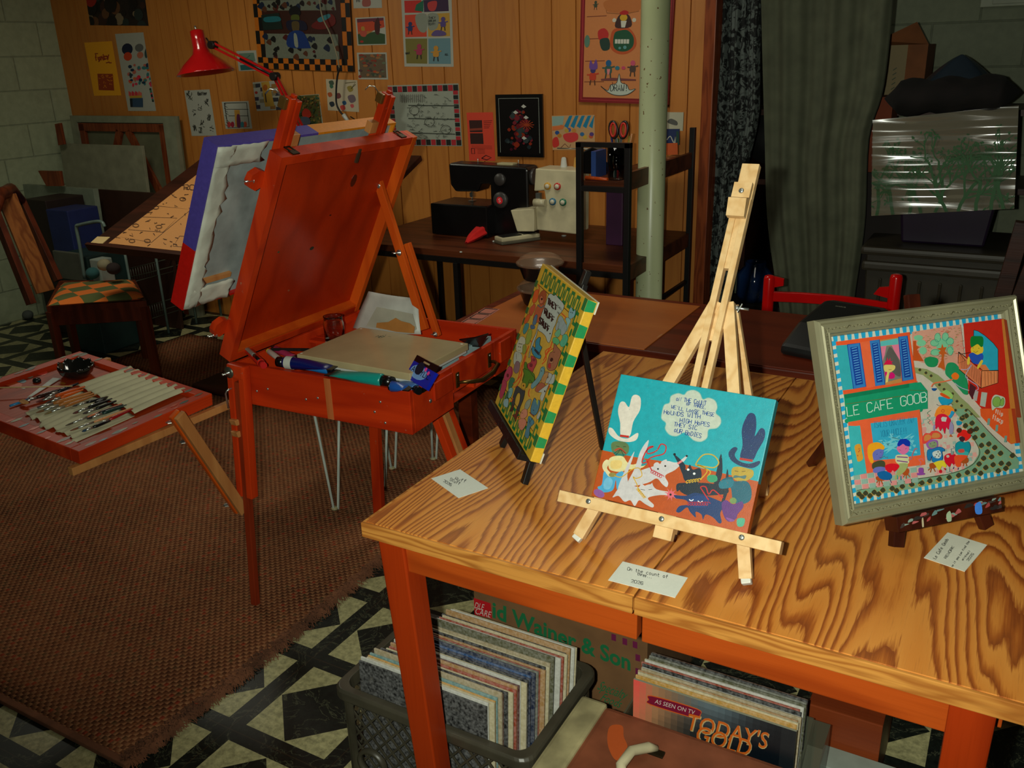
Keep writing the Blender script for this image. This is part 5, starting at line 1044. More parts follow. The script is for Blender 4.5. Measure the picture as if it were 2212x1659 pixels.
# glass jar
jl=Vector((-.775,.855,.742)); t=thing('glass_jar','empty clear glass jar standing at the back of the open easel box','jar',jl)
f=Fr(jl,(1,0,0),(0,1,0))
gm,gt,gp=nt('clear_glass'); setp(gp,Transmission_Weight=1.0,Roughness=.02,IOR=1.45); gp.inputs['Base Color'].default_value=(.93,.95,.92,1)
b=B(); b.lathe([(0,0),(.027,0),(.030,.004),(.030,.058),(.027,.066),(.0275,.078),(.0285,.080),(.0255,.080),(.0250,.066),(.0275,.057),(.0275,.006),(0,.004)],f,36); b.build('glass_body',gm,t)
b=B(); 
for z in (.068,.073): b.tube([f(.0283*math.cos(k*.3),.0283*math.sin(k*.3),z+.0002*k) for k in range(22)],.0006,5)
b.build('screw_thread',gm,t)
# papers leaning at the back
b=B()
pp=[Yp(*q_,1.0) for q_ in ((783,634),(891,650),(910,722),(760,716))]
pl=[Vector((v_.x,v_.y+(.03 if i<2 else 0),v_.z)) for i,v_ in enumerate(pp)]
def pw(s_,t_): 
    v_=(1-t_)*((1-s_)*pl[0]+s_*pl[1])+t_*((1-s_)*pl[3]+s_*pl[2]); return v_+Vector((0,-.008*math.sin(s_*3.1)-.004*math.sin(t_*3),0))
b.sheet(pw,10,8); tag(b.build('paper_sheet',plain('white_paper',C(190,194,186)),solid=.0006),'white paper sheet curled upright at the back of the easel box','paper')
f=Fr(Yp(812,715,.985),(1,0,0),(0,0,1)); 
def s4(x,y,Y=.984): v_=Yp(740+x*.1537,660+y*.1537,Y); return v_
b=B(); vs=[s4(470,310),(s4(480,245)),s4(640,232),s4(740,175),s4(820,220),s4(940,250),s4(1010,300),s4(1000,390),s4(760,370)]
b.add(vs+[v_+Vector((0,.002,0)) for v_ in vs],[tuple(range(9)),tuple(range(9,18))[::-1]]+[(i,9+i,9+(i+1)%9,(i+1)%9) for i in range(9)]); tag(b.build('wood_veneer_scrap',plain('tan_card',C(186,130,66))),'torn tan card piece in front of the white paper sheet','card')
b=B(); vs=[s4(330,290,.992),s4(480,20,.992),s4(700,60,.992),s4(980,120,.992),s4(1040,330,.992),s4(960,400,.992)]
b.add(vs+[v_+Vector((0,.001,0)) for v_ in vs],[tuple(range(6)),tuple(range(6,12))[::-1]]+[(i,6+i,6+(i+1)%6,(i+1)%6) for i in range(6)]); tag(b.build('paper_sheet',plain('off_white_paper',C(176,178,160))),'smaller off-white sheet tucked before the upright white paper','paper')
# paint tubes
def tube(p,q,z,r,body,cap,label,lab=None,flat=True,capl=.14,tail=(16,16,18),labc=(186,190,180)):
    P=Zp(*p,z); Qv=Zp(*q,z); d=(Qv-P); Ln=d.length; d.normalize(); up=Vector((0,0,1)); side=d.cross(up).normalized(); up=side.cross(d)
    t=thing('paint_tube',label,'paint tube',P.lerp(Qv,.5)-Vector((0,0,r)))
    vs=[];seg=16; st=((0,.86,.86),(Ln*capl,.86,.86)); b=B(); b.tube([P,P+d*Ln*capl],[r*.8,r*.86],16); b.build('cap',plain('cap_%d_%d_%d'%cap,C(*cap),.25),t)
    b=B(); ss=[(capl,.9,.9),(capl+.03,1,1),(.5,1.05,.85),(.85,1.2,.35),(1.0,1.3,.08)]
    for k,(tt,w_,h_) in enumerate(ss):
        vs+=[P+d*(Ln*tt)+side*(r*w_*math.cos(2*math.pi*i/seg))+up*(r*h_*math.sin(2*math.pi*i/seg)) for i in range(seg)]
    b.add(vs,[(k*seg+i,k*seg+(i+1)%seg,(k+1)*seg+(i+1)%seg,(k+1)*seg+i) for k in range(len(ss)-1) for i in range(seg)]+[tuple(range(seg))[::-1],tuple(range(4*seg,5*seg))],C(*body),True); b.build('body',painted('tube_plastic',.28,.03),t)
    if lab: b=B(); b.tube([P+d*Ln*lab[0],P+d*Ln*lab[1]],[r*1.03,r*1.04],16,C(*labc),cap=False); b.build('label_band',painted('card_stock'),t)
    b=B(); c_=P+d*Ln; b.box(-r*1.32,r*1.32,-.0012,.0012,-.002,.014,Fr(c_,side,up,d),C(*tail)); b.build('crimped_end',painted('tube_plastic',.28,.03),t)
    return t
tube((600,781),(716,793),.772,.017,(10,22,90),(10,10,14),'navy blue paint tube with a white label band, front left of the box',(.17,.30),capl=.13)
tube((848,826),(722,806),.768,.018,(20,140,130),(14,12,12),'teal green paint tube lying along the front wall of the easel box',capl=.16)
tube((842,834),(878,838),.765,.014,(30,80,160),(12,12,14),'blue paint tube with black cap beside the hanging acrylic tube',capl=.1)
tube((722,800),(665,795),.757,.012,(30,110,180),(12,14,20),'light blue paint tube under the navy blue tube',capl=.2)
tube((578,757),(607,778),.768,.008,(196,190,180),(200,180,60),'small white and yellow paint tube at the left end of the easel box',capl=.12)
tube((590,752),(632,770),.765,.010,(170,50,90),(20,18,20),'pink paint tube beside the white and yellow tube',capl=.12)
tube((570,790),(532,752),.768,.011,(206,40,26),(180,30,30),'red paint tube in the left corner of the easel box',capl=.12,tail=(30,24,70))
tube((560,778),(525,745),.776,.006,(150,150,140),(10,10,10),'slim silver grey paint tube in the left corner of the box',capl=.3)
tube((905,845),(870,822),.760,.012,(60,110,170),(14,14,16),'pale blue paint tube half under the acrylic tube',capl=.2)
# blue acrylic hang-tag tube
P_=lambda x,y,z=.795:Zp(740+x*.1537,660+y*.1537,z)
q_=[P_(1080,750,.815),P_(1390,920,.815),P_(1180,1130,.770),P_(870,1000,.770)]
U_=(q_[1]-q_[0]).normalized(); V_=(q_[0]-q_[3]); V_=(V_-U_*V_.dot(U_)).normalized(); W_=(q_[1]-q_[0]).length; H_=((q_[0]-q_[3]).length)*1.05
fa=Fr(q_[3],U_,V_); 
if fa.N.z<0: fa.N=-fa.N
t=thing('acrylic_paint_tube','bright blue paint tube with a black hang tab reading ACRYLIC','paint tube',fa(W_/2,H_/2,-.01))
a=Art(Fr(fa.O,fa.U,fa.V,fa.N),None,W_,H_,base=.0004,k=1.2)
b=B(); b.prism([(0,0),(W_,0),(W_,H_*.74),(0,H_*.74)],fa,-.010,.0); b.build('body',plain('ultramarine_plastic',C(16,36,170),.3),t)
b=B(); 
for bx in ((0,W_*.35,H_*.74,H_),(W_*.65,W_,H_*.74,H_),(W_*.35,W_*.65,H_*.74,H_*.84),(W_*.35,W_*.65,H_*.92,H_)): b.box(*bx,-.002,.0,fa)
b.build('hanging_tab',plain('black_plastic',C(14,13,13),.25),t)
a.el(W_*.42,H_*.42,W_*.36,H_*.28,(110,150,206)); a.el(W_*.38,H_*.58,W_*.16,W_*.15,(10,16,40)); a.font('ACRYLIC',(W_*.10,H_*.34),(W_*.9,H_*.34),W_*.13,(10,14,40),off=.01)
for x,y in ((.62,.66),(.78,.58)): a.el(W_*x,H_*y,W_*.05,W_*.05,(230,60,140),n=7)
a.build('printed_label',painted('card_stock'),t)
# packs standing at far right corner + small box under the palette
b=B(); vs=[P_(1640,470,.76),P_(1860,440,.80),P_(2050,385,.83),P_(1940,570,.76),P_(1830,560,.755)]
b.add(vs+[v_+Vector((0,0,-.004)) for v_ in vs],[tuple(range(5)),tuple(range(5,10))[::-1]]+[(i,5+i,5+(i+1)%5,(i+1)%5) for i in range(5)]); tag(b.build('tube_packet',plain('black_film',C(26,24,24),.3)),'black folded paint packet in the far right corner of the easel box','packet')
b=B(); b.box(.02,W_*3.0,0,.03,-.05,-.02,Fr(pq[2]+Vector((-.03,.09,-.012)),(0.06,1,0),(-1,.06,0))); tag(b.build('small_carton',plain('pale_blue_card',C(150,180,184))),'pale blue carton under the right edge of the palette box','carton')
b=B(); b.box(0,.11,-.004,0,0,.008,Fr(Zp(586,757,.77),(.92,.38,0),(-.38,.92,0))); tag(b.build('black_clip',plain('black_film',C(26,24,24),.3)),'black plastic clip strip beside the pink paint tube','clip')
# ================================================================ RUG
def mat_rug():
    m,t,p=nt('woven_sisal'); v=coords(t,(1,1,0),(0,0,.0)); s=88
    sc=N(t,'ShaderNodeVectorMath',operation='SCALE'); L(t,v,sc.inputs[0]); sc.inputs['Scale'].default_value=s
    fl_=N(t,'ShaderNodeVectorMath',operation='FLOOR'); L(t,sc.outputs[0],fl_.inputs[0])
    wn=N(t,'ShaderNodeTexWhiteNoise',noise_dimensions='2D'); L(t,fl_.outputs[0],wn.inputs['Vector'])
    ck=N(t,'ShaderNodeTexChecker'); L(t,v,ck.inputs['Vector']); ck.inputs['Scale'].default_value=s
    a_=ramp(t,wn.outputs['Value'],[(0,C(40,24,18)),(.3,C(66,34,22)),(.42,C(150,40,26)),(.5,C(84,44,28)),(.8,C(60,60,40)),(.9,C(120,70,40))])
    a_.node.color_ramp.interpolation='CONSTANT'
    b_=ramp(t,wn.outputs['Value'],[(0,C(150,100,68)),(1,C(170,122,84))])
    c=mix(t,ck.outputs['Fac'],b_,a_)
    c=mix(t,.5,c,ramp(t,noise(t,v,2.5,3),[(.3,C(90,52,34)),(.7,C(150,94,62))]))
    fr_=N(t,'ShaderNodeVectorMath',operation='FRACTION'); L(t,sc.outputs[0],fr_.inputs[0]); ds=N(t,'ShaderNodeVectorMath',operation='DISTANCE'); L(t,fr_.outputs[0],ds.inputs[0]); ds.inputs[1].default_value=(.5,.5,0)
    h=math_(t,'SUBTRACT',math_(t,'MULTIPLY',ck.outputs['Fac'],-.6),ds.outputs['Value'])
    L(t,c,p.inputs['Base Color']); setp(p,Roughness=.95,Specular_IOR_Level=.1); bump(t,p,h,.9,.006); return m
RG=thing('woven_rug','brown and red woven rug with a frayed edge under the box easel','rug',(-2.0,1.1,0))
rx0,rx1,ry0,ry1=-3.3,-.70,-.10,2.4
b=B(); b.sheet(lambda s_,t_:Vector((rx0+(rx1-rx0)*s_+.012*math.sin(t_*9),ry0+(ry1-ry0)*t_,.010+.002*math.sin(s_*30)*math.sin(t_*22))),40,40); rg=b.build('weave',mat_rug(),RG,solid=.008)
FRM=plain('jute_fibre',C(120,74,48),.95,0,.3)
b=B(); b.box(rx0,rx1+.02,ry0-.014,ry0+.004,.001,.016,ch=.004); b.build('edge_binding',FRM,RG)
b=B(); rr=random.Random(11)
for i in range(2600):
    y=ry0+(ry1-ry0)*(rr.random()**1.5); l_=rr.uniform(.02,.045); x=rx1+.012*math.sin((y-ry0)/(ry1-ry0)*9)-rr.uniform(0,.02)
    p0=Vector((x,y,rr.uniform(.006,.016))); p1=p0+Vector((l_*.5,rr.uniform(-.012,.012),rr.uniform(0,.008))); p2=p0+Vector((l_,rr.uniform(-.022,.022),-p0.z+.003)); w_=rr.uniform(.0008,.0022); sd=Vector((0,w_,0)); n_=len(b.v)
    b.add([p0-sd,p0+sd,p1+sd,p1-sd,p2+sd*.5,p2-sd*.5,p0+Vector((0,0,w_*2)),p1+Vector((0,0,w_*2))],[(0,1,2,3),(3,2,4,5),(0,6,7,3),(6,1,2,7)])
tag(b.build('frayed_fringe',FRM,RG),kind='stuff')
# white hairpin-leg stool half hidden behind the easel box
HS=thing('hairpin_stool','low stool on white hairpin legs standing behind the box easel','stool',(-.98,1.27,0))
WM=plain('white_enamel',C(190,200,190),.35)
b=B(); b.box(-1.12,-.84,1.0,1.56,.44,.46,ch=.004); b.build('seat',plain('stool_seat_dark',C(60,30,18)),HS)
q4=Zp(824,1062,0)
for x,y,dx in ((-1.054,1.069,-.05),(-1.067,1.43,-.05),(-.968,1.571,.05),(q4.x,q4.y,.05)):
    b=B(); b.tube([(x+.045*(-1 if dx<0 else 1)*.6,y-.02,.44),(x,y,.012),(x,y+.006,.008),(x+.01,y+.012,.012),(x+.04,y+.045,.44)],.0048,8); b.build('hairpin_leg',WM,HS)
    b=B(); b.lathe([(0,0),(.013,0),(.012,.008),(0,.010)],Fr((x,y+.005,.0125),(1,0,0),(0,1,0)),14); b.build('foot_glide',plain('cream_rubber',C(170,160,120)),HS)
# ================================================================ BACK WALL PICTURES
FWL=Fr((0,YW,0),(1,0,0),(0,0,1),(0,-1,0))
def wallart(name,label,cat,px,depth=.0006,c=(190,190,176),draw=None,k=.85,Y=YW,frame=None,mat='card_stock',group=None,rough=.6):
    P=[Yp(x,y,Y) for x,y in px]; U=((P[1]-P[0])+(P[2]-P[3])); U.y=0; U.normalize(); V=Vector((-U.z,0,U.x)); cen=sum(P,Vector())/4
    w_=((P[1]-P[0]).length+(P[2]-P[3]).length)/2; h_=((P[0]-P[3]).length+(P[1]-P[2]).length)/2
    fr=Fr(cen-U*w_/2-V*h_/2,U,V,(0,-1,0)); fr.O.y=Y-.0005
    a=Art(fr,[tuple(q_) for q_ in px],w_,h_,step=5e-5,base=depth+.0002,k=k); a.box(0,w_,0,h_,0,depth,fr,C(*c,k=k))
    a.W_,a.H_=w_,h_
    if draw: draw(a)
    o=a.build(name,painted(mat,rough,.05))
    return tag(o,label,cat,group)
def cA(a): a.crop(0,0,.2532)
def cB(a): a.crop(380,0,.2532)
def cC(a): a.crop(840,0,.3165)
rng=random.Random(21)
def fig(a,x,y,s_,body,head=None,legs=(40,30,30)):
    head=head or body
    a.line([(x-s_*.2,y+s_*.3),(x-s_*.3,y+s_*1.1)],legs,s_*.14); a.line([(x+s_*.2,y+s_*.3),(x+s_*.3,y+s_*1.1)],legs,s_*.14); a.line([(x-s_*.7,y-s_*.1),(x,y-s_*.1),(x+s_*.7,y-s_*.3)],body,s_*.16)
    a.blob([(x-s_*.3,y-s_*.3),(x+s_*.3,y-s_*.3),(x+s_*.35,y+s_*.45),(x-s_*.35,y+s_*.45)],body); a.el(x,y-s_*.65,s_*.32,s_*.36,head)
def d_dark(a):
    for i in range(60): x=rng.uniform(160,330); y=rng.uniform(-60,56); s_=rng.uniform(4,14); a.el(x,y,s_,s_*1.3,rng.choice([(30,20,14),(60,30,20),(110,70,40),(140,120,90),(40,50,46),(24,16,12)]))
    a.el(200,2,13,18,(170,36,20)); a.el(185,30,9,12,(150,120,80))
wallart('movie_poster','dark poster with crowded figures at the top left of the pine wall','poster',[(172,-70),(310,-70),(316,53),(201,56)],c=(40,28,20),draw=d_dark,k=.8)
def d_yel(a):
    cA(a); 
    for i in range(16): x=rng.uniform(820,940); y=rng.uniform(450,540); a.line([(x,y),(x+rng.uniform(-30,30),y+rng.uniform(-14,14))],(130,40,16),8)
    a.text('funky',(820,520),(940,500),46,(140,40,16),8)
    a.poly([(835,630),(965,630),(975,770),(845,770)],(140,50,14))
    for i in range(26): x=rng.uniform(845,960); y=rng.uniform(640,760); a.line([(x,y),(x+rng.uniform(-20,20),y+rng.uniform(-20,20))],(196,110,20),6)
wallart('yellow_flyer','yellow sheet with red brown prints pinned left of the colour test print','flyer',[(183,91),(243,90),(261,205),(203,208)],c=(220,150,20),draw=d_yel,k=1.2)
def d_test(a):
    cA(a)
    for x,y,rx,ry,c in ((1080,400,44,44,(20,30,60)),(1085,455,34,34,(220,70,30)),(1175,390,34,30,(110,110,106)),(1185,445,26,26,(206,120,90)),(1235,430,16,40,(50,80,80))): a.el(x,y,rx,ry,c)
    for i in range(46):
        x=rng.uniform(1060,1290)+ (rng.random()*30); y=rng.uniform(515,700); a.el(x+(y-515)*.12,y,rng.uniform(8,20),rng.uniform(9,20),rng.choice([(230,60,90),(20,50,80),(60,130,130),(230,110,40),(206,110,90),(40,60,70),(240,30,60)]))
    for i in range(12): a.line([(1100+i*10,750+(i%3)*6),(1104+i*10,795)],rng.choice([(230,50,70),(240,110,90)]),9)
    a.poly([(1105,795),(1218,790),(1220,812),(1108,815)],(206,160,50)); a.poly([(1110,820),(1228,815),(1235,905),(1120,905)],(50,80,110)); a.poly([(1110,820),(1135,820),(1140,905),(1118,905)],(20,30,40)); 
    for i in range(9): a.el(1290+i*4,730+i*14,9,9,rng.choice([(230,60,90),(30,40,40),(60,120,90)]))
wallart('colour_test_print','white printed sheet of colour blots beside the yellow flyer','print',[(249,73),(304,71),(343,239),(277,240)],draw=d_test,k=.8)
def d_sk(a):
    cB(a)
    for x,y in ((140,820),(210,900),(270,870),(160,960),(280,990),(220,1050),(150,1090),(300,1090),(120,800),(200,1100)):
        for i in range(7): a.line([(x+rng.uniform(-20,20),y+rng.uniform(-34,34)),(x+rng.uniform(-20,20),y+rng.uniform(-34,34))],(60,60,50),5)
    a.text('Batter',(205,810),(285,808),26,(40,40,36),5)
wallart('sketch_sheet','tall white sheet of ink sketches under the red lamp','drawing',[(403,195),(456,194),(465,292),(410,294)],draw=d_sk,k=.8)
def d_c5(a):
    cB(a); a.line([(420,880),(605,875),(625,1080),(440,1090)],(50,50,44),7,closed=True); a.line([(440,930),(620,930)],(60,60,54),5); a.line([(450,985),(620,985)],(60,60,54),5)
    a.poly([(500,935),(545,935),(550,1080),(505,1080)],(206,150,60)); a.blob([(520,980),(545,980),(550,1080),(520,1080)],(110,40,80)); 
    for x,c in ((450,(200,60,60)),(480,(170,30,60)),(590,(220,90,60)),(565,(60,140,150))): a.el(x,1060,16,26,c)
    for i in range(10): a.line([(415+rng.uniform(0,20),880+i*20),(430+rng.uniform(0,20),895+i*20)],(40,40,40),4)
wallart('doodle_card','cream card with boxed doodle right of the ink sketches sheet','drawing',[(481,220),(537,218),(545,278),(486,278)],draw=d_c5,k=.8)
wallart('teal_postcard','small pale teal picture partly hidden behind the lamp arm','picture',[(513,110),(555,109),(557,152),(514,154)],draw=lambda a:(cB(a),a.poly([(545,455),(672,450),(680,520),(550,540)],(110,140,120)),a.poly([(545,555),(675,540),(682,590),(548,600)],(40,110,110)),a.line([(640,470),(600,500),(660,520)],(60,90,90),7)),k=.75)
# checker bordered painting
def d_ck(a):
    H_=a.H; a.H=None; w_,h_=a.W_,a.H_; B_=(14,12,12); O_=(206,112,24); c=.030
    a.poly([(0,0),(w_,0),(w_,h_),(0,h_)],O_)
    n=int(w_/.036)
    for i in range(n+1):
        for r_ in (0,1): 
            if (i+r_)%2: a.poly([(i*w_/n,r_*c),((i+1)*w_/n,r_*c),((i+1)*w_/n,(r_+1)*c),(i*w_/n,(r_+1)*c)],B_)
    m_=int(h_/.068)
    for i in range(m_+1):
        for r_ in (0,1):
            x0=(0,c)[r_]; 
            if (i+r_)%2: 
                for X0,X1 in ((x0,x0+c),(w_-x0-c,w_-x0)): a.poly([(X0,2*c+i*.068),(X1,2*c+i*.068),(X1,2*c+(i+1)*.068),(X0,2*c+(i+1)*.068)],B_)
    a.poly([(2*c,2*c),(w_-2*c,2*c),(w_-2*c,h_),(2*c,h_)],(60,24,16)); a.H=H_; cB(a)
    for x0,y0,x1,y1 in ((735,0,1380,90),(775,290,1400,500)):
        a.poly([(x0,y0),(x1,y0),(x1+10,y1),(x0+10,y1)],(120,126,110))
        for i in range(26): x=rng.uniform(x0,x1); y=rng.uniform(y0+10,y1-10); s_=rng.uniform(14,32); a.blob([(x-s_,y),(x,y-s_),(x+s_*.7,y-s_*.2),(x+s_*.5,y+s_),(x-s_*.5,y+s_*.6)],rng.choice([(24,18,20),(80,20,20),(90,50,30),(20,34,60),(16,14,14)]))
    a.poly([(750,130),(910,110),(940,250),(770,260)],(20,40,34)); a.blob([(780,150),(900,140),(920,180),(790,190)],(30,110,120)); a.blob([(1200,200),(1350,120),(1385,200),(1290,250),(1200,240)],(110,24,20)); a.blob([(1240,160),(1330,120),(1340,150),(1260,190)],(60,130,140))
    a.blob([(1000,80),(1050,50),(1090,80),(1090,130),(1010,130)],(12,12,16)); a.blob([(1020,130),(1080,130),(1080,180),(1020,180)],(80,90,30)); a.blob([(980,180),(1120,180),(1150,250),(1090,260),(990,260)],(24,24,50)); a.blob([(1020,190),(1080,190),(1075,270),(1030,270)],(90,74,40)); a.blob([(1000,280),(1110,270),(1170,390),(1160,410),(980,400)],(20,54,120)); a.blob([(1035,290),(1060,300),(1070,400),(1040,390)],(150,156,140))
wallart('checker_border_painting','dark painting with an orange and black checkered border on the pine wall','painting',[(545,-75),(757,-75),(764,151),(561,151)],depth=.012,c=(20,16,14),draw=d_ck,k=.9,mat='acrylic_paint')
wallart('comic_card','small card cut off at the top edge, above the sunset card','card',[(760,-45),(824,-45),(824,16),(765,19)],draw=lambda a:(cB(a),a.text('Hi',(1545,25),(1590,20),26,(40,40,40),5),a.blob([(1600,0),(1660,0),(1660,50),(1600,55)],(170,90,80))),k=.8)
def d_sun(a):
    cB(a); a.poly([(1550,160),(1775,152),(1782,230),(1555,300)],(206,70,30)); a.poly([(1550,160),(1775,152),(1775,175),(1552,190)],(110,40,60)); a.poly([(1552,290),(1700,270),(1785,290),(1785,372),(1555,380)],(50,80,40)); a.poly([(1552,270),(1690,262),(1600,310)],(190,120,50))
    a.blob([(1585,230),(1610,225),(1615,260),(1590,262)],(190,140,50)); a.blob([(1575,265),(1630,265),(1620,310),(1580,305)],(196,80,60)); a.blob([(1700,200),(1730,150),(1745,210),(1735,290),(1705,280)],(70,20,16)); a.line([(1690,180),(1755,215)],(70,20,16),8); a.el(1585,355,16,10,(180,40,30))
wallart('sunset_card','small card with a red sunset scene beside the checkered painting','card',[(769,38),(832,36),(835,96),(771,99)],draw=d_sun,k=.85)
def d_c10(a):
    cB(a); a.poly([(1560,465),(1790,460),(1795,665),(1575,662)],(110,90,66))
    for i in range(40): x=rng.uniform(1570,1785); y=rng.uniform(470,655); a.el(x,y,rng.uniform(8,22),rng.uniform(6,14),rng.choice([(150,50,30),(70,80,60),(90,60,60),(170,110,60),(110,120,90),(196,70,30)]))
wallart('crowd_card','small white edged card with a busy red crowd below the sunset card','card',[(771,114),(836,113),(838,172),(775,171)],draw=d_c10,k=.8)
def d_com(a):
    cC(a)
    for q_,c in (([(105,0),(225,0),(230,85),(110,85)],(214,40,30)),([(240,0),(405,0),(410,78),(245,82)],(60,30,70)),([(110,100),(260,95),(265,250),(115,255)],(226,70,40)),([(270,95),(415,90),(420,245),(275,250)],(206,160,60)),([(115,265),(268,262),(270,435),(125,438)],(130,120,50)),([(275,262),(422,258),(428,430),(280,435)],(110,150,160))): a.poly(q_,c)
    a.poly([(190,30),(240,0),(240,80),(180,70)],(20,110,80)); a.blob([(270,20),(330,10),(320,70),(280,70)],(206,60,60)); a.blob([(190,100),(262,100),(262,210),(220,215),(190,160)],(150,156,140)); a.blob([(270,100),(340,100),(335,190),(280,200)],(150,156,140))
    for s_,y in (('THEY',130),('DREAM',150),('TENT!',172)): a.text(s_,(275,y),(325,y-2),15,(20,20,20),3)
    fig(a,150,190,42,(24,50,110)); fig(a,375,160,44,(90,70,140)); a.blob([(300,230),(330,205),(385,215),(390,240),(310,245)],(100,80,140)); fig(a,215,350,50,(180,50,90)); fig(a,330,360,50,(214,150,50)); a.text('WHAT',(120,375),(150,372),14,(30,30,30),3); a.text('ALL',(390,375),(412,372),14,(30,30,30),3)
wallart('comic_page','six panel colour comic page with pink and orange figures','comic',[(865,-25),(974,-25),(981,142),(875,146)],draw=d_com,k=.85)
def d_col(a):
    cB(a)
    for i in range(20): x=rng.uniform(670,890); y=rng.uniform(710,930); a.poly([(x-22,y-16),(x+22,y-18),(x+24,y+14),(x-20,y+18)],rng.choice([(70,60,80),(150,140,110),(110,100,80),(60,60,70),(170,120,60)]))
    a.poly([(735,700),(800,695),(850,900),(770,910)],(206,160,60)); a.el(770,745,20,26,(190,100,20)); a.line([(770,790),(780,870)],(60,40,30),10); a.el(690,785,14,12,(190,50,40))
wallart('photo_collage','collage sheet with a yellow strip just right of the lamp elbow','collage',[(546,176),(600,176),(610,235),(555,242)],draw=d_col,k=.8)
def d_gr(a):
    cB(a); a.poly([(980,825),(1222,805),(1245,1055),(1012,1065)],(90,90,36))
    for i in range(130): x=rng.uniform(985,1235); y=rng.uniform(815,1055); a.el(x,y,9,9,rng.choice([(50,70,30),(150,120,50),(100,60,30),(60,90,60),(130,100,40)]))
    a.blob([(1085,960),(1110,925),(1150,945),(1160,990),(1120,1010),(1090,995)],(206,50,24)); a.blob([(1080,1000),(1140,1005),(1150,1055),(1080,1058)],(80,90,110))
wallart('green_garden_picture','mottled green picture with a red shape right of the lamp arm','picture',[(627,208),(690,203),(697,268),(636,271)],draw=d_gr,k=.8)
def d_pg(a):
    cB(a)
    for x,y,r_,c in ((1330,710,22,(70,90,70)),(1315,810,20,(190,90,40)),(1385,820,24,(120,60,60)),(1330,890,22,(40,50,60)),(1435,880,18,(40,90,130)),(1420,920,22,(206,70,60)),(1500,845,34,(120,100,110)),(1500,905,16,(214,90,90)),(1490,760,26,(160,140,60)),(1330,740,16,(60,110,80)),(1420,960,16,(60,60,60))):
        a.blob([(x-r_,y-r_*.6),(x+r_*.5,y-r_),(x+r_,y+r_*.4),(x-r_*.3,y+r_)],c)
    a.line([(1450,710),(1540,700),(1500,760),(1540,720)],(110,100,60),7)
wallart('creature_sketches','cream sheet of small coloured creatures behind the hanging plug','drawing',[(705,171),(774,173),(774,242),(708,238)],c=(206,190,160),draw=d_pg,k=.8)
def d_bw(a):
    H_=a.H; a.H=None; w_,h_=a.W_,a.H_; n=14
    for i in range(n):
        for y in (.004,h_-.034): a.poly([(i*w_/n,y),((i+.9)*w_/n,y),((i+.9)*w_/n,y+.028),(i*w_/n,y+.028)],(24,30,26) if i%2 else (190,40,50))
    for i in range(11):
        for x in (.003,w_-.033): a.poly([(x,.03+i*(h_-.06)/11),(x+.028,.03+i*(h_-.06)/11),(x+.028,.03+(i+.85)*(h_-.06)/11),(x,.03+(i+.85)*(h_-.06)/11)],(24,30,26) if i%2 else (190,40,50))
    a.H=H_; cC(a)
    for y in (715,805,905): a.line([(140,y),(460,y+5)],(70,76,66),6)
    for i in range(90):
        x=rng.uniform(130,450); y=rng.uniform(640,950); a.line([(x,y),(x+rng.uniform(-18,18),y+rng.uniform(-14,14)),(x+rng.uniform(-24,24),y+rng.uniform(-14,14))],(90,94,84),3)
    for x,y in ((185,750),(290,830),(400,880)): a.line([(x+34*math.cos(k*.6),y+30*math.sin(k*.6)) for k in range(12)],(70,70,60),4)
    for i in range(12): a.line([(90+i*14,640),(92+i*14,690)],(130,130,120),6)
wallart('ink_drawing','large white ink drawing framed by a red and black dashed border','drawing',[(838,183),(989,182),(1000,314),(848,316)],c=(170,176,160),draw=d_bw,k=.85)
def d_fl(a):
    cC(a); a.poly([(555,822),(645,822),(643,905),(556,905)],(60,20,14)); a.poly([(556,912),(645,912),(645,985),(556,985)],(50,18,12)); a.poly([(558,880),(645,875),(645,890),(558,895)],(150,60,40))
    for i in range(5): a.line([(655,828+i*12),(715-i*6,826+i*12)],(120,24,14),4)
    for i in range(3): a.line([(560,998+i*9),(700,998+i*9)],(170,50,30),3)
    a.line([(560,1015),(580,1015),(580,1050),(560,1050)],(90,20,14),5,closed=True); a.line([(625,1080),(655,1060),(690,1075),(660,1090)],(70,14,10),6,closed=True)
    for i in range(4): a.line([(600,1020+i*9),(650,1020+i*9)],(160,50,30),3)
wallart('red_flyer','bright orange red flyer taped above the black sewing machine','flyer',[(1011,243),(1069,243),(1066,347),(1011,347)],c=(226,70,44),draw=d_fl,k=.95)
def d_bf(a):
    H_=a.H; a.H=None; w_,h_=a.W_,a.H_
    a.poly([(.014,.014),(w_-.014,.014),(w_-.014,h_-.014),(.014,h_-.014)],(20,16,16)); a.line([(.018,.02),(.018,h_-.018),(w_-.018,h_-.018),(w_-.018,.02)],(150,156,146),.003); a.H=H_; cC(a)
    for i in range(70): 
        t_=rng.random(); x=900+rng.uniform(-90,90)*(.35+t_*.75); y=740+t_*280; s_=rng.uniform(8,22); a.blob([(x-s_,y),(x,y-s_),(x+s_,y),(x,y+s_)],rng.choice([(110,30,36),(150,50,30),(60,70,70),(80,20,40),(130,40,50),(40,50,54)]))
    for i in range(12): a.line([(955,850),(955+50*math.cos(i*.52),850+34*math.sin(i*.52))],(170,70,40),5)
    for x,y in ((935,725),(880,765),(950,800),(935,940)): a.poly([(x-16,y),(x,y-14),(x+20,y+2),(x,y+12)],(206,206,196))
wf=wallart('black_framed_print','black framed print of colourful figures on black, above the serger','picture',[(1074,203.5),(1174.5,203.5),(1175.5,339),(1077,338)],depth=.014,c=(14,12,12),draw=d_bf,k=.9,rough=.3,mat='glossy_frame')
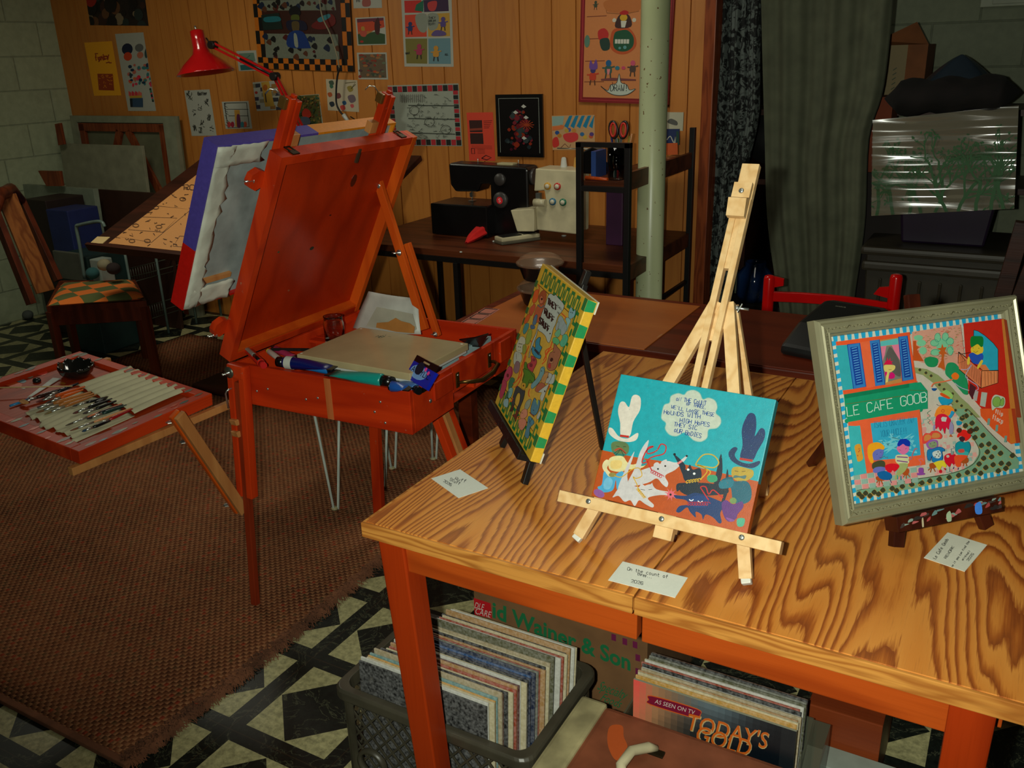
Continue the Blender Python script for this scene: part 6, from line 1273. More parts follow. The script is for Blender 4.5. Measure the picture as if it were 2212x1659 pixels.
def d_mk(a):
    cC(a)
    for i in range(5): x=1215+i*42; a.poly([(x+20,790),(x+42,788),(x+8,875),(x-16,860)],(20,130,170))
    a.poly([(1118,795),(1200,792),(1190,850),(1118,860)],(150,180,170)); a.blob([(1195,915),(1280,905),(1290,950),(1240,972),(1200,955)],(220,60,60)); a.blob([(1118,950),(1150,935),(1160,990),(1120,1005)],(214,50,40)); 
    for x,y,c in ((1150,905,(30,80,150)),(1165,925,(200,130,40)),(1230,885,(80,90,170)),(1265,890,(206,140,60)),(1215,890,(200,160,60)),(1320,915,(50,110,160)),(1380,930,(206,90,50)),(1385,915,(90,60,130)),(1340,935,(214,170,60)),(1180,865,(214,120,60))): a.el(x,y,15,14,c)
    a.line([(1170,1010),(1200,980),(1230,1010),(1240,985)],(120,50,30),4); a.poly([(1118,862),(1200,855),(1190,880),(1118,890)],(226,120,60))
wallart('market_picture','small bright picture with blue striped awning right of the black frame','picture',[(1193,250),(1285,248),(1285,324),(1193,324)],c=(206,160,110),draw=d_mk,k=.9)
def d_dr(a):
    H_=a.H; a.H=None; w_,h_=a.W_,a.H_; a.poly([(.022,.022),(w_-.022,.022),(w_-.022,h_),(.022,h_)],(206,128,72)); a.line([(.012,h_),(.012,.011),(w_-.012,.011),(w_-.012,h_)],(200,60,70),.003); a.H=H_; cC(a)
    for y in (110,265,420,565): a.line([(1360,y),(1500,y-6)],(110,40,20),5)
    for x in (1400,1560,1640): a.line([(x,y:=560),(x,y+20)],(110,40,20),5)
    a.line([(1490,40),(1500,85),(1620,95),(1720,75)],(150,90,40),6); a.blob([(1490,0),(1720,0),(1720,70),(1600,85),(1500,70)],(190,110,50)); fig(a,1420,30,30,(60,70,50))
    a.blob([(1540,215),(1590,185),(1650,185),(1700,240),(1710,310),(1660,360),(1590,365),(1535,320)],(190,80,30)); a.blob([(1560,225),(1600,205),(1650,205),(1690,250),(1690,310),(1650,345),(1590,345),(1555,310)],(20,80,50)); 
    for i in range(5): a.poly([(1565+i*20,265),(1582+i*20,265),(1582+i*20,295),(1565+i*20,295)],(206,206,190))
    a.el(1600,325,9,9,(90,150,150)); a.el(1635,320,12,12,(90,150,150)); a.blob([(1565,185),(1580,110),(1620,90),(1660,110),(1670,180)],(60,30,24)); a.el(1618,118,26,24,(206,160,30)); a.blob([(1590,85),(1620,68),(1650,80),(1640,98),(1600,98)],(180,24,20)); a.poly([(1600,140),(1640,140),(1630,185),(1605,185)],(206,206,190)); a.el(1555,135,14,14,(206,200,180)); a.el(1690,135,14,14,(206,200,180))
    a.blob([(1445,210),(1490,190),(1520,230),(1500,280),(1455,270)],(190,40,34)); a.blob([(1460,270),(1520,260),(1530,330),(1480,340)],(30,60,50)); a.el(1370,280,20,44,(90,130,110))
    fig(a,1420,520,60,(200,60,30),(60,50,110),(90,50,30)); a.blob([(1395,470),(1400,410),(1420,440),(1440,405),(1450,470)],(110,70,150)); fig(a,1528,470,62,(50,90,80),(20,90,140),(40,60,50)); a.poly([(1518,470),(1542,470),(1535,510),(1522,508)],(220,130,130)); fig(a,1695,460,52,(80,60,50),(200,80,110),(50,40,30)); a.el(1590,462,16,14,(40,120,140)); a.el(1632,460,14,12,(200,70,100))
    a.poly([(1480,540),(1560,530),(1720,535),(1720,545),(1480,552)],(120,60,60)); a.out([(1480,590),(1530,620),(1550,580),(1590,565),(1605,500),(1620,560),(1660,575),(1680,610),(1720,600),(1670,640),(1600,650),(1540,635)],(190,200,186),(40,60,60),4); a.text('DRAW!',(1548,622),(1672,618),44,(30,40,40),5)
wallart('saloon_poster','red framed orange cartoon poster reading DRAW, partly behind the column','poster',[(1254,-90),(1457,-90),(1454,221.5),(1259,224)],depth=.016,c=(130,14,18),draw=d_dr,k=.95)
# hanging cord with plug
CW=plain('cream_cord',C(150,140,110,.8)); CK=plain('black_rubber',C(14,14,14),.5)
b=B(); y_=2.80
b.tube([Yp(x,y,y_) for x,y in smooth([(684,-60),(690,0),(697,38),(712,70),(722,100),(729,125),(733,148)],k=4)],.004,7); wc=tag(b.build('power_cord',CW),'cream power cord hanging down over the checkered painting','cord')
t=thing('plug_cable','black cable with white plug hanging below the checkered painting','cable',Yp(735,230,2.80))
b=B(); b.tube([Yp(x,y,y_) for x,y in smooth([(733,146),(728,170),(726,200),(727,225),(736,243),(745,250)],k=4)],.005,7); b.build('cable',CK,t)
b=B(); b.tube([Yp(742,248,y_-.003),Yp(752,262,y_-.003)],[.012,.009],10); b.build('plug',plain('white_plastic',C(206,210,204),.3),t)
b=B(); b.tube([Yp(x,y,y_) for x,y in ((757,252),(770,260),(782,268))],.003,6); b.build('cable_tail',CK,t)
# ================================================================ DESK WITH SIDE SHELF
BM=plain('black_steel_frame',C(16,15,15),.45,.2)
DW=wood('rustic_brown_desk',C(98,48,24),C(60,26,12),axis=0,freq=5,rings=7,rough=.4,fiber=.5)
DS=thing('black_frame_desk','rustic brown desk with black metal legs and raised side shelf along the pine wall','desk',(-1.0,2.42,0))
dx0,dx1,dy0,dy1=-1.72,-.345,2.05,2.80
b=B(); b.box(dx0,dx1,dy0,dy1,.722,.75,ch=.002); b.build('desktop',DW,DS)
b=B(); b.box(dx0,dx1,dy0-.006,dy0+.02,.700,.722); b.build('frame_rail',BM,DS)
b=B(); b.box(dx0,dx1,dy1-.03,dy1,.700,.721); b.build('frame_rail',BM,DS)
b=B(); b.box(dx1-.022,dx1+.003,dy0+.03,dy1-.03,.69,.749); b.build('side_board',DW,DS)
for x,y,z in ((-.553,dy0,1.207),(dx1-.012,dy0,1.207),(dx1-.012,dy1-.025,1.204),(-.553,dy1-.025,1.204),(-1.715,dy0,.70),(-1.715,dy1-.025,.70),(Yp(985,640,dy0).x,dy0,.70)):
    b=B(); b.box(x,x+.022,y-.012,y+.013,0,z,ch=.001); b.build('leg',BM,DS)
b=B(); b.box(-.553,dx1+.01,dy0-.012,dy0+.013,1.19,1.2075); b.build('shelf_top_bar',BM,DS)
b=B(); b.box(-.531,dx1-.012,dy0-.012,dy0+.013,1.028,1.047); b.build('shelf_front_bar',BM,DS)
b=B(); b.box(-.545,dx1-.012,dy0+.013,dy1-.03,1.045,1.062,ch=.001); b.box(dx1-.014,dx1+.004,dy0+.03,dy1-.03,1.035,1.10); b.build('shelf_board',DW,DS)
b=B(); b.box(dx1-.012,dx1+.003,dy0+.2,dy1-.03,.52,.535); b.build('cross_rail',BM,DS)
# things on the upper shelf
sz=1.062
def place(x,y,z=sz): v_=Zp(x,y,z); return v_
b=B(); l_=Vector((Yp(1293,380,2.32).x,2.32,sz)); f=Fr(l_,(1,0,0),(0,1,0)); b.prism([(-.05,0),(.05,0),(.055,.03),(.03,.05),(.035,.09),(-.005,.105),(-.04,.09),(-.05,.05)],Fr(l_+Vector((0,-.03,0)),(1,0,0),(0,0,1)),-.03,.03); tag(b.build('tape_dispenser',plain('glossy_black',C(12,11,11),.2),bev=.006),'glossy black lumpy object on the shelf behind the front bars','desk object')
t=thing('marker_glass','clear glass holding markers on the desk shelf','cup',Vector((Yp(1331,380,2.14).x,2.14,sz))); f=Fr((Yp(1331,380,2.14).x,2.14,sz),(1,0,0),(0,1,0))
b=B(); b.lathe([(0,0),(.032,0),(.036,.13),(.034,.13),(.030,.004),(0,.004)],f,24); b.build('glass_body',MC.get('cg') or gm,t)
for k,(dx,dy,c,l2) in enumerate(((-.012,.0,(190,196,190),.12),(.010,.006,(200,204,200),.125),(.0,-.012,(30,90,90),.10),(.014,-.008,(170,30,40),.07),(-.016,.012,(20,70,70),.11))):
    b=B(); p0=f(dx*.5,dy*.5,.006); p1=f(dx*1.5,dy*1.5,l2); b.tube([p0,p1],.005,8); m_=tag(b.build('marker',plain('marker_%d_%d_%d'%c,C(*c),.35)),('first white','second white','teal','red','dark teal')[k]+' marker standing in the clear glass on the desk shelf','marker')
t=thing('pencil_cup','brown pencil cup with black band on the desk shelf','cup',Vector((Yp(1338,300,2.36).x,2.36,sz))); cl=Vector((Yp(1338,300,2.36).x,2.36,sz)); f=Fr(cl,(1,0,0),(0,1,0))
b=B(); b.lathe([(0,0),(.04,0),(.042,.10),(.039,.10),(.037,.004),(0,.004)],f,24); b.build('cup_body',plain('brown_card',C(150,90,50)),t); b=B(); b.lathe([(.0423,.03),(.0426,.06)],f,24); b.build('band',CK,t)
t=thing('scissors','red and black handled scissors standing in the pencil cup','scissors',f(0,0,.05))
for s_ in (-1,1):
    b=B(); c0=f(s_*.022,-.01,.165); b.tube([c0+Vector((.017*math.cos(a_)+.004*s_*math.sin(a_),0,.032*math.sin(a_))) for a_ in [k*math.pi/8 for k in range(16)]],.0055,8,closed=True); b.build('handle_loop',plain('scissor_black',C(30,22,20),.35),t)
    b=B(); b.tube([c0+Vector((.011*math.cos(a_),-.003,.026*math.sin(a_))) for a_ in [k*math.pi/8 for k in range(16)]],.0045,8,closed=True); b.build('grip_insert',plain('scissor_red',C(190,40,26),.4),t)
    b=B(); b.bar(f(s_*.012,-.01,.135),f(-s_*.006,-.005,.03),.012,.002,up=(0,1,0)); b.build('blade',MET,t)
for k,(dx,h_,c,nm) in enumerate(((-.038,.16,(20,40,120),'blue pen standing at the left of the pencil cup'),(.036,.14,(170,150,60),'yellow pencil leaning in the pencil cup'),(-.01,.13,(60,110,60),'green pencil in the pencil cup'),(.045,.15,(180,120,70),'tan wooden pencil leaning right in the pencil cup'))):
    b=B(); b.tube([f(dx*.6,.01,.01),f(dx*1.1,.01,h_)],.0045,7); tag(b.build('pencil',plain('pen_%d_%d_%d'%c,C(*c),.35)),nm,'pencil')
b=B(); b.tube([Vector((-.54,2.10,sz+.008)),Vector((-.44,2.08,sz+.008))],[.008,.006],8); tag(b.build('orange_knife',plain('orange_plastic',C(206,80,20),.35)),'orange craft knife lying at the shelf front','knife')
b=B(); b.box(-.545,-.525,2.16,2.26,sz,sz+.10); tag(b.build('blue_notebook',plain('blue_cover',C(30,60,120))),'thin blue notebook standing at the left end of the shelf','book')
b=B(); b.box(-.42,-.36,2.62,2.74,sz,sz+.03,ch=.002); b.build; tag(b.build('wooden_box',plain('box_tan',C(150,90,50))),'low tan wooden box behind the column on the shelf','box')
# leaning cards right of column
def stand(px,Y,c,label,draw=None,name='art_card',th=.004,cat='card'):
    return wallart(name,label,cat,px,depth=th,c=c,draw=draw,k=.85,Y=Y)
stand([(1440,242),(1480,243),(1473,282),(1440,282)],2.74,(190,186,160),'white card with a grey smudge at the top of the pile by the column',lambda a:(cC(a),a.blob([(1905,830),(1930,815),(1970,835),(1965,860),(1910,845)],(90,90,84))))
stand([(1440,278),(1471,279),(1465,312),(1440,313)],2.66,(20,40,90),'dark blue card with white line drawing in the pile by the column',lambda a:(cC(a),a.line([(1900,960),(1925,935),(1945,975),(1960,935),(1950,985)],(196,196,180),6,True),a.poly([(1970,900),(1985,900),(1975,985),(1960,985)],(24,70,50))))
stand([(1440,310),(1466,308),(1463,334),(1440,334)],2.60,(206,90,30),'orange card lowest in the pile by the column')
# purple box under the shelf
b=B(); xp_=Yp(1309,450,2.40).x; b.box(xp_,xp_+.075,2.40,2.47,.75,.985,ch=.003); tag(b.build('purple_box',plain('dark_purple_card',C(62,24,60))),'tall dark purple box on the desk under the shelf','box')
# ---------- black sewing machine
F_=lambda x,y,Y=2.40:Yp(840+x*.3165,y*.3165,Y)
def P2(x,y,Y=2.40): v_=F_(x,y,Y); return v_.x,v_.z
SM=thing('sewing_machine','black sewing machine with grey dials and red logo on the desk','sewing machine',(-1.2,2.46,.75))
BKP=plain('black_enamel',C(16,14,14),.28)
XZ=Fr((0,2.40,0),(1,0,0),(0,0,1),(0,-1,0))
zz=lambda x,y:P2(x,y)
x0=zz(405,1110)[0]; x1=zz(945,1110)[0]; zt=zz(600,1120)[1]; za=zz(640,1255)[1]; zh=zz(500,1310)[1]; xc=zz(692,1300)[0]; xb=zz(345,1450)[0]; zb_=zz(500,1395)[1]; xh=zz(605,1290)[0]
b=B(); b.prism([(x0,zt-.005),(x0+.01,zt),(x1-.01,zt-.006),(x1,zt-.02),(x1,zt-.20),(x1,.755),(xc,.755),(xc,za),(xh+.02,za),(xh,zh+.004),(x0+.03,zh),(x0+.005,zh+.03)],XZ,-.105,0); b.build('body',BKP,SM,bev=.008)
b=B(); b.box(xb,xc+.02,2.33,2.53,.752,zb_+.01,ch=.006); b.build('bed',BKP,SM)
for x,y,r_ in ((760,1225,.027),(765,1365,.036)):
    px_,pz=zz(x,y); b=B(); b.lathe([(0,.012),(r_*.9,.012),(r_,.008),(r_,0)],XZ.at(px_,pz,.0),28); d_=b.build('dial',plain('dial_grey',C(60,56,54),.4),SM)
    if r_>.03:
        a=Art(XZ.at(px_-.05,pz-.05,.0122),None,.1,.1,base=.0002); a.el(.05,.05,.016,.016,(206,30,40),n=20); a.text('S',(.044,.043),(.056,.043),.014,(220,200,190),.0022); a.build('dial_emblem',painted('card_stock'),d_)
px_,pz=zz(945,1215); b=B(); b.cyl((px_-.002,2.45,pz),(px_+.016,2.45,pz),.036,24); b.build('handwheel',plain('dial_grey',C(60,56,54),.4),SM)
a=Art(XZ,None,5,5,base=.0008); p0=zz(552,1180); a.el(p0[0]+.006,p0[1]+.002,.006,.006,(170,30,36)); a.text('SINGER',(p0[0]+.016,p0[1]-.003),(p0[0]+.06,p0[1]-.003),.008,(150,24,30),.0022); a.text('Heavy Duty',(p0[0]+.066,p0[1]-.004),(p0[0]+.12,p0[1]-.004),.006,(110,104,100),.0014); o_=a.build('brand_lettering',painted('card_stock'),SM)
px_,_=zz(535,1310); b=B(); b.tube([(px_,2.44,zh+.01),(px_,2.44,zb_+.012)],.003,8); b.box(px_-.008,px_+.008,2.432,2.448,zb_+.03,zb_+.05); b.box(px_-.012,px_+.014,2.425,2.455,zb_+.0125,zb_+.016); b.build('needle_bar',MET,SM)
for x in (560,838): px_,_=zz(x,1100); b=B(); b.tube([(px_,2.46,zt-.01),(px_,2.46,zt+.018)],.002,6); b.build('thread_guide',MET,SM)
b=B(); px_,_=zz(760,1100); b.box(px_-.04,px_+.04,2.44,2.48,zt-.004,zt+.003); b.build('spool_tray',plain('cream_plastic',C(196,184,140)),SM)
# ---------- serger
SG=thing('overlock_machine','cream overlock sewing machine with four coloured dials and thread cones','sewing machine',(-.86,2.45,.75))
CR=plain('aged_cream_plastic',C(206,196,160,.95),.35); XZ2=Fr((0,2.36,0),(1,0,0),(0,0,1),(0,-1,0)); z2=lambda x,y:(lambda v_:(v_.x,v_.z))(F_(x,y,2.36))
p=[z2(*q_) for q_ in ((1000,1150),(1280,1165),(1278,1600),(1010,1570),(1000,1410),(1075,1400),(1060,1300),(990,1305))]
b=B(); b.prism(p,XZ2,-.13,0); b.build('body',CR,SG,bev=.005)
q0=z2(845,1430); q1=z2(1005,1420); q2_=z2(1005,1575); q3_=z2(890,1575)
b=B(); b.prism([q0,q1,q2_,q3_],XZ2,-.10,.02); b.build('cloth_plate',CR,SG,bev=.003)
px_,pz=z2(1045,1380); b=B(); b.tube([(px_-.03,2.345,pz),(px_+.025,2.345,pz)],.016,14); b.build('looper_cover',CR,SG)
px_,pz=z2(1020,1340); b=B(); b.box(px_-.008,px_+.012,2.35,2.37,pz-.02,pz+.015); b.build('presser_foot',MET,SG)
for x,y,c in ((1085,1270,(206,150,40)),(1152,1272,(190,50,40)),(1120,1376,(50,110,140)),(1190,1380,(30,110,80))):
    px_,pz=z2(x,y); b=B(); b.lathe([(.0155,0),(.0155,.006),(.010,.007)],XZ2.at(px_,pz),20,C(*c)); b.lathe([(.010,.007),(.009,.012),(0,.012)],XZ2.at(px_,pz),20,C(206,200,176)); b.build('tension_dial',painted('tube_plastic',.28,.03),SG)
a=Art(XZ2,None,5,5,base=.0004); r0=z2(1012,1515); r1=z2(1256,1590); 
a.poly([(r0[0],r1[1]),(r1[0],r1[1]+.004),(r1[0],r0[1]-.006),(r0[0],r0[1])],(24,26,24)); W2_=r1[0]-r0[0]
for k,c in enumerate(((20,60,90),(40,130,120),(206,150,40),(206,60,30))): a.poly([(r0[0]+W2_*(.50+k*.045),r1[1]+.002),(r0[0]+W2_*(.545+k*.045),r1[1]+.002),(r0[0]+W2_*(.60+k*.045),r0[1]-.004),(r0[0]+W2_*(.555+k*.045),r0[1]-.004)],c)
a.el(r0[0]+W2_*.86,(r0[1]+r1[1])/2,.008,.009,(206,200,180)); a.text('superlock',(r0[0]+.006,(r0[1]+r1[1])/2),(r0[0]+W2_*.42,(r0[1]+r1[1])/2),.008,(180,180,166),.0016); a.line([(r0[0]+.006,r1[1]+.008),(r0[0]+.045,r1[1]+.008)],(150,150,140),.0015)
for x,y,w_ in ((1095,1227,.016),(1215,1304,.016),(1235,1175,.014)): px_,pz=z2(x,y); a.line([(px_-w_,pz),(px_+w_,pz)],(40,36,30),.005)
px_,pz=z2(1020,1235); a.line([(px_,pz+.01),(px_+.004,pz),(px_-.002,pz-.02)],(50,46,40),.002)
a.build('front_print',painted('card_stock'),SG)
px_,pz=z2(1230,1030); _,pb=z2(1230,1155); b=B(); b.tube([(px_,2.45,pb-.01),(px_,2.45,pz)],.003,6); b.tube([(px_-.10,2.45,pz),(px_+.07,2.45,pz)],.0025,6); b.build('thread_mast',MET,SG)
for k,(x,c) in enumerate(((1130,(190,190,180)),(1205,(190,140,60)),(1175,(206,200,190)))):
    px_,pz=z2(x,1160); Yc=2.45+k*.02 if k<2 else 2.47; b=B(); b.lathe([(0,0),(.017,0),(.017,.004),(.015,.006),(.010,.046),(.006,.05),(0,.05)],Fr((px_+ (0 if k<2 else .045),Yc,pb-.012),(1,0,0),(0,1,0)),18); tag(b.build('thread_cone',plain('thread_%d_%d_%d'%c,C(*c),.8)),('white cone of thread on top of the cream overlock machine','golden cone of thread on the cream overlock machine','pale cone of thread half hidden behind the desk shelf post')[k],'thread')
# pedal, red cloth, scraps
T_=lambda x,y,z=.751:Zp(820+x*.33454,460+y*.33454,z)
t=thing('foot_pedal','cream sewing foot pedal with black pads lying on the desk','pedal',T_(910,180)); pc=[T_(770,175),T_(1050,145),T_(1035,115,.78),T_(790,125,.78)]
Uu=(T_(1050,170)-T_(800,205)).normalized(); Vv=Vector((-Uu.y,Uu.x,0)); f=Fr(T_(790,210),Uu,Vv); ln=(T_(1050,170)-T_(800,205)).length
b=B(); b.box(0,ln,0,.075,0,.012,f,ch=.004); b.build('base',plain('pedal_grey',C(90,86,70)),t); b=B(); b.box(.002,ln-.002,.002,.073,.012,.030,f,ch=.005); b.build('top',CR,t)
b=B(); b.box(.012,ln*.55,.012,.063,.030,.034,f,ch=.002); b.build('pad',CK,t); b=B(); b.box(ln*.62,ln*.92,.02,.063,.030,.036,f,ch=.002); b.build('pad',CK,t); screw(t,f(ln*.58,.03,.030),(0,0,1),.005)
b=B(); rr=random.Random(5); A_=T_(560,200); Bq=T_(800,100); d_=(Bq-A_); 
ps=[A_+d_*k_+Vector((0,0,z_)) for k_,z_ in ((0,.004),(.15,.016),(.4,.03),(.62,.026),(.78,.02),(.9,.026),(1.0,.012))]; rs=[.006,.022,.034,.028,.02,.024,.008]
def bl2(s_,t_):
    i=s_*(len(ps)-1); j=min(int(i),len(ps)-2); w_=i-j; c=ps[j].lerp(ps[j+1],w_); r_=rs[j]*(1-w_)+rs[j+1]*w_; an=t_*2*math.pi; sd=d_.cross(Vector((0,0,1))).normalized(); r_*=1+.14*math.sin(an*5+s_*9)
    v_=c+sd*(r_*math.cos(an))+Vector((0,0,max(r_*.75*math.sin(an),-(c.z-.7515)))); return v_
b.sheet(bl2,40,26); tag(b.build('red_cloth',plain('red_fabric',C(206,20,16),.85,0,.1)),'crumpled red cloth lying on the desk before the black sewing machine','cloth')
for k,(x,y) in enumerate(((525,255),(550,130),(570,105),(745,185),(1190,148))):
    v_=T_(x,y); b=B(); r_=.006 if k<3 else .012; b.lathe([(0,0),(r_,0),(r_*.9,.004),(0,.005)],Fr(v_,(1,0,0),(0,1,0)),12); tag(b.build('white_scrap' if k<3 else 'spool_disc',plain('white_paper',C(190,194,186))),('white scrap near the front edge of the desk','white scrap left of the red cloth on the desk','tiny white scrap near the bed of the sewing machine','small white disc between red cloth and foot pedal','small white disc in front of the overlock machine')[k],'scrap')
# ================================================================ LEFT CORNER: drafting table, lamp, chair, clutter
def pxof(P): d=Vector(P)-CP; z=d.dot(FW); return IW/2+FP*d.dot(RT)/z, IH/2-FP*d.dot(UP)/z
def rect(O,U,V): return [tuple(pxof(O+V)),tuple(pxof(O+U+V)),tuple(pxof(O+U)),tuple(pxof(O))]
FD=Fr((-2.84,1.55,.75),(1,0,0),(0,.83,.35)); DLn=math.hypot(.83,.35)
DT=thing('drafting_table','dark wooden drafting table with tilted top behind the box easel','drafting table',(-2.17,2.0,0))
DBW=wood('dark_walnut_board',C(62,28,16),C(40,18,10),axis=0,freq=7,rings=6,rough=.45)
b=B(); b.box(0,1.34,0,DLn,-.025,0,FD,ch=.003); b.build('tilting_board',DBW,DT); b=B(); b.box(0,1.34,-.018,0,-.025,.012,FD,ch=.002); b.build('pencil_ledge',DBW,DT)
b=B(); b.bar((-2.17,2.0,0),(-2.17,2.0,.90),.16,.30,up=(0,1,0)); b.build('pedestal',DBW,DT); b=B(); b.box(-2.5,-1.85,1.72,2.3,0,.05,ch=.01); b.build('foot',DBW,DT)
def up_(x,y): return FD.uv(x,y,0)
pu=up_(236,526); pt=up_(440,365)
w_,h_=.85,pt[1]-pu[1]; u0=(pu[0]+pt[0])/2; FPp=FD.at(u0,pu[1],.0008)
a=Art(FPp,rect(FPp.O,FPp.U*w_,FPp.V*h_),w_,h_,base=.0006,k=.95,step=4e-5); a.box(0,w_,0,h_,0,.0005,FPp,C(206,142,80,.95)); a.crop(0,380,.2773)
INK=(60,34,20); a.text('ROOM',(1430,110),(1610,112),40,INK,7)
for q_ in ([(1220,235),(1490,262),(1180,520),(900,470)],[(1100,320),(1380,330),(1270,440),(1000,420)],[(1400,470),(1560,480),(1540,560),(1350,550)]): a.line(q_,INK,4,closed=True)
rng=random.Random(3)
for i in range(70): x=rng.uniform(900,1540); y=rng.uniform(60,570); a.line([(x,y),(x+rng.uniform(-34,34),y+rng.uniform(-16,16)),(x+rng.uniform(-30,30),y+rng.uniform(-14,14))],INK,4)
for x,y in ((1060,390),(1240,400),(1030,510),(1150,510),(1425,185),(1215,250)): a.line([(x+24*math.cos(k*.7),y+13*math.sin(k*.7)) for k in range(10)],INK,4)
tag(a.build('blueprint_sheet',painted('card_stock')),'large tan sheet with ink plans spread on the drafting table','paper')
q_=[up_(*p_) for p_ in ((194,527),(222,527),(238,513),(211,512))]; b=B(); b.prism(q_,FD,.0005,.003,C(206,176,120)); tag(b.build('cream_card',painted('card_stock')),'small cream card at the lower left corner of the drafting table','card')
# red lamp
LR=plain('red_lamp_enamel',C(176,14,18),.2,0,.05,Coat_Weight=.5); LBK=plain('black_joint',C(20,16,16),.4); ly=2.42
LP=thing('desk_lamp','red metal swing arm lamp clamped to the drafting table','lamp',Yp(700,380,ly)); YL=lambda x,y,o=0:Yp(x,y,ly+o)
tp=YL(424,64); bt=YL(445,158); ax_=(bt-tp).normalized(); f=Fr(tp,ax_.cross(Vector((0,1,0))),Vector((0,1,0)),ax_); ln=(bt-tp).length; rb=(YL(489,155)-YL(401,155)).length/2
sp_=[(0,-.002),(.020,0),(.034,.006),(.036,.05),(.038,ln*.42),(.046,ln*.55),(rb*.72,ln*.78),(rb*.97,ln*.97),(rb,ln),(rb-.003,ln),(rb*.70,ln*.78),(.04,ln*.55)]
b=B(); b.lathe(sp_,f,36); b.build('lamp_shade',LR,LP); b=B(); b.cyl(YL(424,66),YL(421,56),.005,8); b.build('switch_knob',MET,LP)
el=YL(594,165); he=YL(460,97); ba=YL(664,300)
for o in (-.012,.012):
    b=B(); b.bar(he+Vector((0,0,o)),el+Vector((0,0,o)),.010,.010,up=(0,1,0)); b.build('arm_bar',LR,LP)
    b=B(); b.bar(el+Vector((o,0,0)),ba+Vector((o,0,0)),.010,.010,up=(0,1,0)); b.build('arm_bar',LR,LP)
b=B(); b.tube([he.lerp(el,.45),he.lerp(el,.95)],.007,8); b.build('spring',LBK,LP)
for p_ in (he,el): b=B(); b.cyl(p_+Vector((0,-.02,0)),p_+Vector((0,.02,0)),.020,14); b.build('joint',LBK,LP)
b=B(); b.tube([he,he+Vector((-.03,0,.02)),YL(445,82)],.004,6); b.build('shade_bracket',LBK,LP)
b=B(); b.tube([ba,Vector((ba.x+.02,ba.y,1.10))],.012,10); b.box(ba.x-.02,ba.x+.06,ba.y-.04,ba.y+.03,1.05,1.13,ch=.003); b.build('clamp',LBK,LP)
# chair with checkered cushion
CHW=wood('dark_chair_wood',C(96,40,20),C(64,24,12),freq=9,rings=5,rough=.4)
CHr=thing('wooden_chair','dark wooden chair with a green and orange checkered cushion, facing right','chair',(-2.95,1.45,0))
SQ=[Zp(*p_,.45) for p_ in ((100,662),(128,606),(292,604),(316,650))]
# seat, apron, legs
b=B(); n_=len(SQ); b.add(SQ+[v_+Vector((0,0,-.03)) for v_ in SQ],[(0,1,2,3)[::-1],(4,5,6,7)]+[(i,4+i,4+(i+1)%4,(i+1)%4) for i in range(4)]); b.build('seat',CHW,CHr)
cen=sum(SQ,Vector())/4
for i in range(4):
    p_=SQ[i].lerp(cen,.06); b=B(); b.bar((p_.x,p_.y,.001),(p_.x,p_.y,.42),.035,.035,up=(0,1,0)); b.build('leg',CHW,CHr)
for i,j in ((0,3),(3,2),(0,1)):
    p_,q_=SQ[i].lerp(cen,.07),SQ[j].lerp(cen,.07); b=B(); b.bar(p_+Vector((0,0,-.065)),q_+Vector((0,0,-.065)),.02,.07); b.build('seat_rail',CHW,CHr)
p0=Zp(68,657,.45); p1=Zp(126,606,.45); d0=Yp(-12,455,p0.y); d1=Yp(44,430,p1.y)
for a_,c_ in ((p0,d0),(p1,d1)): b=B(); b.bar(a_,c_,.045,.03,up=(0,1,0)); b.build('back_post',CHW,CHr)
b=B(); m_=(d0+d1)/2+Vector((0,0,.06)); b.tube([d0,d0.lerp(m_,.6)+Vector((0,0,.03)),m_,d1.lerp(m_,.6)+Vector((0,0,.03)),d1+Vector((0,0,-.01))],[.028,.03,.032,.032,.028],10); b.build('top_rail',CHW,CHr)
b=B(); a_=(p0+p1)/2; c_=(d0+d1)/2; b.bar(a_,c_.lerp(m_,.8),.10,.014,up=(1,0,0)); b.build('back_splat',wood('honey_splat',C(150,90,44),C(110,56,26),freq=9),CHr)
def mat_ck():
    m,t,p=nt('checkered_cushion'); v=coords(t,(1,1,1),(0,0,.35)); ck=N(t,'ShaderNodeTexChecker'); L(t,v,ck.inputs[0]); ck.inputs[1].default_value=C(190,96,30,1.3); ck.inputs[2].default_value=C(74,80,40,1.3); ck.inputs['Scale'].default_value=10.5
    L(t,ck.outputs[0],p.inputs['Base Color']); setp(p,Roughness=.95); bump(t,p,noise(t,coords(t),260,3),.4,.002); return m
CQ=[Zp(*p_,.48) for p_ in ((103,656),(132,610),(285,603),(311,640))]
cmx=lambda s_,t_:(1-t_)*((1-s_)*CQ[0]+s_*CQ[3])+t_*((1-s_)*CQ[1]+s_*CQ[2])
b=B(); 
def cf(s_,t_): e=min(1,7*min(s_,1-s_,t_,1-t_)); v_=cmx(s_,t_); return Vector((v_.x,v_.y,.470+.022*math.sqrt(max(e,0))))
b.sheet(cf,18,18); b.sheet(lambda s_,t_:Vector((cmx(s_,t_).x,cmx(s_,t_).y,.470-.018*math.sqrt(max(min(1,7*min(s_,1-s_,t_,1-t_)),0)))),18,18)
tag(b.build('seat_cushion',mat_ck()),'green and orange checkered seat cushion on the dark wooden chair','cushion')
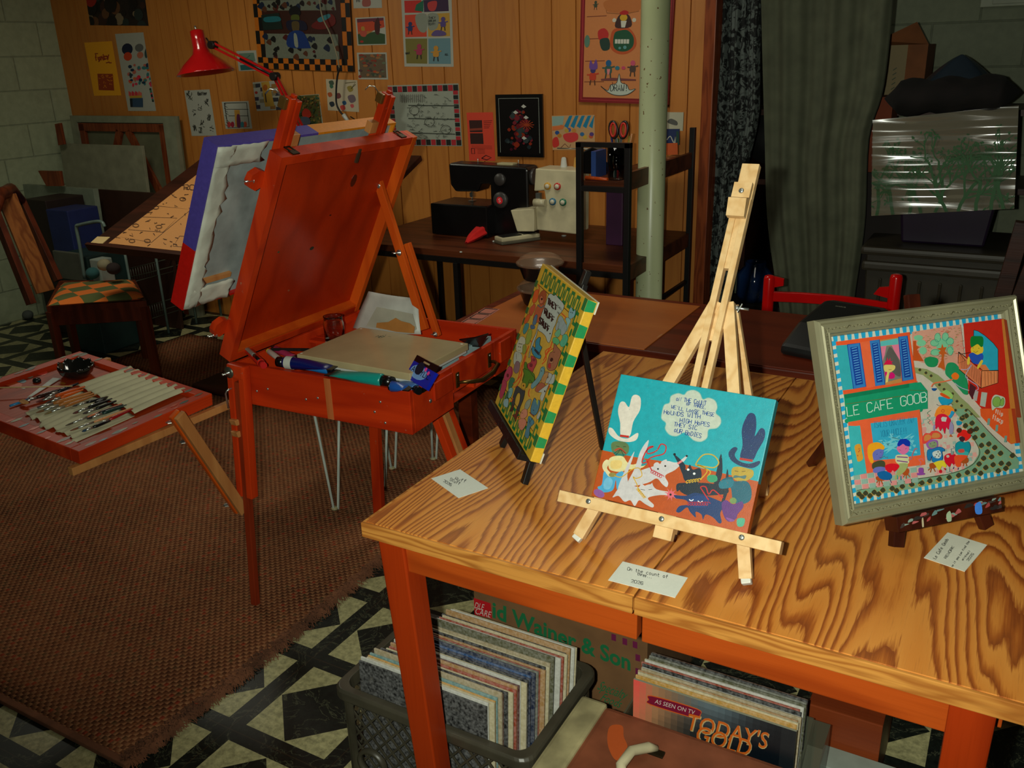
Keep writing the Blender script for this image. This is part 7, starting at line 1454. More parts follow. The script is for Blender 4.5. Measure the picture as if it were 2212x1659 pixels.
# leaning frames / boards
SF=thing('canvas_stretcher','large stretched canvas shown from the back leaning on the pine wall corner','canvas',(-4.1,2.76,0))
f0=Yp(148,250,2.76); f1=Yp(372,247,2.76); SFf=Fr((f0.x,2.76,0),(1,0,0),(0,.03,1),(0,-1,.03)); sw=f1.x-f0.x; sh=f0.z
b=B(); b.box(0,sw,0,sh,-.012,0,SFf); b.build('canvas',plain('dull_canvas',C(120,120,92,.75)),SF)
b=B(); 
for q_ in ((0,.06,0,sh),(sw-.10,sw,0,sh),(.06,sw-.10,sh-.04,sh)): b.box(*q_,0,.03,SFf)
b.build('canvas_wrap',plain('wrap_canvas',C(150,152,126,.75)),SF)
SFW=wood('stretcher_pine',C(132,64,32),C(104,44,22),freq=9)
for p_,q_ in (((.06,sh-.07),(sw-.10,sh-.07)),((.09,0),(.09,sh-.05)),((sw-.13,0),(sw-.13,sh-.05)),((sw*.46,sh-.09),(sw*.18,sh-.62)),((sw*.54,sh-.09),(sw*.88,sh-.66))):
    b=B(); b.bar(SFf(*p_,.012),SFf(*q_,.012),.05,.02,up=SFf.N); b.build('stretcher_bar',SFW,SF)
def board(px,Y,col,label,th=.02,name='white_board',cat='board'):
    P=[Yp(x,y,Y) for x,y in px]; x0=min(p.x for p in P); x1=max(p.x for p in P); z1=max(p.z for p in P[:2])
    f=Fr((x0,Y,0),(1,0,0),(0,.05,1),(0,-1,.05)); b=B(); b.box(0,x1-x0,0,z1*1.001,0,th,f,ch=.002); return tag(b.build(name,plain(name+'_'+'_'.join(map(str,col)),C(*col,k=.8))),label,cat)
board([(118,311),(296,318)],2.62,(150,148,122),'grey white panel leaning in front of the big stretcher frame')
board([(42,406),(199,409)],2.40,(140,150,130),'wide white canvas leaning left of the drafting table',.035)
board([(205,420),(350,420)],2.50,(60,34,22),'dark brown board leaning behind the drafting table corner',.02,'brown_board')
for px_,Yc,lb in (([(118,268),(128,266),(137,312),(126,314)],2.60,'short brown stick upright against the left block wall'),([(82,369),(128,370),(133,402),(100,402)],2.36,'brown wood offcut on the white canvas at far left')):
    P=[Yp(x,y,Yc) for x,y in px_]; b=B(); b.add(P+[v_+Vector((0,.02,0)) for v_ in P],[(3,2,1,0),(4,5,6,7),(0,1,5,4),(1,2,6,5),(2,3,7,6),(3,0,4,7)])
    tag(b.build('wood_offcut',SFW),lb,'wood')
def boxpx(name,label,cat,x0,x1,ytop,Y,dp,col,zb=0,k=.8,ch=.006,rough=.6):
    a_=Yp(x0,ytop,Y); c_=Yp(x1,ytop,Y); b=B(); b.box(a_.x,c_.x,Y,Y+dp,zb,a_.z,ch=ch); return tag(b.build(name,plain(name+'_p%d_%d_%d'%col,C(*col,k=k),rough)),label,cat)
boxpx('dark_cabinet','dark cabinet standing behind the wooden chair back','cabinet',48,96,430,2.12,.25,(34,18,12))
boxpx('blue_box','tall blue box standing behind the wooden chair','box',98,143,452,2.08,.2,(24,40,96))
boxpx('teal_bin','dark teal bin with grey lid behind the checkered cushion','bin',120,184,548,1.95,.24,(20,50,48))
boxpx('grey_lid','grey flat lid resting beside the blue box','lid',112,168,541,1.93,.02,(90,92,80),zb=.42)
boxpx('white_jug','white jug on the wire rack under the drafting table','jug',192,212,560,1.80,.08,(150,160,150),zb=.30)
# wire rack with white tube frame
WR=thing('wire_rack','white wire basket rack under the drafting table','rack',Zp(340,690,0)+Vector((-.1,.2,0)))
c0=Zp(365,720,0); c1=Zp(305,740,0); r0=Vector((c0.x,c0.y,0)); r1=Vector((c1.x,c1.y,0)); bk=Vector((0,.42,0))
WT=plain('white_tube',C(110,130,122,.8),.35)
for p_ in (r0,r1,r0+bk,r1+bk): b=B(); b.tube([p_+Vector((0,0,.002)),p_+Vector((0,0,.66))],.008,8); b.build('post',WT,WR)
for z_ in (.12,.36,.60):
    b=B()
    for i in range(13): q_=r0.lerp(r1,i/12); b.tube([q_+Vector((0,0,z_+.08)),q_+Vector((0,0,z_)),q_+bk+Vector((0,0,z_)),q_+bk+Vector((0,0,z_+.08))],.0022,4)
    for i in range(9): q_=bk*(i/8); b.tube([r0+q_+Vector((0,0,z_)),r1+q_+Vector((0,0,z_))],.0022,4)
    for zz_ in (.03,.08): b.tube([r0+Vector((0,0,z_+zz_)),r1+Vector((0,0,z_+zz_)),r1+bk+Vector((0,0,z_+zz_)),r0+bk+Vector((0,0,z_+zz_))],.003,5,closed=True)
    b.build('wire_basket',plain('grey_wire',C(80,84,70,.8),.4),WR)
b=B(); b.tube([Yp(x,y,1.9) for x,y in smooth([(183,602),(172,530),(165,492),(172,486),(205,479),(220,480),(226,490)],k=5)],.009,8); tag(b.build('bent_tube_handle',WT),'bent white tube handle rising beside the blue box','tube')
for k,(x,y,c,nm) in enumerate(((225,572,(150,140,110),'pale ball of yarn on the wire rack'),(245,580,(40,24,20),'dark bundle beside the pale yarn ball'),(200,590,(40,90,90),'teal cloth scrap behind the checkered cushion'),(60,800-120,(90,96,90),'grey crumpled paper under the wooden chair'))):
    p_=Yp(x,y,1.78) if k<3 else Zp(60,680,.028); b=B(); b.ell(p_,.035,.035,.03,seg=10); tag(b.build(('yarn_ball','cloth_bundle','cloth_scrap','crumpled_paper')[k],plain('clutter%d'%k,C(*c,k=.8),.9)),nm,('yarn','cloth','cloth','paper')[k])
# ================================================================ RIGHT SIDE: curtains and stored things
def curtain(name,label,mat,Lf,Rt,Y,nf,amp):
    # Lf/Rt: list of (x,y) photo points of the two edges from top to bottom
    A_=[Yp(x,y,Y) for x,y in smooth(Lf,k=5)]; B_=[Yp(x,y,Y) for x,y in smooth(Rt,k=5)]
    def at(P,t): i=t*(len(P)-1); j=min(int(i),len(P)-2); return P[j].lerp(P[j+1],i-j)
    b=B(); b.sheet(lambda s_,t_:at(A_,t_).lerp(at(B_,t_),s_)+Vector((0,amp*math.sin(s_*nf*6.28+.6*math.sin(t_*3))+amp*.5*math.sin(s_*nf*2.7*6.28+1),0)),70,26); return tag(b.build(name,mat,solid=.0015),label,'curtain')
def mat_fl():
    m,t,p=nt('floral_print'); v=coords(t); n=noise(t,v,26,5,.65,1.5); v2=noise(t,v,60,3)
    L(t,mix(t,ramp(t,n,[(.47,K4),(.52,W4)]),C(92,100,96,1.1),C(18,20,20)),p.inputs['Base Color']); setp(p,Roughness=.85); return m
curtain('floral_curtain','grey curtain with black floral print beside the pine wall end',mat_fl(),[(1534,-60),(1530,100),(1526,300),(1516,480),(1508,670)],[(1650,-60),(1641,110),(1638,250),(1612,370),(1596,500),(1572,670)],2.93,3,.02)
curtain('sheer_curtain','plain grey green cloth curtain hanging behind the red chair',plain('grey_green_cloth',C(96,100,78,.75),.9,0,.15),[(1642,-60),(1645,110),(1650,300),(1656,480),(1680,650),(1690,720)],[(1935,-60),(1922,80),(1906,200),(1876,300),(1868,480),(1846,640),(1838,720)],2.90,3,.014)
CB=lambda c,n,k=.9:plain(n,C(*c,k=k),.8)
# dark store shelf behind the curtains
SU=thing('storage_shelf','dark storage shelf unit standing behind the curtains','shelf',(.1,3.5,0))
for z_ in (.02,.45,.9,1.22): b=B(); b.box(-.26,1.02,3.3,3.75,z_,z_+.025); b.build('shelf_board',DBW,SU)
for x in (-.26,.99): b=B(); b.box(x,x+.03,3.3,3.75,0,1.25); b.build('upright',DBW,SU)
b=B(); l_=Yp(1625,600,3.15); b.lathe([(0,0),(.07,0),(.085,.03),(.085,.13),(.05,.17),(.05,.19),(.045,.19),(.045,.165),(.078,.125),(.078,.03),(0,.01)],Fr((l_.x,3.2,l_.z-.12),(1,0,0),(0,1,0)),28); tag(b.build('glass_jug',plain('blue_glass',C(30,60,110),.08,0,.1,Coat_Weight=1.0)),'large blue tinted glass jug between the two curtains','jug')
b=B(); b.box(l_.x-.2,l_.x+.2,3.1,3.29,0,l_.z-.12,ch=.004); tag(b.build('dark_crate',CB((24,16,12),'crate_dark')),'dark crate carrying the blue glass jug','crate')
b=B(); l_=Yp(1622,280,3.2); b.lathe([(0,0),(.13,.0),(.12,.05),(.06,.12),(.03,.14),(0,.14)],Fr((l_.x+.05,3.4,l_.z-.05),(1,0,0),(0,0,1),(0,-1,0)),24); tag(b.build('speaker_cone',CB((14,14,14),'black_felt')),'black round object visible between the two curtains','speaker')
# grey tote, purple bin
TG=thing('storage_tote','large grey ribbed plastic tote at right behind the red chair','tote',(.66,3.0,0)); TGm=plain('grey_tote_plastic',C(50,44,32,1.0),.5)
tx0,tx1=Yp(1866,530,2.78).x,Yp(2188,545,2.78).x; tz=Yp(2000,540,2.78).z
b=B(); b.add([(tx0+.05,2.82,0),(tx1-.05,2.82,0),(tx1-.05,3.22,0),(tx0+.05,3.22,0),(tx0+.01,2.79,tz-.02),(tx1-.01,2.79,tz-.02),(tx1-.01,3.25,tz-.02),(tx0+.01,3.25,tz-.02)],[(3,2,1,0),(4,5,6,7),(0,1,5,4),(1,2,6,5),(2,3,7,6),(3,0,4,7)])
for i in range(6): x=tx0+.07+i*(tx1-tx0-.16)/5; b.box(x,x+.012,2.785,2.80,.05,tz-.13)
b.build('tote_body',TGm,TG,bev=.01); b=B(); b.box(tx0,tx1,2.77,3.27,tz-.10,tz-.06,ch=.012); b.box(tx0-.01,tx1+.01,2.765,3.275,tz-.035,tz,ch=.014); b.build('tote_lid',TGm,TG)
px0,px1=Yp(1937,455,2.9).x,Yp(2158,447,2.9).x; b=B(); b.add([(px0+.03,2.90,tz),(px1-.03,2.90,tz),(px1-.03,3.2,tz),(px0+.03,3.2,tz),(px0,2.88,tz+.26),(px1,2.88,tz+.26),(px1,3.22,tz+.26),(px0,3.22,tz+.26)],[(3,2,1,0),(4,5,6,7),(0,1,5,4),(1,2,6,5),(2,3,7,6),(3,0,4,7)])
tag(b.build('purple_bin',plain('dark_violet_plastic',C(30,14,40),.4),bev=.01),'dark purple bin stacked on the grey tote','bin')
# wrapped canvas with branch print under glossy plastic
Q_=[Yp(x,y,2.72) for x,y in ((1877,252),(2192,237),(2198,442),(1886,474))]
Uq=(Q_[1]-Q_[0]+Q_[2]-Q_[3]).normalized(); Vq=Vector((-Uq.z,0,Uq.x)); wq=((Q_[1]-Q_[0]).length+(Q_[2]-Q_[3]).length)/2; hq=((Q_[0]-Q_[3]).length+(Q_[1]-Q_[2]).length)/2; cq=sum(Q_,Vector())/4
FQ=Fr(cq-Uq*wq/2-Vq*hq/2,Uq,(Vq+Vector((0,.16,0))),None); FQ.N=FQ.U.cross(FQ.V); 
if FQ.N.y>0: FQ.N=-FQ.N
WC=thing('wrapped_canvas','canvas with green branch pattern wrapped in shiny clear plastic, on the purple bin','canvas',FQ(wq/2,0,-.02))
a=Art(FQ,None,wq,hq,base=.0004,k=.85,step=3e-5); a.box(0,wq,0,hq,-.035,0,FQ,C(120,112,86,.8)); GB=(26,92,32)
rr=random.Random(14)
def branch(x,y,an,ln,w_,dpt):
    pts=[(x,y)]; 
    for i in range(5): an+=rr.uniform(-.25,.25); x+=math.cos(an)*ln/5; y+=math.sin(an)*ln/5; pts.append((x,y))
    a.line(pts,GB,w_)
    if dpt<=0 or not(0<x<wq): 
        for k in range(3): a.el(x+rr.uniform(-.014,.014),y+rr.uniform(-.012,.012),.006,.0035,GB,rr.uniform(0,3),7)
        return
    for k in range(rr.choice((2,3))): branch(*pts[rr.randint(2,5)],an+rr.uniform(-1.0,1.0),ln*.72,w_*.62,dpt-1)
for x in (.02,.08,.14,.18,.23,.27,.31,.37,.42,.46,.52): branch(x,0.0,1.57+rr.uniform(-.35,.35),.13,.012,3)
a.build('printed_face',painted('card_stock'),WC)
m,t_,p=nt('clear_film'); g_=N(t_,'ShaderNodeBsdfGlossy'); g_.inputs['Roughness'].default_value=.16; tr_=N(t_,'ShaderNodeBsdfTransparent'); mx_=N(t_,'ShaderNodeMixShader'); mx_.inputs[0].default_value=.16
L(t_,tr_.outputs[0],mx_.inputs[1]); L(t_,g_.outputs[0],mx_.inputs[2]); t_.nodes.remove(p); L(t_,mx_.outputs[0],[n_ for n_ in t_.nodes if n_.type=='OUTPUT_MATERIAL'][0].inputs[0])
b=B(); b.sheet(lambda s_,t2:FQ(wq*s_,hq*t2,.012+.0042*math.sin(t2*23+s_*2.2+.8*math.sin(s_*5))+.0022*math.sin(t2*51+s_*5)+.007*math.sin(s_*7+t2*3)),70,110); b.build('plastic_film',m,WC)
# dark clothes on top, boxes, bag
b=B(); 
def cl(s_,t2):
    x=.40+.47*s_; e=min(1,8*min(s_,1-s_)); an=t2*math.pi*2; return Vector((x,2.86+.13*math.cos(an)*e,1.315+.02*s_+.065*e*math.sin(an)*(1+.12*math.sin(s_*23+an*2))))
b.sheet(cl,40,20); tag(b.build('dark_clothes',plain('black_fabric',C(18,12,11),.95,0,.4)),'dark folded clothes heaped on top of the wrapped canvas','clothes')
b=B(); pk=Yp(2076,118,3.05); 
def bg_(s_,t2): an=s_*2*math.pi; r_=(1-t2)**.8*.19+.004; return Vector((pk.x+r_*math.cos(an)*(1+.06*math.sin(an*5)),3.10+.6*r_*math.sin(an),1.30+(pk.z-1.30)*t2))
b.sheet(bg_,40,14); tag(b.build('plastic_bag',plain('slate_bag_plastic',C(46,58,70,.8),.3)),'dark blue grey plastic bag peaking above the dark clothes','bag')
cx0,cx1=Yp(1893,150,3.35).x,Yp(1999,150,3.35).x; ct=Yp(1950,97,3.35).z; CBX=thing('cardboard_box','open brown cardboard box with cream label behind the curtain','box',((cx0+cx1)/2,3.5,1.247)); CBM=CB((128,74,36),'kraft_card',1.0)
b=B(); b.box(cx0,cx1,3.35,3.65,1.247,ct-.0); b.build('box_body',CBM,CBX)
b=B(); b.add([(cx0,3.352,ct),(cx1,3.352,ct),(cx1-.05,3.30,ct+.09),(cx0+.0,3.30,ct+.02)],[(0,1,2,3),(3,2,1,0)]); b.build('flap',CBM,CBX)
a=Art(Fr((cx0,3.35,1.247),(1,0,0),(0,0,1),(0,-1,0)),None,cx1-cx0,ct-1.247,base=.001,k=.9); W8=cx1-cx0; a.poly([(W8*.15,0),(W8*.6,0),(W8*.6,ct-1.247),(W8*.15,ct-1.247)],(140,120,76)); 
for i in range(8): a.line([(W8*.35,.02+i*.02),(W8*.42,.03+i*.02)],(60,70,40),.004)
a.build('label',painted('card_stock'),CBX)
b=B(); b.box(Yp(1894,220,3.2).x,Yp(1936,220,3.2).x,3.1,3.28,1.0,Yp(1915,207,3.2).z); tag(b.build('orange_box',CB((130,56,24),'orange_card')),'small dark orange box edge below the cardboard box','box')
b=B(); b.box(.33,.56,3.08,3.29,0,1.0); tag(b.build('dark_box_stack',CB((30,20,16),'dark_card')),'dark box column standing behind the wrapped canvas','box')
b=B(); v0_,v1_=Yp(2117,17,3.89),Yp(2300,17,3.89); b.box(v0_.x,v1_.x,3.86,3.895,v0_.z,v0_.z+.3,ch=.004); b.box(v0_.x+.05,v1_.x-.02,3.852,3.86,v0_.z+.012,v0_.z+.28,ch=.002); b.box(v0_.x+.07,v1_.x-.03,3.848,3.853,v0_.z+.03,v0_.z+.27); tag(b.build('wall_panel',plain('panel_grey',C(150,156,130,.9),.5)),'pale framed panel on the block wall at the top right corner','wall panel')
# red chair
RC=thing('red_chair','bright red painted chair tucked behind the dark red table','chair',(.42,2.0,0)); RM=plain('glossy_red_paint',C(190,10,8,1.05),.18,0,.05)
yc=2.06; XL=Yp(1661,620,yc); XR=Yp(1934,620,yc); tpz=Yp(1661,594,yc).z; tpr=Yp(1937,592,yc).z
for X_,zt_ in ((XL.x,tpz),(XR.x,tpr)):
    b=B(); b.tube([(X_,yc,.001),(X_,yc,zt_-.012),(X_,yc,zt_-.003),(X_,yc,zt_)],[.019,.020,.017,.008],16); b.build('back_post',RM,RC)
b=B(); z0=Yp(1790,650,yc).z
def slat(z_,h_,bow): 
    b=B(); n_=12
    vs=[];fs=[]
    for i in range(n_+1):
        s_=i/n_; x=XL.x+.01+(XR.x-XL.x-.02)*s_; y=yc+bow*math.sin(s_*3.1416)
        vs+=[(x,y-.008,z_-h_/2),(x,y+.008,z_-h_/2),(x,y+.008,z_+h_/2),(x,y-.008,z_+h_/2)]
    for i in range(n_): 
        for k in range(4): fs.append((i*4+k,i*4+(k+1)%4,(i+1)*4+(k+1)%4,(i+1)*4+k))
    b.add(vs,fs+[(0,1,2,3),(n_*4+3,n_*4+2,n_*4+1,n_*4)]); b.build('back_slat',RM,RC,bev=.003)
slat(Yp(1790,652,yc).z,.036,.03); slat(Yp(1790,700,yc).z-.01,.03,.03)
for X_,sg in ((XL.x,1),(XR.x,-1)): b=B(); zq=Yp(1680,610,yc).z; b.prism([(0,-.02),(.05 if sg<0 else .035,-.01),(.035,.014),(0,.02)],Fr((X_+sg*.015,yc+.004,zq),(sg,0,0),(0,0,1)),-.006,.006); b.build('slat_stub',RM,RC)
b=B(); b.box(XL.x,XR.x,1.72,yc+.01,.43,.45,ch=.005); b.build('seat',RM,RC)
for X_ in (XL.x+.01,XR.x-.01): b=B(); b.tube([(X_,1.75,.001),(X_,1.75,.43)],.018,12); b.build('front_leg',RM,RC)
b=B(); b.bar(Yp(2212,480,2.3),Yp(2165,640,2.3),.05,.05); b.bar(Yp(2235,560,2.3),Yp(2180,700,2.3),.05,.05); tag(b.build('dark_folded_frame',DBW),'dark brown wooden frame leaning at the far right edge','frame')
# ================================================================ UNDER THE TABLE
CRM=plain('olive_grey_plastic',C(66,62,50,1.0),.4,0,.2)
def crate(name,label,x0,x1,y0,y1,h):
    t=thing(name,label,'crate',((x0+x1)/2,(y0+y1)/2,0))
    def rr_(ins,r=.03,n=5):
        pts=[]
        for cx,cy,a0 in ((x1-r-ins,y1-r-ins,0),(x0+r+ins,y1-r-ins,90),(x0+r+ins,y0+r+ins,180),(x1-r-ins,y0+r+ins,270)):
            for k in range(n+1): a_=math.radians(a0+90*k/n); pts.append((cx+r*math.cos(a_),cy+r*math.sin(a_)))
        return pts
    def ring(prof,nm):
        b=B(); P=[rr_(i) for i,_ in prof]; n=len(P[0]); vs=[(x,y,z) for (i,z),pp_ in zip(prof,P) for x,y in pp_]; m=len(prof)
        b.add(vs,[(j*n+k,j*n+(k+1)%n,((j+1)%m)*n+(k+1)%n,((j+1)%m)*n+k) for j in range(m) for k in range(n)]); b.build(nm,CRM,t,bev=.0015)
    ring([(0,h-.03),(-.004,h-.024),(-.004,h-.006),(0,h),(.016,h),(.018,h-.03)],'top_rim'); ring([(.004,0),(.004,.03),(.014,.03),(.014,0)],'bottom_rim')
    b=B(); b.box(x0+.01,x1-.01,y0+.01,y1-.01,.004,.012); b.build('crate_floor',CRM,t)
    for (ax,ay,bx,by) in ((x0,y0,x1,y0),(x1,y0,x1,y1),(x1,y1,x0,y1),(x0,y1,x0,y0)):
        A_=Vector((ax,ay,0)); d=Vector((bx-ax,by-ay,0)); ln=d.length; d.normalize(); nn=Vector((-d.y,d.x,0)); f=Fr(A_+nn*.009,d,(0,0,1)); b=B(); z0_,z1_=.03,h-.03; H=z1_-z0_; st=.034
        lo,hi=.04,ln-.04
        for k in range(-12,40):
            for sg in (1,-1):
                a0=k*st; a1=a0+sg*H*.85
                p=(a0,z0_); q=(a1,z1_)
                # clip to lo..hi
                def cl_(u,v,w_):
                    t_=(w_-u[0])/(v[0]-u[0]); return (w_,u[1]+(v[1]-u[1])*t_)
                if max(p[0],q[0])<=lo or min(p[0],q[0])>=hi: continue
                if p[0]<lo: p=cl_(p,q,lo)
                if q[0]<lo: q=cl_(q,p,lo)
                if p[0]>hi: p=cl_(p,q,hi)
                if q[0]>hi: q=cl_(q,p,hi)
                b.bar(f(*p,.0015*sg),f(*q,.0015*sg),.004,.003,up=f.N,ch=0)
        b.build('lattice_wall',CRM,t)
    for cx,cy in ((x0,y0),(x1,y0),(x1,y1),(x0,y1)):
        b=B(); sx=1 if cx==x0 else -1; sy=1 if cy==y0 else -1; pts=[(cx+sx*.006+sx*.034*(1-math.cos(a_)),cy+sy*.006+sy*.034*(1-math.sin(a_))) for a_ in [k*math.pi/10 for k in range(6)]]
        pts=[(cx+sx*.045,cy+sy*.006)]+[(cx+sx*(.036-.030*math.sin(a_)),cy+sy*(.036-.030*math.cos(a_))) for a_ in [k*math.pi/12 for k in range(7)]]+[(cx+sx*.006,cy+sy*.045)]
        vs=[(x,y,z) for z in (.0,h-.01) for x,y in pts]; n=len(pts); b.add(vs,[(k,k+1,n+k+1,n+k) for k in range(n-1)]); b.build('corner_post',CRM,t,solid=.003)
    return t
C1=crate('milk_crate','olive grey lattice crate full of records behind the front table leg',-.192,.278,.080,.392,.28)
b=B(); f=Fr((-.10,.080,.115),(1,0,0),(0,0,1)); b.lathe([(.036,0),(.036,.012),(.029,.012),(.027,0),(.036,0)],f,28); b.build('carry_ring',CRM,C1)
# record sleeves: one mesh, object colour from each copy
def mat_rec():
    m,t,p=nt('record_sleeve_card'); oi=N(t,'ShaderNodeObjectInfo'); n=noise(t,coords(t),45,6,.75); e=noise(t,coords(t,(1,1,1)),160,3)
    c=mix(t,math_(t,'MULTIPLY',ramp(t,n,[(.58,K4),(.66,W4)]),.10),oi.outputs['Color'],C(150,136,100)); L(t,mix(t,.15,c,ramp(t,e,[(.3,K4),(.7,W4)])),p.inputs['Base Color']); setp(p,Roughness=.55); return m
RMt=mat_rec()
def recmesh(name,th):
    b=B(); w=.315; b.box(0,w,0,w,-th/2,th/2,Fr((0,0,0),(1,0,0),(0,0,1),(0,-1,0)),ch=.0008)
    o=b.build(name,RMt); me=o.data
    for v in me.vertices: v.co=v.co+o.location
    o.location=(0,0,0); return o
proto=recmesh('record_sleeve',.0042)
CN=[('cream',(196,184,146)),('tan',(176,134,80)),('black',(22,22,22)),('dark blue',(18,34,66)),('white',(200,200,190)),('brown',(96,60,36)),('grey',(110,112,100)),('blue',(20,74,130)),('rust',(160,66,34)),('olive',(84,84,54)),('pale teal',(110,150,150)),('yellow',(200,150,60)),('maroon',(90,30,34)),('beige',(170,154,120))]
OD=['first','second','third','fourth','fifth','sixth','seventh','eighth','ninth','tenth','eleventh','twelfth','thirteenth','fourteenth','fifteenth','sixteenth','seventeenth','eighteenth','nineteenth','twentieth','twenty-first','twenty-second','twenty-third','twenty-fourth','twenty-fifth','twenty-sixth','twenty-seventh','twenty-eighth','twenty-ninth','thirtieth','thirty-first','thirty-second','thirty-third','thirty-fourth']
rr=random.Random(8); first=[True]
def rec(x,y,z,tilt,rz,ci,label,group):
    o=proto if first[0] else proto.copy()
    if not first[0]: COL.objects.link(o)
    first[0]=False; o.location=(x,y,z); o.rotation_euler=(tilt,0,rz); o.color=C(*CN[ci][1]); return tag(o,label,'record',group)
seq=[2,4,0,11,10,13,5,2,0,8,1,12,4,0,2,3,7,3,6,8,1,2,0,13,9,3,4,8,0,2,1,13,4,0]
for i in range(34):
    s_=i/33; x=-.158+.075*s_+rr.uniform(-.006,.006); y=.108+.232*s_+rr.uniform(-.0008,.0008)
    rec(x+.010,y,.014+rr.uniform(0,.006)+(.010 if i in (5,24,30) else 0),math.radians(-3-3*s_),math.radians(rr.uniform(-.25,.25)),seq[i],'worn %s record sleeve, %s from the front in the left crate'%(CN[seq[i]][0],OD[i]),'records in the left milk crate')
# second batch with printed front sleeve
CRB=thing('clear_tub','smoky translucent plastic tub holding records under the table','tub',(.57,.36,0))
m,t_,p=nt('smoky_plastic'); setp(p,Roughness=.25,Alpha=.45,Coat_Weight=.5); p.inputs['Base Color'].default_value=C(96,100,84)
b=B(); X0,X1,Y0,Y1=.375,.775,.292,.415
b.box(X1-.05,X1-.046,Y0,Y1,0,.30); b.box(X0-.004,X0,Y0,Y1,0,.25); b.box(X0,X1-.05,Y1,Y1+.004,0,.30); b.box(X0,X1-.05,Y0,Y1,.001,.005); b.prism([(Y0,.10),(Y0+.01,.27),(Y0+.05,.30),(Y1,.30),(Y1,.05)],Fr((X1-.046,0,0),(0,1,0),(0,0,1)),0,.028); b.build('tub_wall',m,CRB)
seq2=[11,0,1,13,4,2,8,4,0,9,6,2,5]
for i in range(13): rec(.396+rr.uniform(-.004,.004),.315+.0066*i,.040+rr.uniform(-.003,.003),math.radians(-1),math.radians(rr.uniform(-.4,.4)),seq2[i],'%s record sleeve, %s behind the printed sleeve in the clear tub'%(CN[seq2[i]][0],OD[i]),'records in the clear tub')
O_=Vector((.400,.305,.045)); TGs=thing('printed_record_sleeve','record sleeve reading As seen on TV and Todays Gold, foremost in the clear tub','record',(.557,.305,.045))
f=Fr(O_,(1,0,0),(0,-.02,1),(0,-1,-.02)); a=Art(f,rect(O_,f.U*.315,f.V*.315),.315,.315,base=.0024,k=1.0,step=3e-5); a.box(0,.315,0,.315,-.002,.002,f,C(150,150,130))
def grd():
    H=a.H; a.H=None; n=24
    for i in range(n):
        for j in range(n):
            u=(i+.5)/n; v=1-(j+.5)/n  # v from top
            v_=1-v
            warm=max(0,1-(u/.42)**1.2); teal=math.exp(-((u-.55)**2/.05+(v_-.0)**2/.03)); r_=(214*warm+90*(1-warm)*.6+60*teal,150*warm+110*(1-warm)*.5+80*teal,100*warm+110*(1-warm)*.5+90*teal)
            dk=min(1,max(0,(u-.3)*1.6+(v_-.1)*1.8)); dk=dk*(.9 if u<.93 else .6); pk_=max(0,1-u/.14)*max(0,1-v_/.5)
            c=tuple(max(8,min(235,r_[k]*(1-dk)+(6,16,24)[k]*dk+pk_*(30,-70,-20)[k])) for k in range(3))
            a.add([a.fr(i*.315/n,.315-(j+1)*.315/n,a.z),a.fr((i+1)*.315/n,.315-(j+1)*.315/n,a.z),a.fr((i+1)*.315/n,.315-j*.315/n,a.z),a.fr(i*.315/n,.315-j*.315/n,a.z)],[(0,1,2,3)],C(*c))
    a.z+=a.step; a.H=H
grd(); a.crop(1160,1260,.33454)
pill=lambda g:[(745-g*.2,722-g),(1035+g*.2,806-g),(1056+g,846),(1040,868+g),(1010,864+g),(735,778+g),(724-g,748)]
a.poly(smooth(pill(3),True,4),(206,90,30)); a.poly(smooth(pill(-3),True,4),(120,14,50)); a.font('AS SEEN ON TV',(762,768),(1018,842),26,(206,196,190)); 
for s_,p0,p1,h in (("TODAY'S",(960,935),(1480,1062),104),('GOLD',(1020,1010),(1370,1112),104)): 
    a.font(s_,(p0[0]+4,p0[1]+4),(p1[0]+4,p1[1]+4),h,(190,170,120),off=.02); a.font(s_,p0,p1,h,(206,100,30),off=.005)
a.build('printed_cover',painted('glossy_card',.3,.03),TGs)
# cardboard box with green lettering
yb=.52; BXm=CB((120,84,50),'kraft_board',1.0); K1=thing('produce_box','brown cardboard produce box with green lettering Wainer and Son under the table','box',(.13,.68,0))
xa=Yp(1024,1300,yb).x; xb_=Yp(1398,1420,yb).x; zt_=.32
b=B(); b.box(xa,xb_,yb,.86,0,zt_,ch=.002); b.build('box_body',BXm,K1)
f=Fr((xa,yb,0),(1,0,0),(0,0,1),(0,-1,0)); a=Art(f,rect(f.O,Vector((xb_-xa,0,0)),Vector((0,0,zt_))),xb_-xa,zt_,base=.0005,k=1.0,step=4e-5); a.crop(0,0,1)
GR=(24,110,66); a.poly([(1023,1291),(1060,1303),(1063,1336),(1024,1327)],(190,20,30)); a.font('DLE',(1025,1313),(1044,1318),13,(206,196,186)); a.font('CARE',(1026,1325),(1059,1334),13,(206,196,186))
a.font('id Wainer & Son',(1064,1332),(1362,1448),33,GR,off=.03,up=(.0,-1)); a.font('Specialty',(1290,1488),(1352,1512),20,GR,shear=.4); a.font('Foods',(1296,1512),(1340,1530),18,GR,shear=.4)
for p_ in ((1028,1341),(1372,1392),(1378,1420),(1378,1450),(1350,1385),(1326,1376)): a.poly([(p_[0]-5,p_[1]-8),(p_[0]+5,p_[1]-5),(p_[0]+5,p_[1]+9),(p_[0]-5,p_[1]+6)],(110,24,70))
tag(a.build('printed_lettering',painted('card_stock'),K1),kind='stuff')
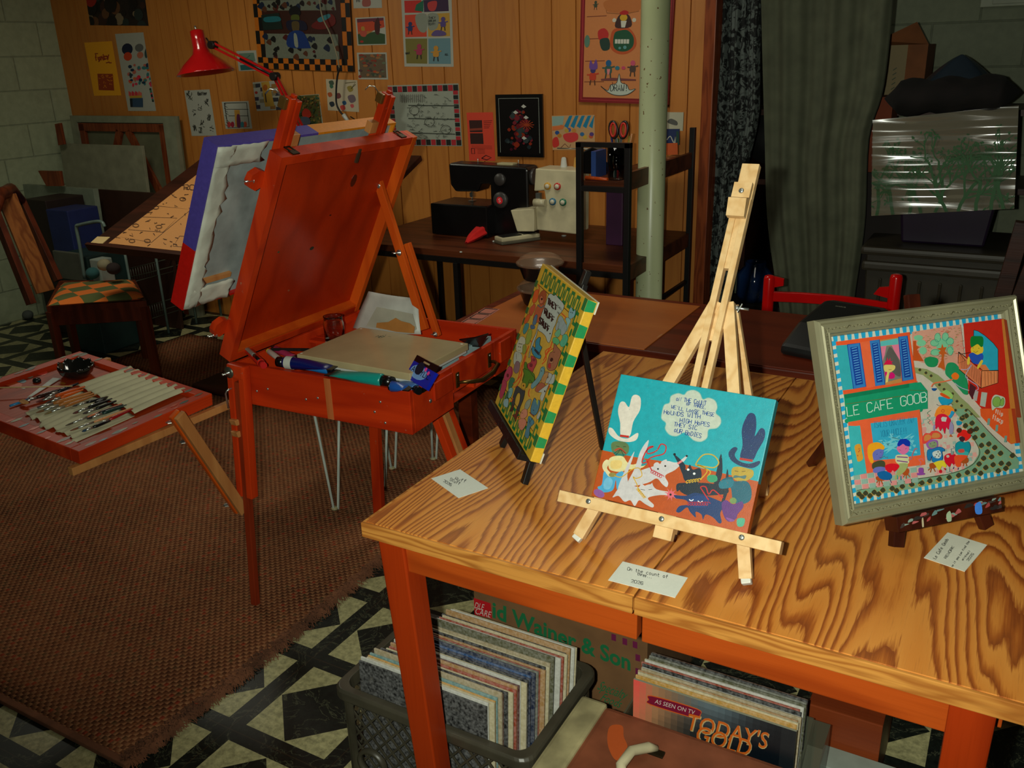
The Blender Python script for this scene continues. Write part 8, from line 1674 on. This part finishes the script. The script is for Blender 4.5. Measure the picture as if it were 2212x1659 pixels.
# suitcase
SCs=thing('suitcase','worn brown suitcase with a cream end band and handle beside the crate','suitcase',(.56,.12,0))
b=B(); b.box(.345,.90,-.06,.285,0,.285,ch=.012)
f=Fr((0,0,.285),(1,0,0),(0,1,0)); b.build('shell',plain('brown_leatherette',C(128,72,48,1.05),.45,0,.2),SCs)
b=B(); b.box(.292,.350,-.064,.289,0,.288,ch=.008); b.build('end_band',plain('dirty_cream_vinyl',C(168,158,116,1.0),.55,0,.25),SCs)
a=Art(f,None,5,5,base=.0006,k=1.0); wp=[Zp(1160+x*.33454,1260+y*.33454,.2855) for x,y in ((470,925),(550,920),(560,990),(585,1060),(550,1140),(495,1130),(455,1030))]; a.blob([(v.x,v.y) for v in wp],(186,84,34)); a.build('worn_patch',painted('card_stock'),SCs)
hp=Zp(1400,1625,.2855); b=B(); b.tube([hp+Vector((.012,.012,.004)),hp+Vector((.0,.0,.012)),hp+Vector((-.022,-.03,.018)),hp+Vector((-.026,-.07,.016)),hp+Vector((-.01,-.10,.004))],[.007,.010,.010,.010,.007],10); b.build('carry_handle',plain('cream_handle',C(196,186,150)),SCs)
b=B(); b.box(hp.x-.012,hp.x+.030,hp.y-.004,hp.y+.012,.284,.290,ch=.002); b.build('handle_mount',plain('dark_brass',C(60,52,34),.4,.8),SCs)
for dx in (-.008,.026): screw(SCs,Vector((hp.x+dx,hp.y+.004,.290)),(0,0,1),.004)
# wooden box and white carton at the right
b=B(); b.box(.70,.843,.50,.80,0,.264,ch=.002); tag(b.build('wooden_crate_box',wood('reddish_plywood',C(140,64,30),C(118,48,22),axis=0,freq=4,rings=4)),'plain reddish brown wooden box under the right end of the table','box')
b=B(); b.box(.745,.90,.43,.49,0,.185,ch=.001); WB=thing('white_carton','white carton with blue lettering beside the reddish wooden box','box',(.82,.46,0)); b.build('carton_body',plain('white_card',C(150,160,150)),WB)
a=Art(Fr((.745,.43,0),(1,0,0),(0,0,1),(0,-1,0)),None,.155,.185,base=.0005); a.font('IE',(.006,.165),(.018,.165),.010,(30,60,70)); a.font('Orion',(.065,.135),(.13,.135),.026,(20,50,90)); a.build('carton_print',painted('card_stock'),WB)
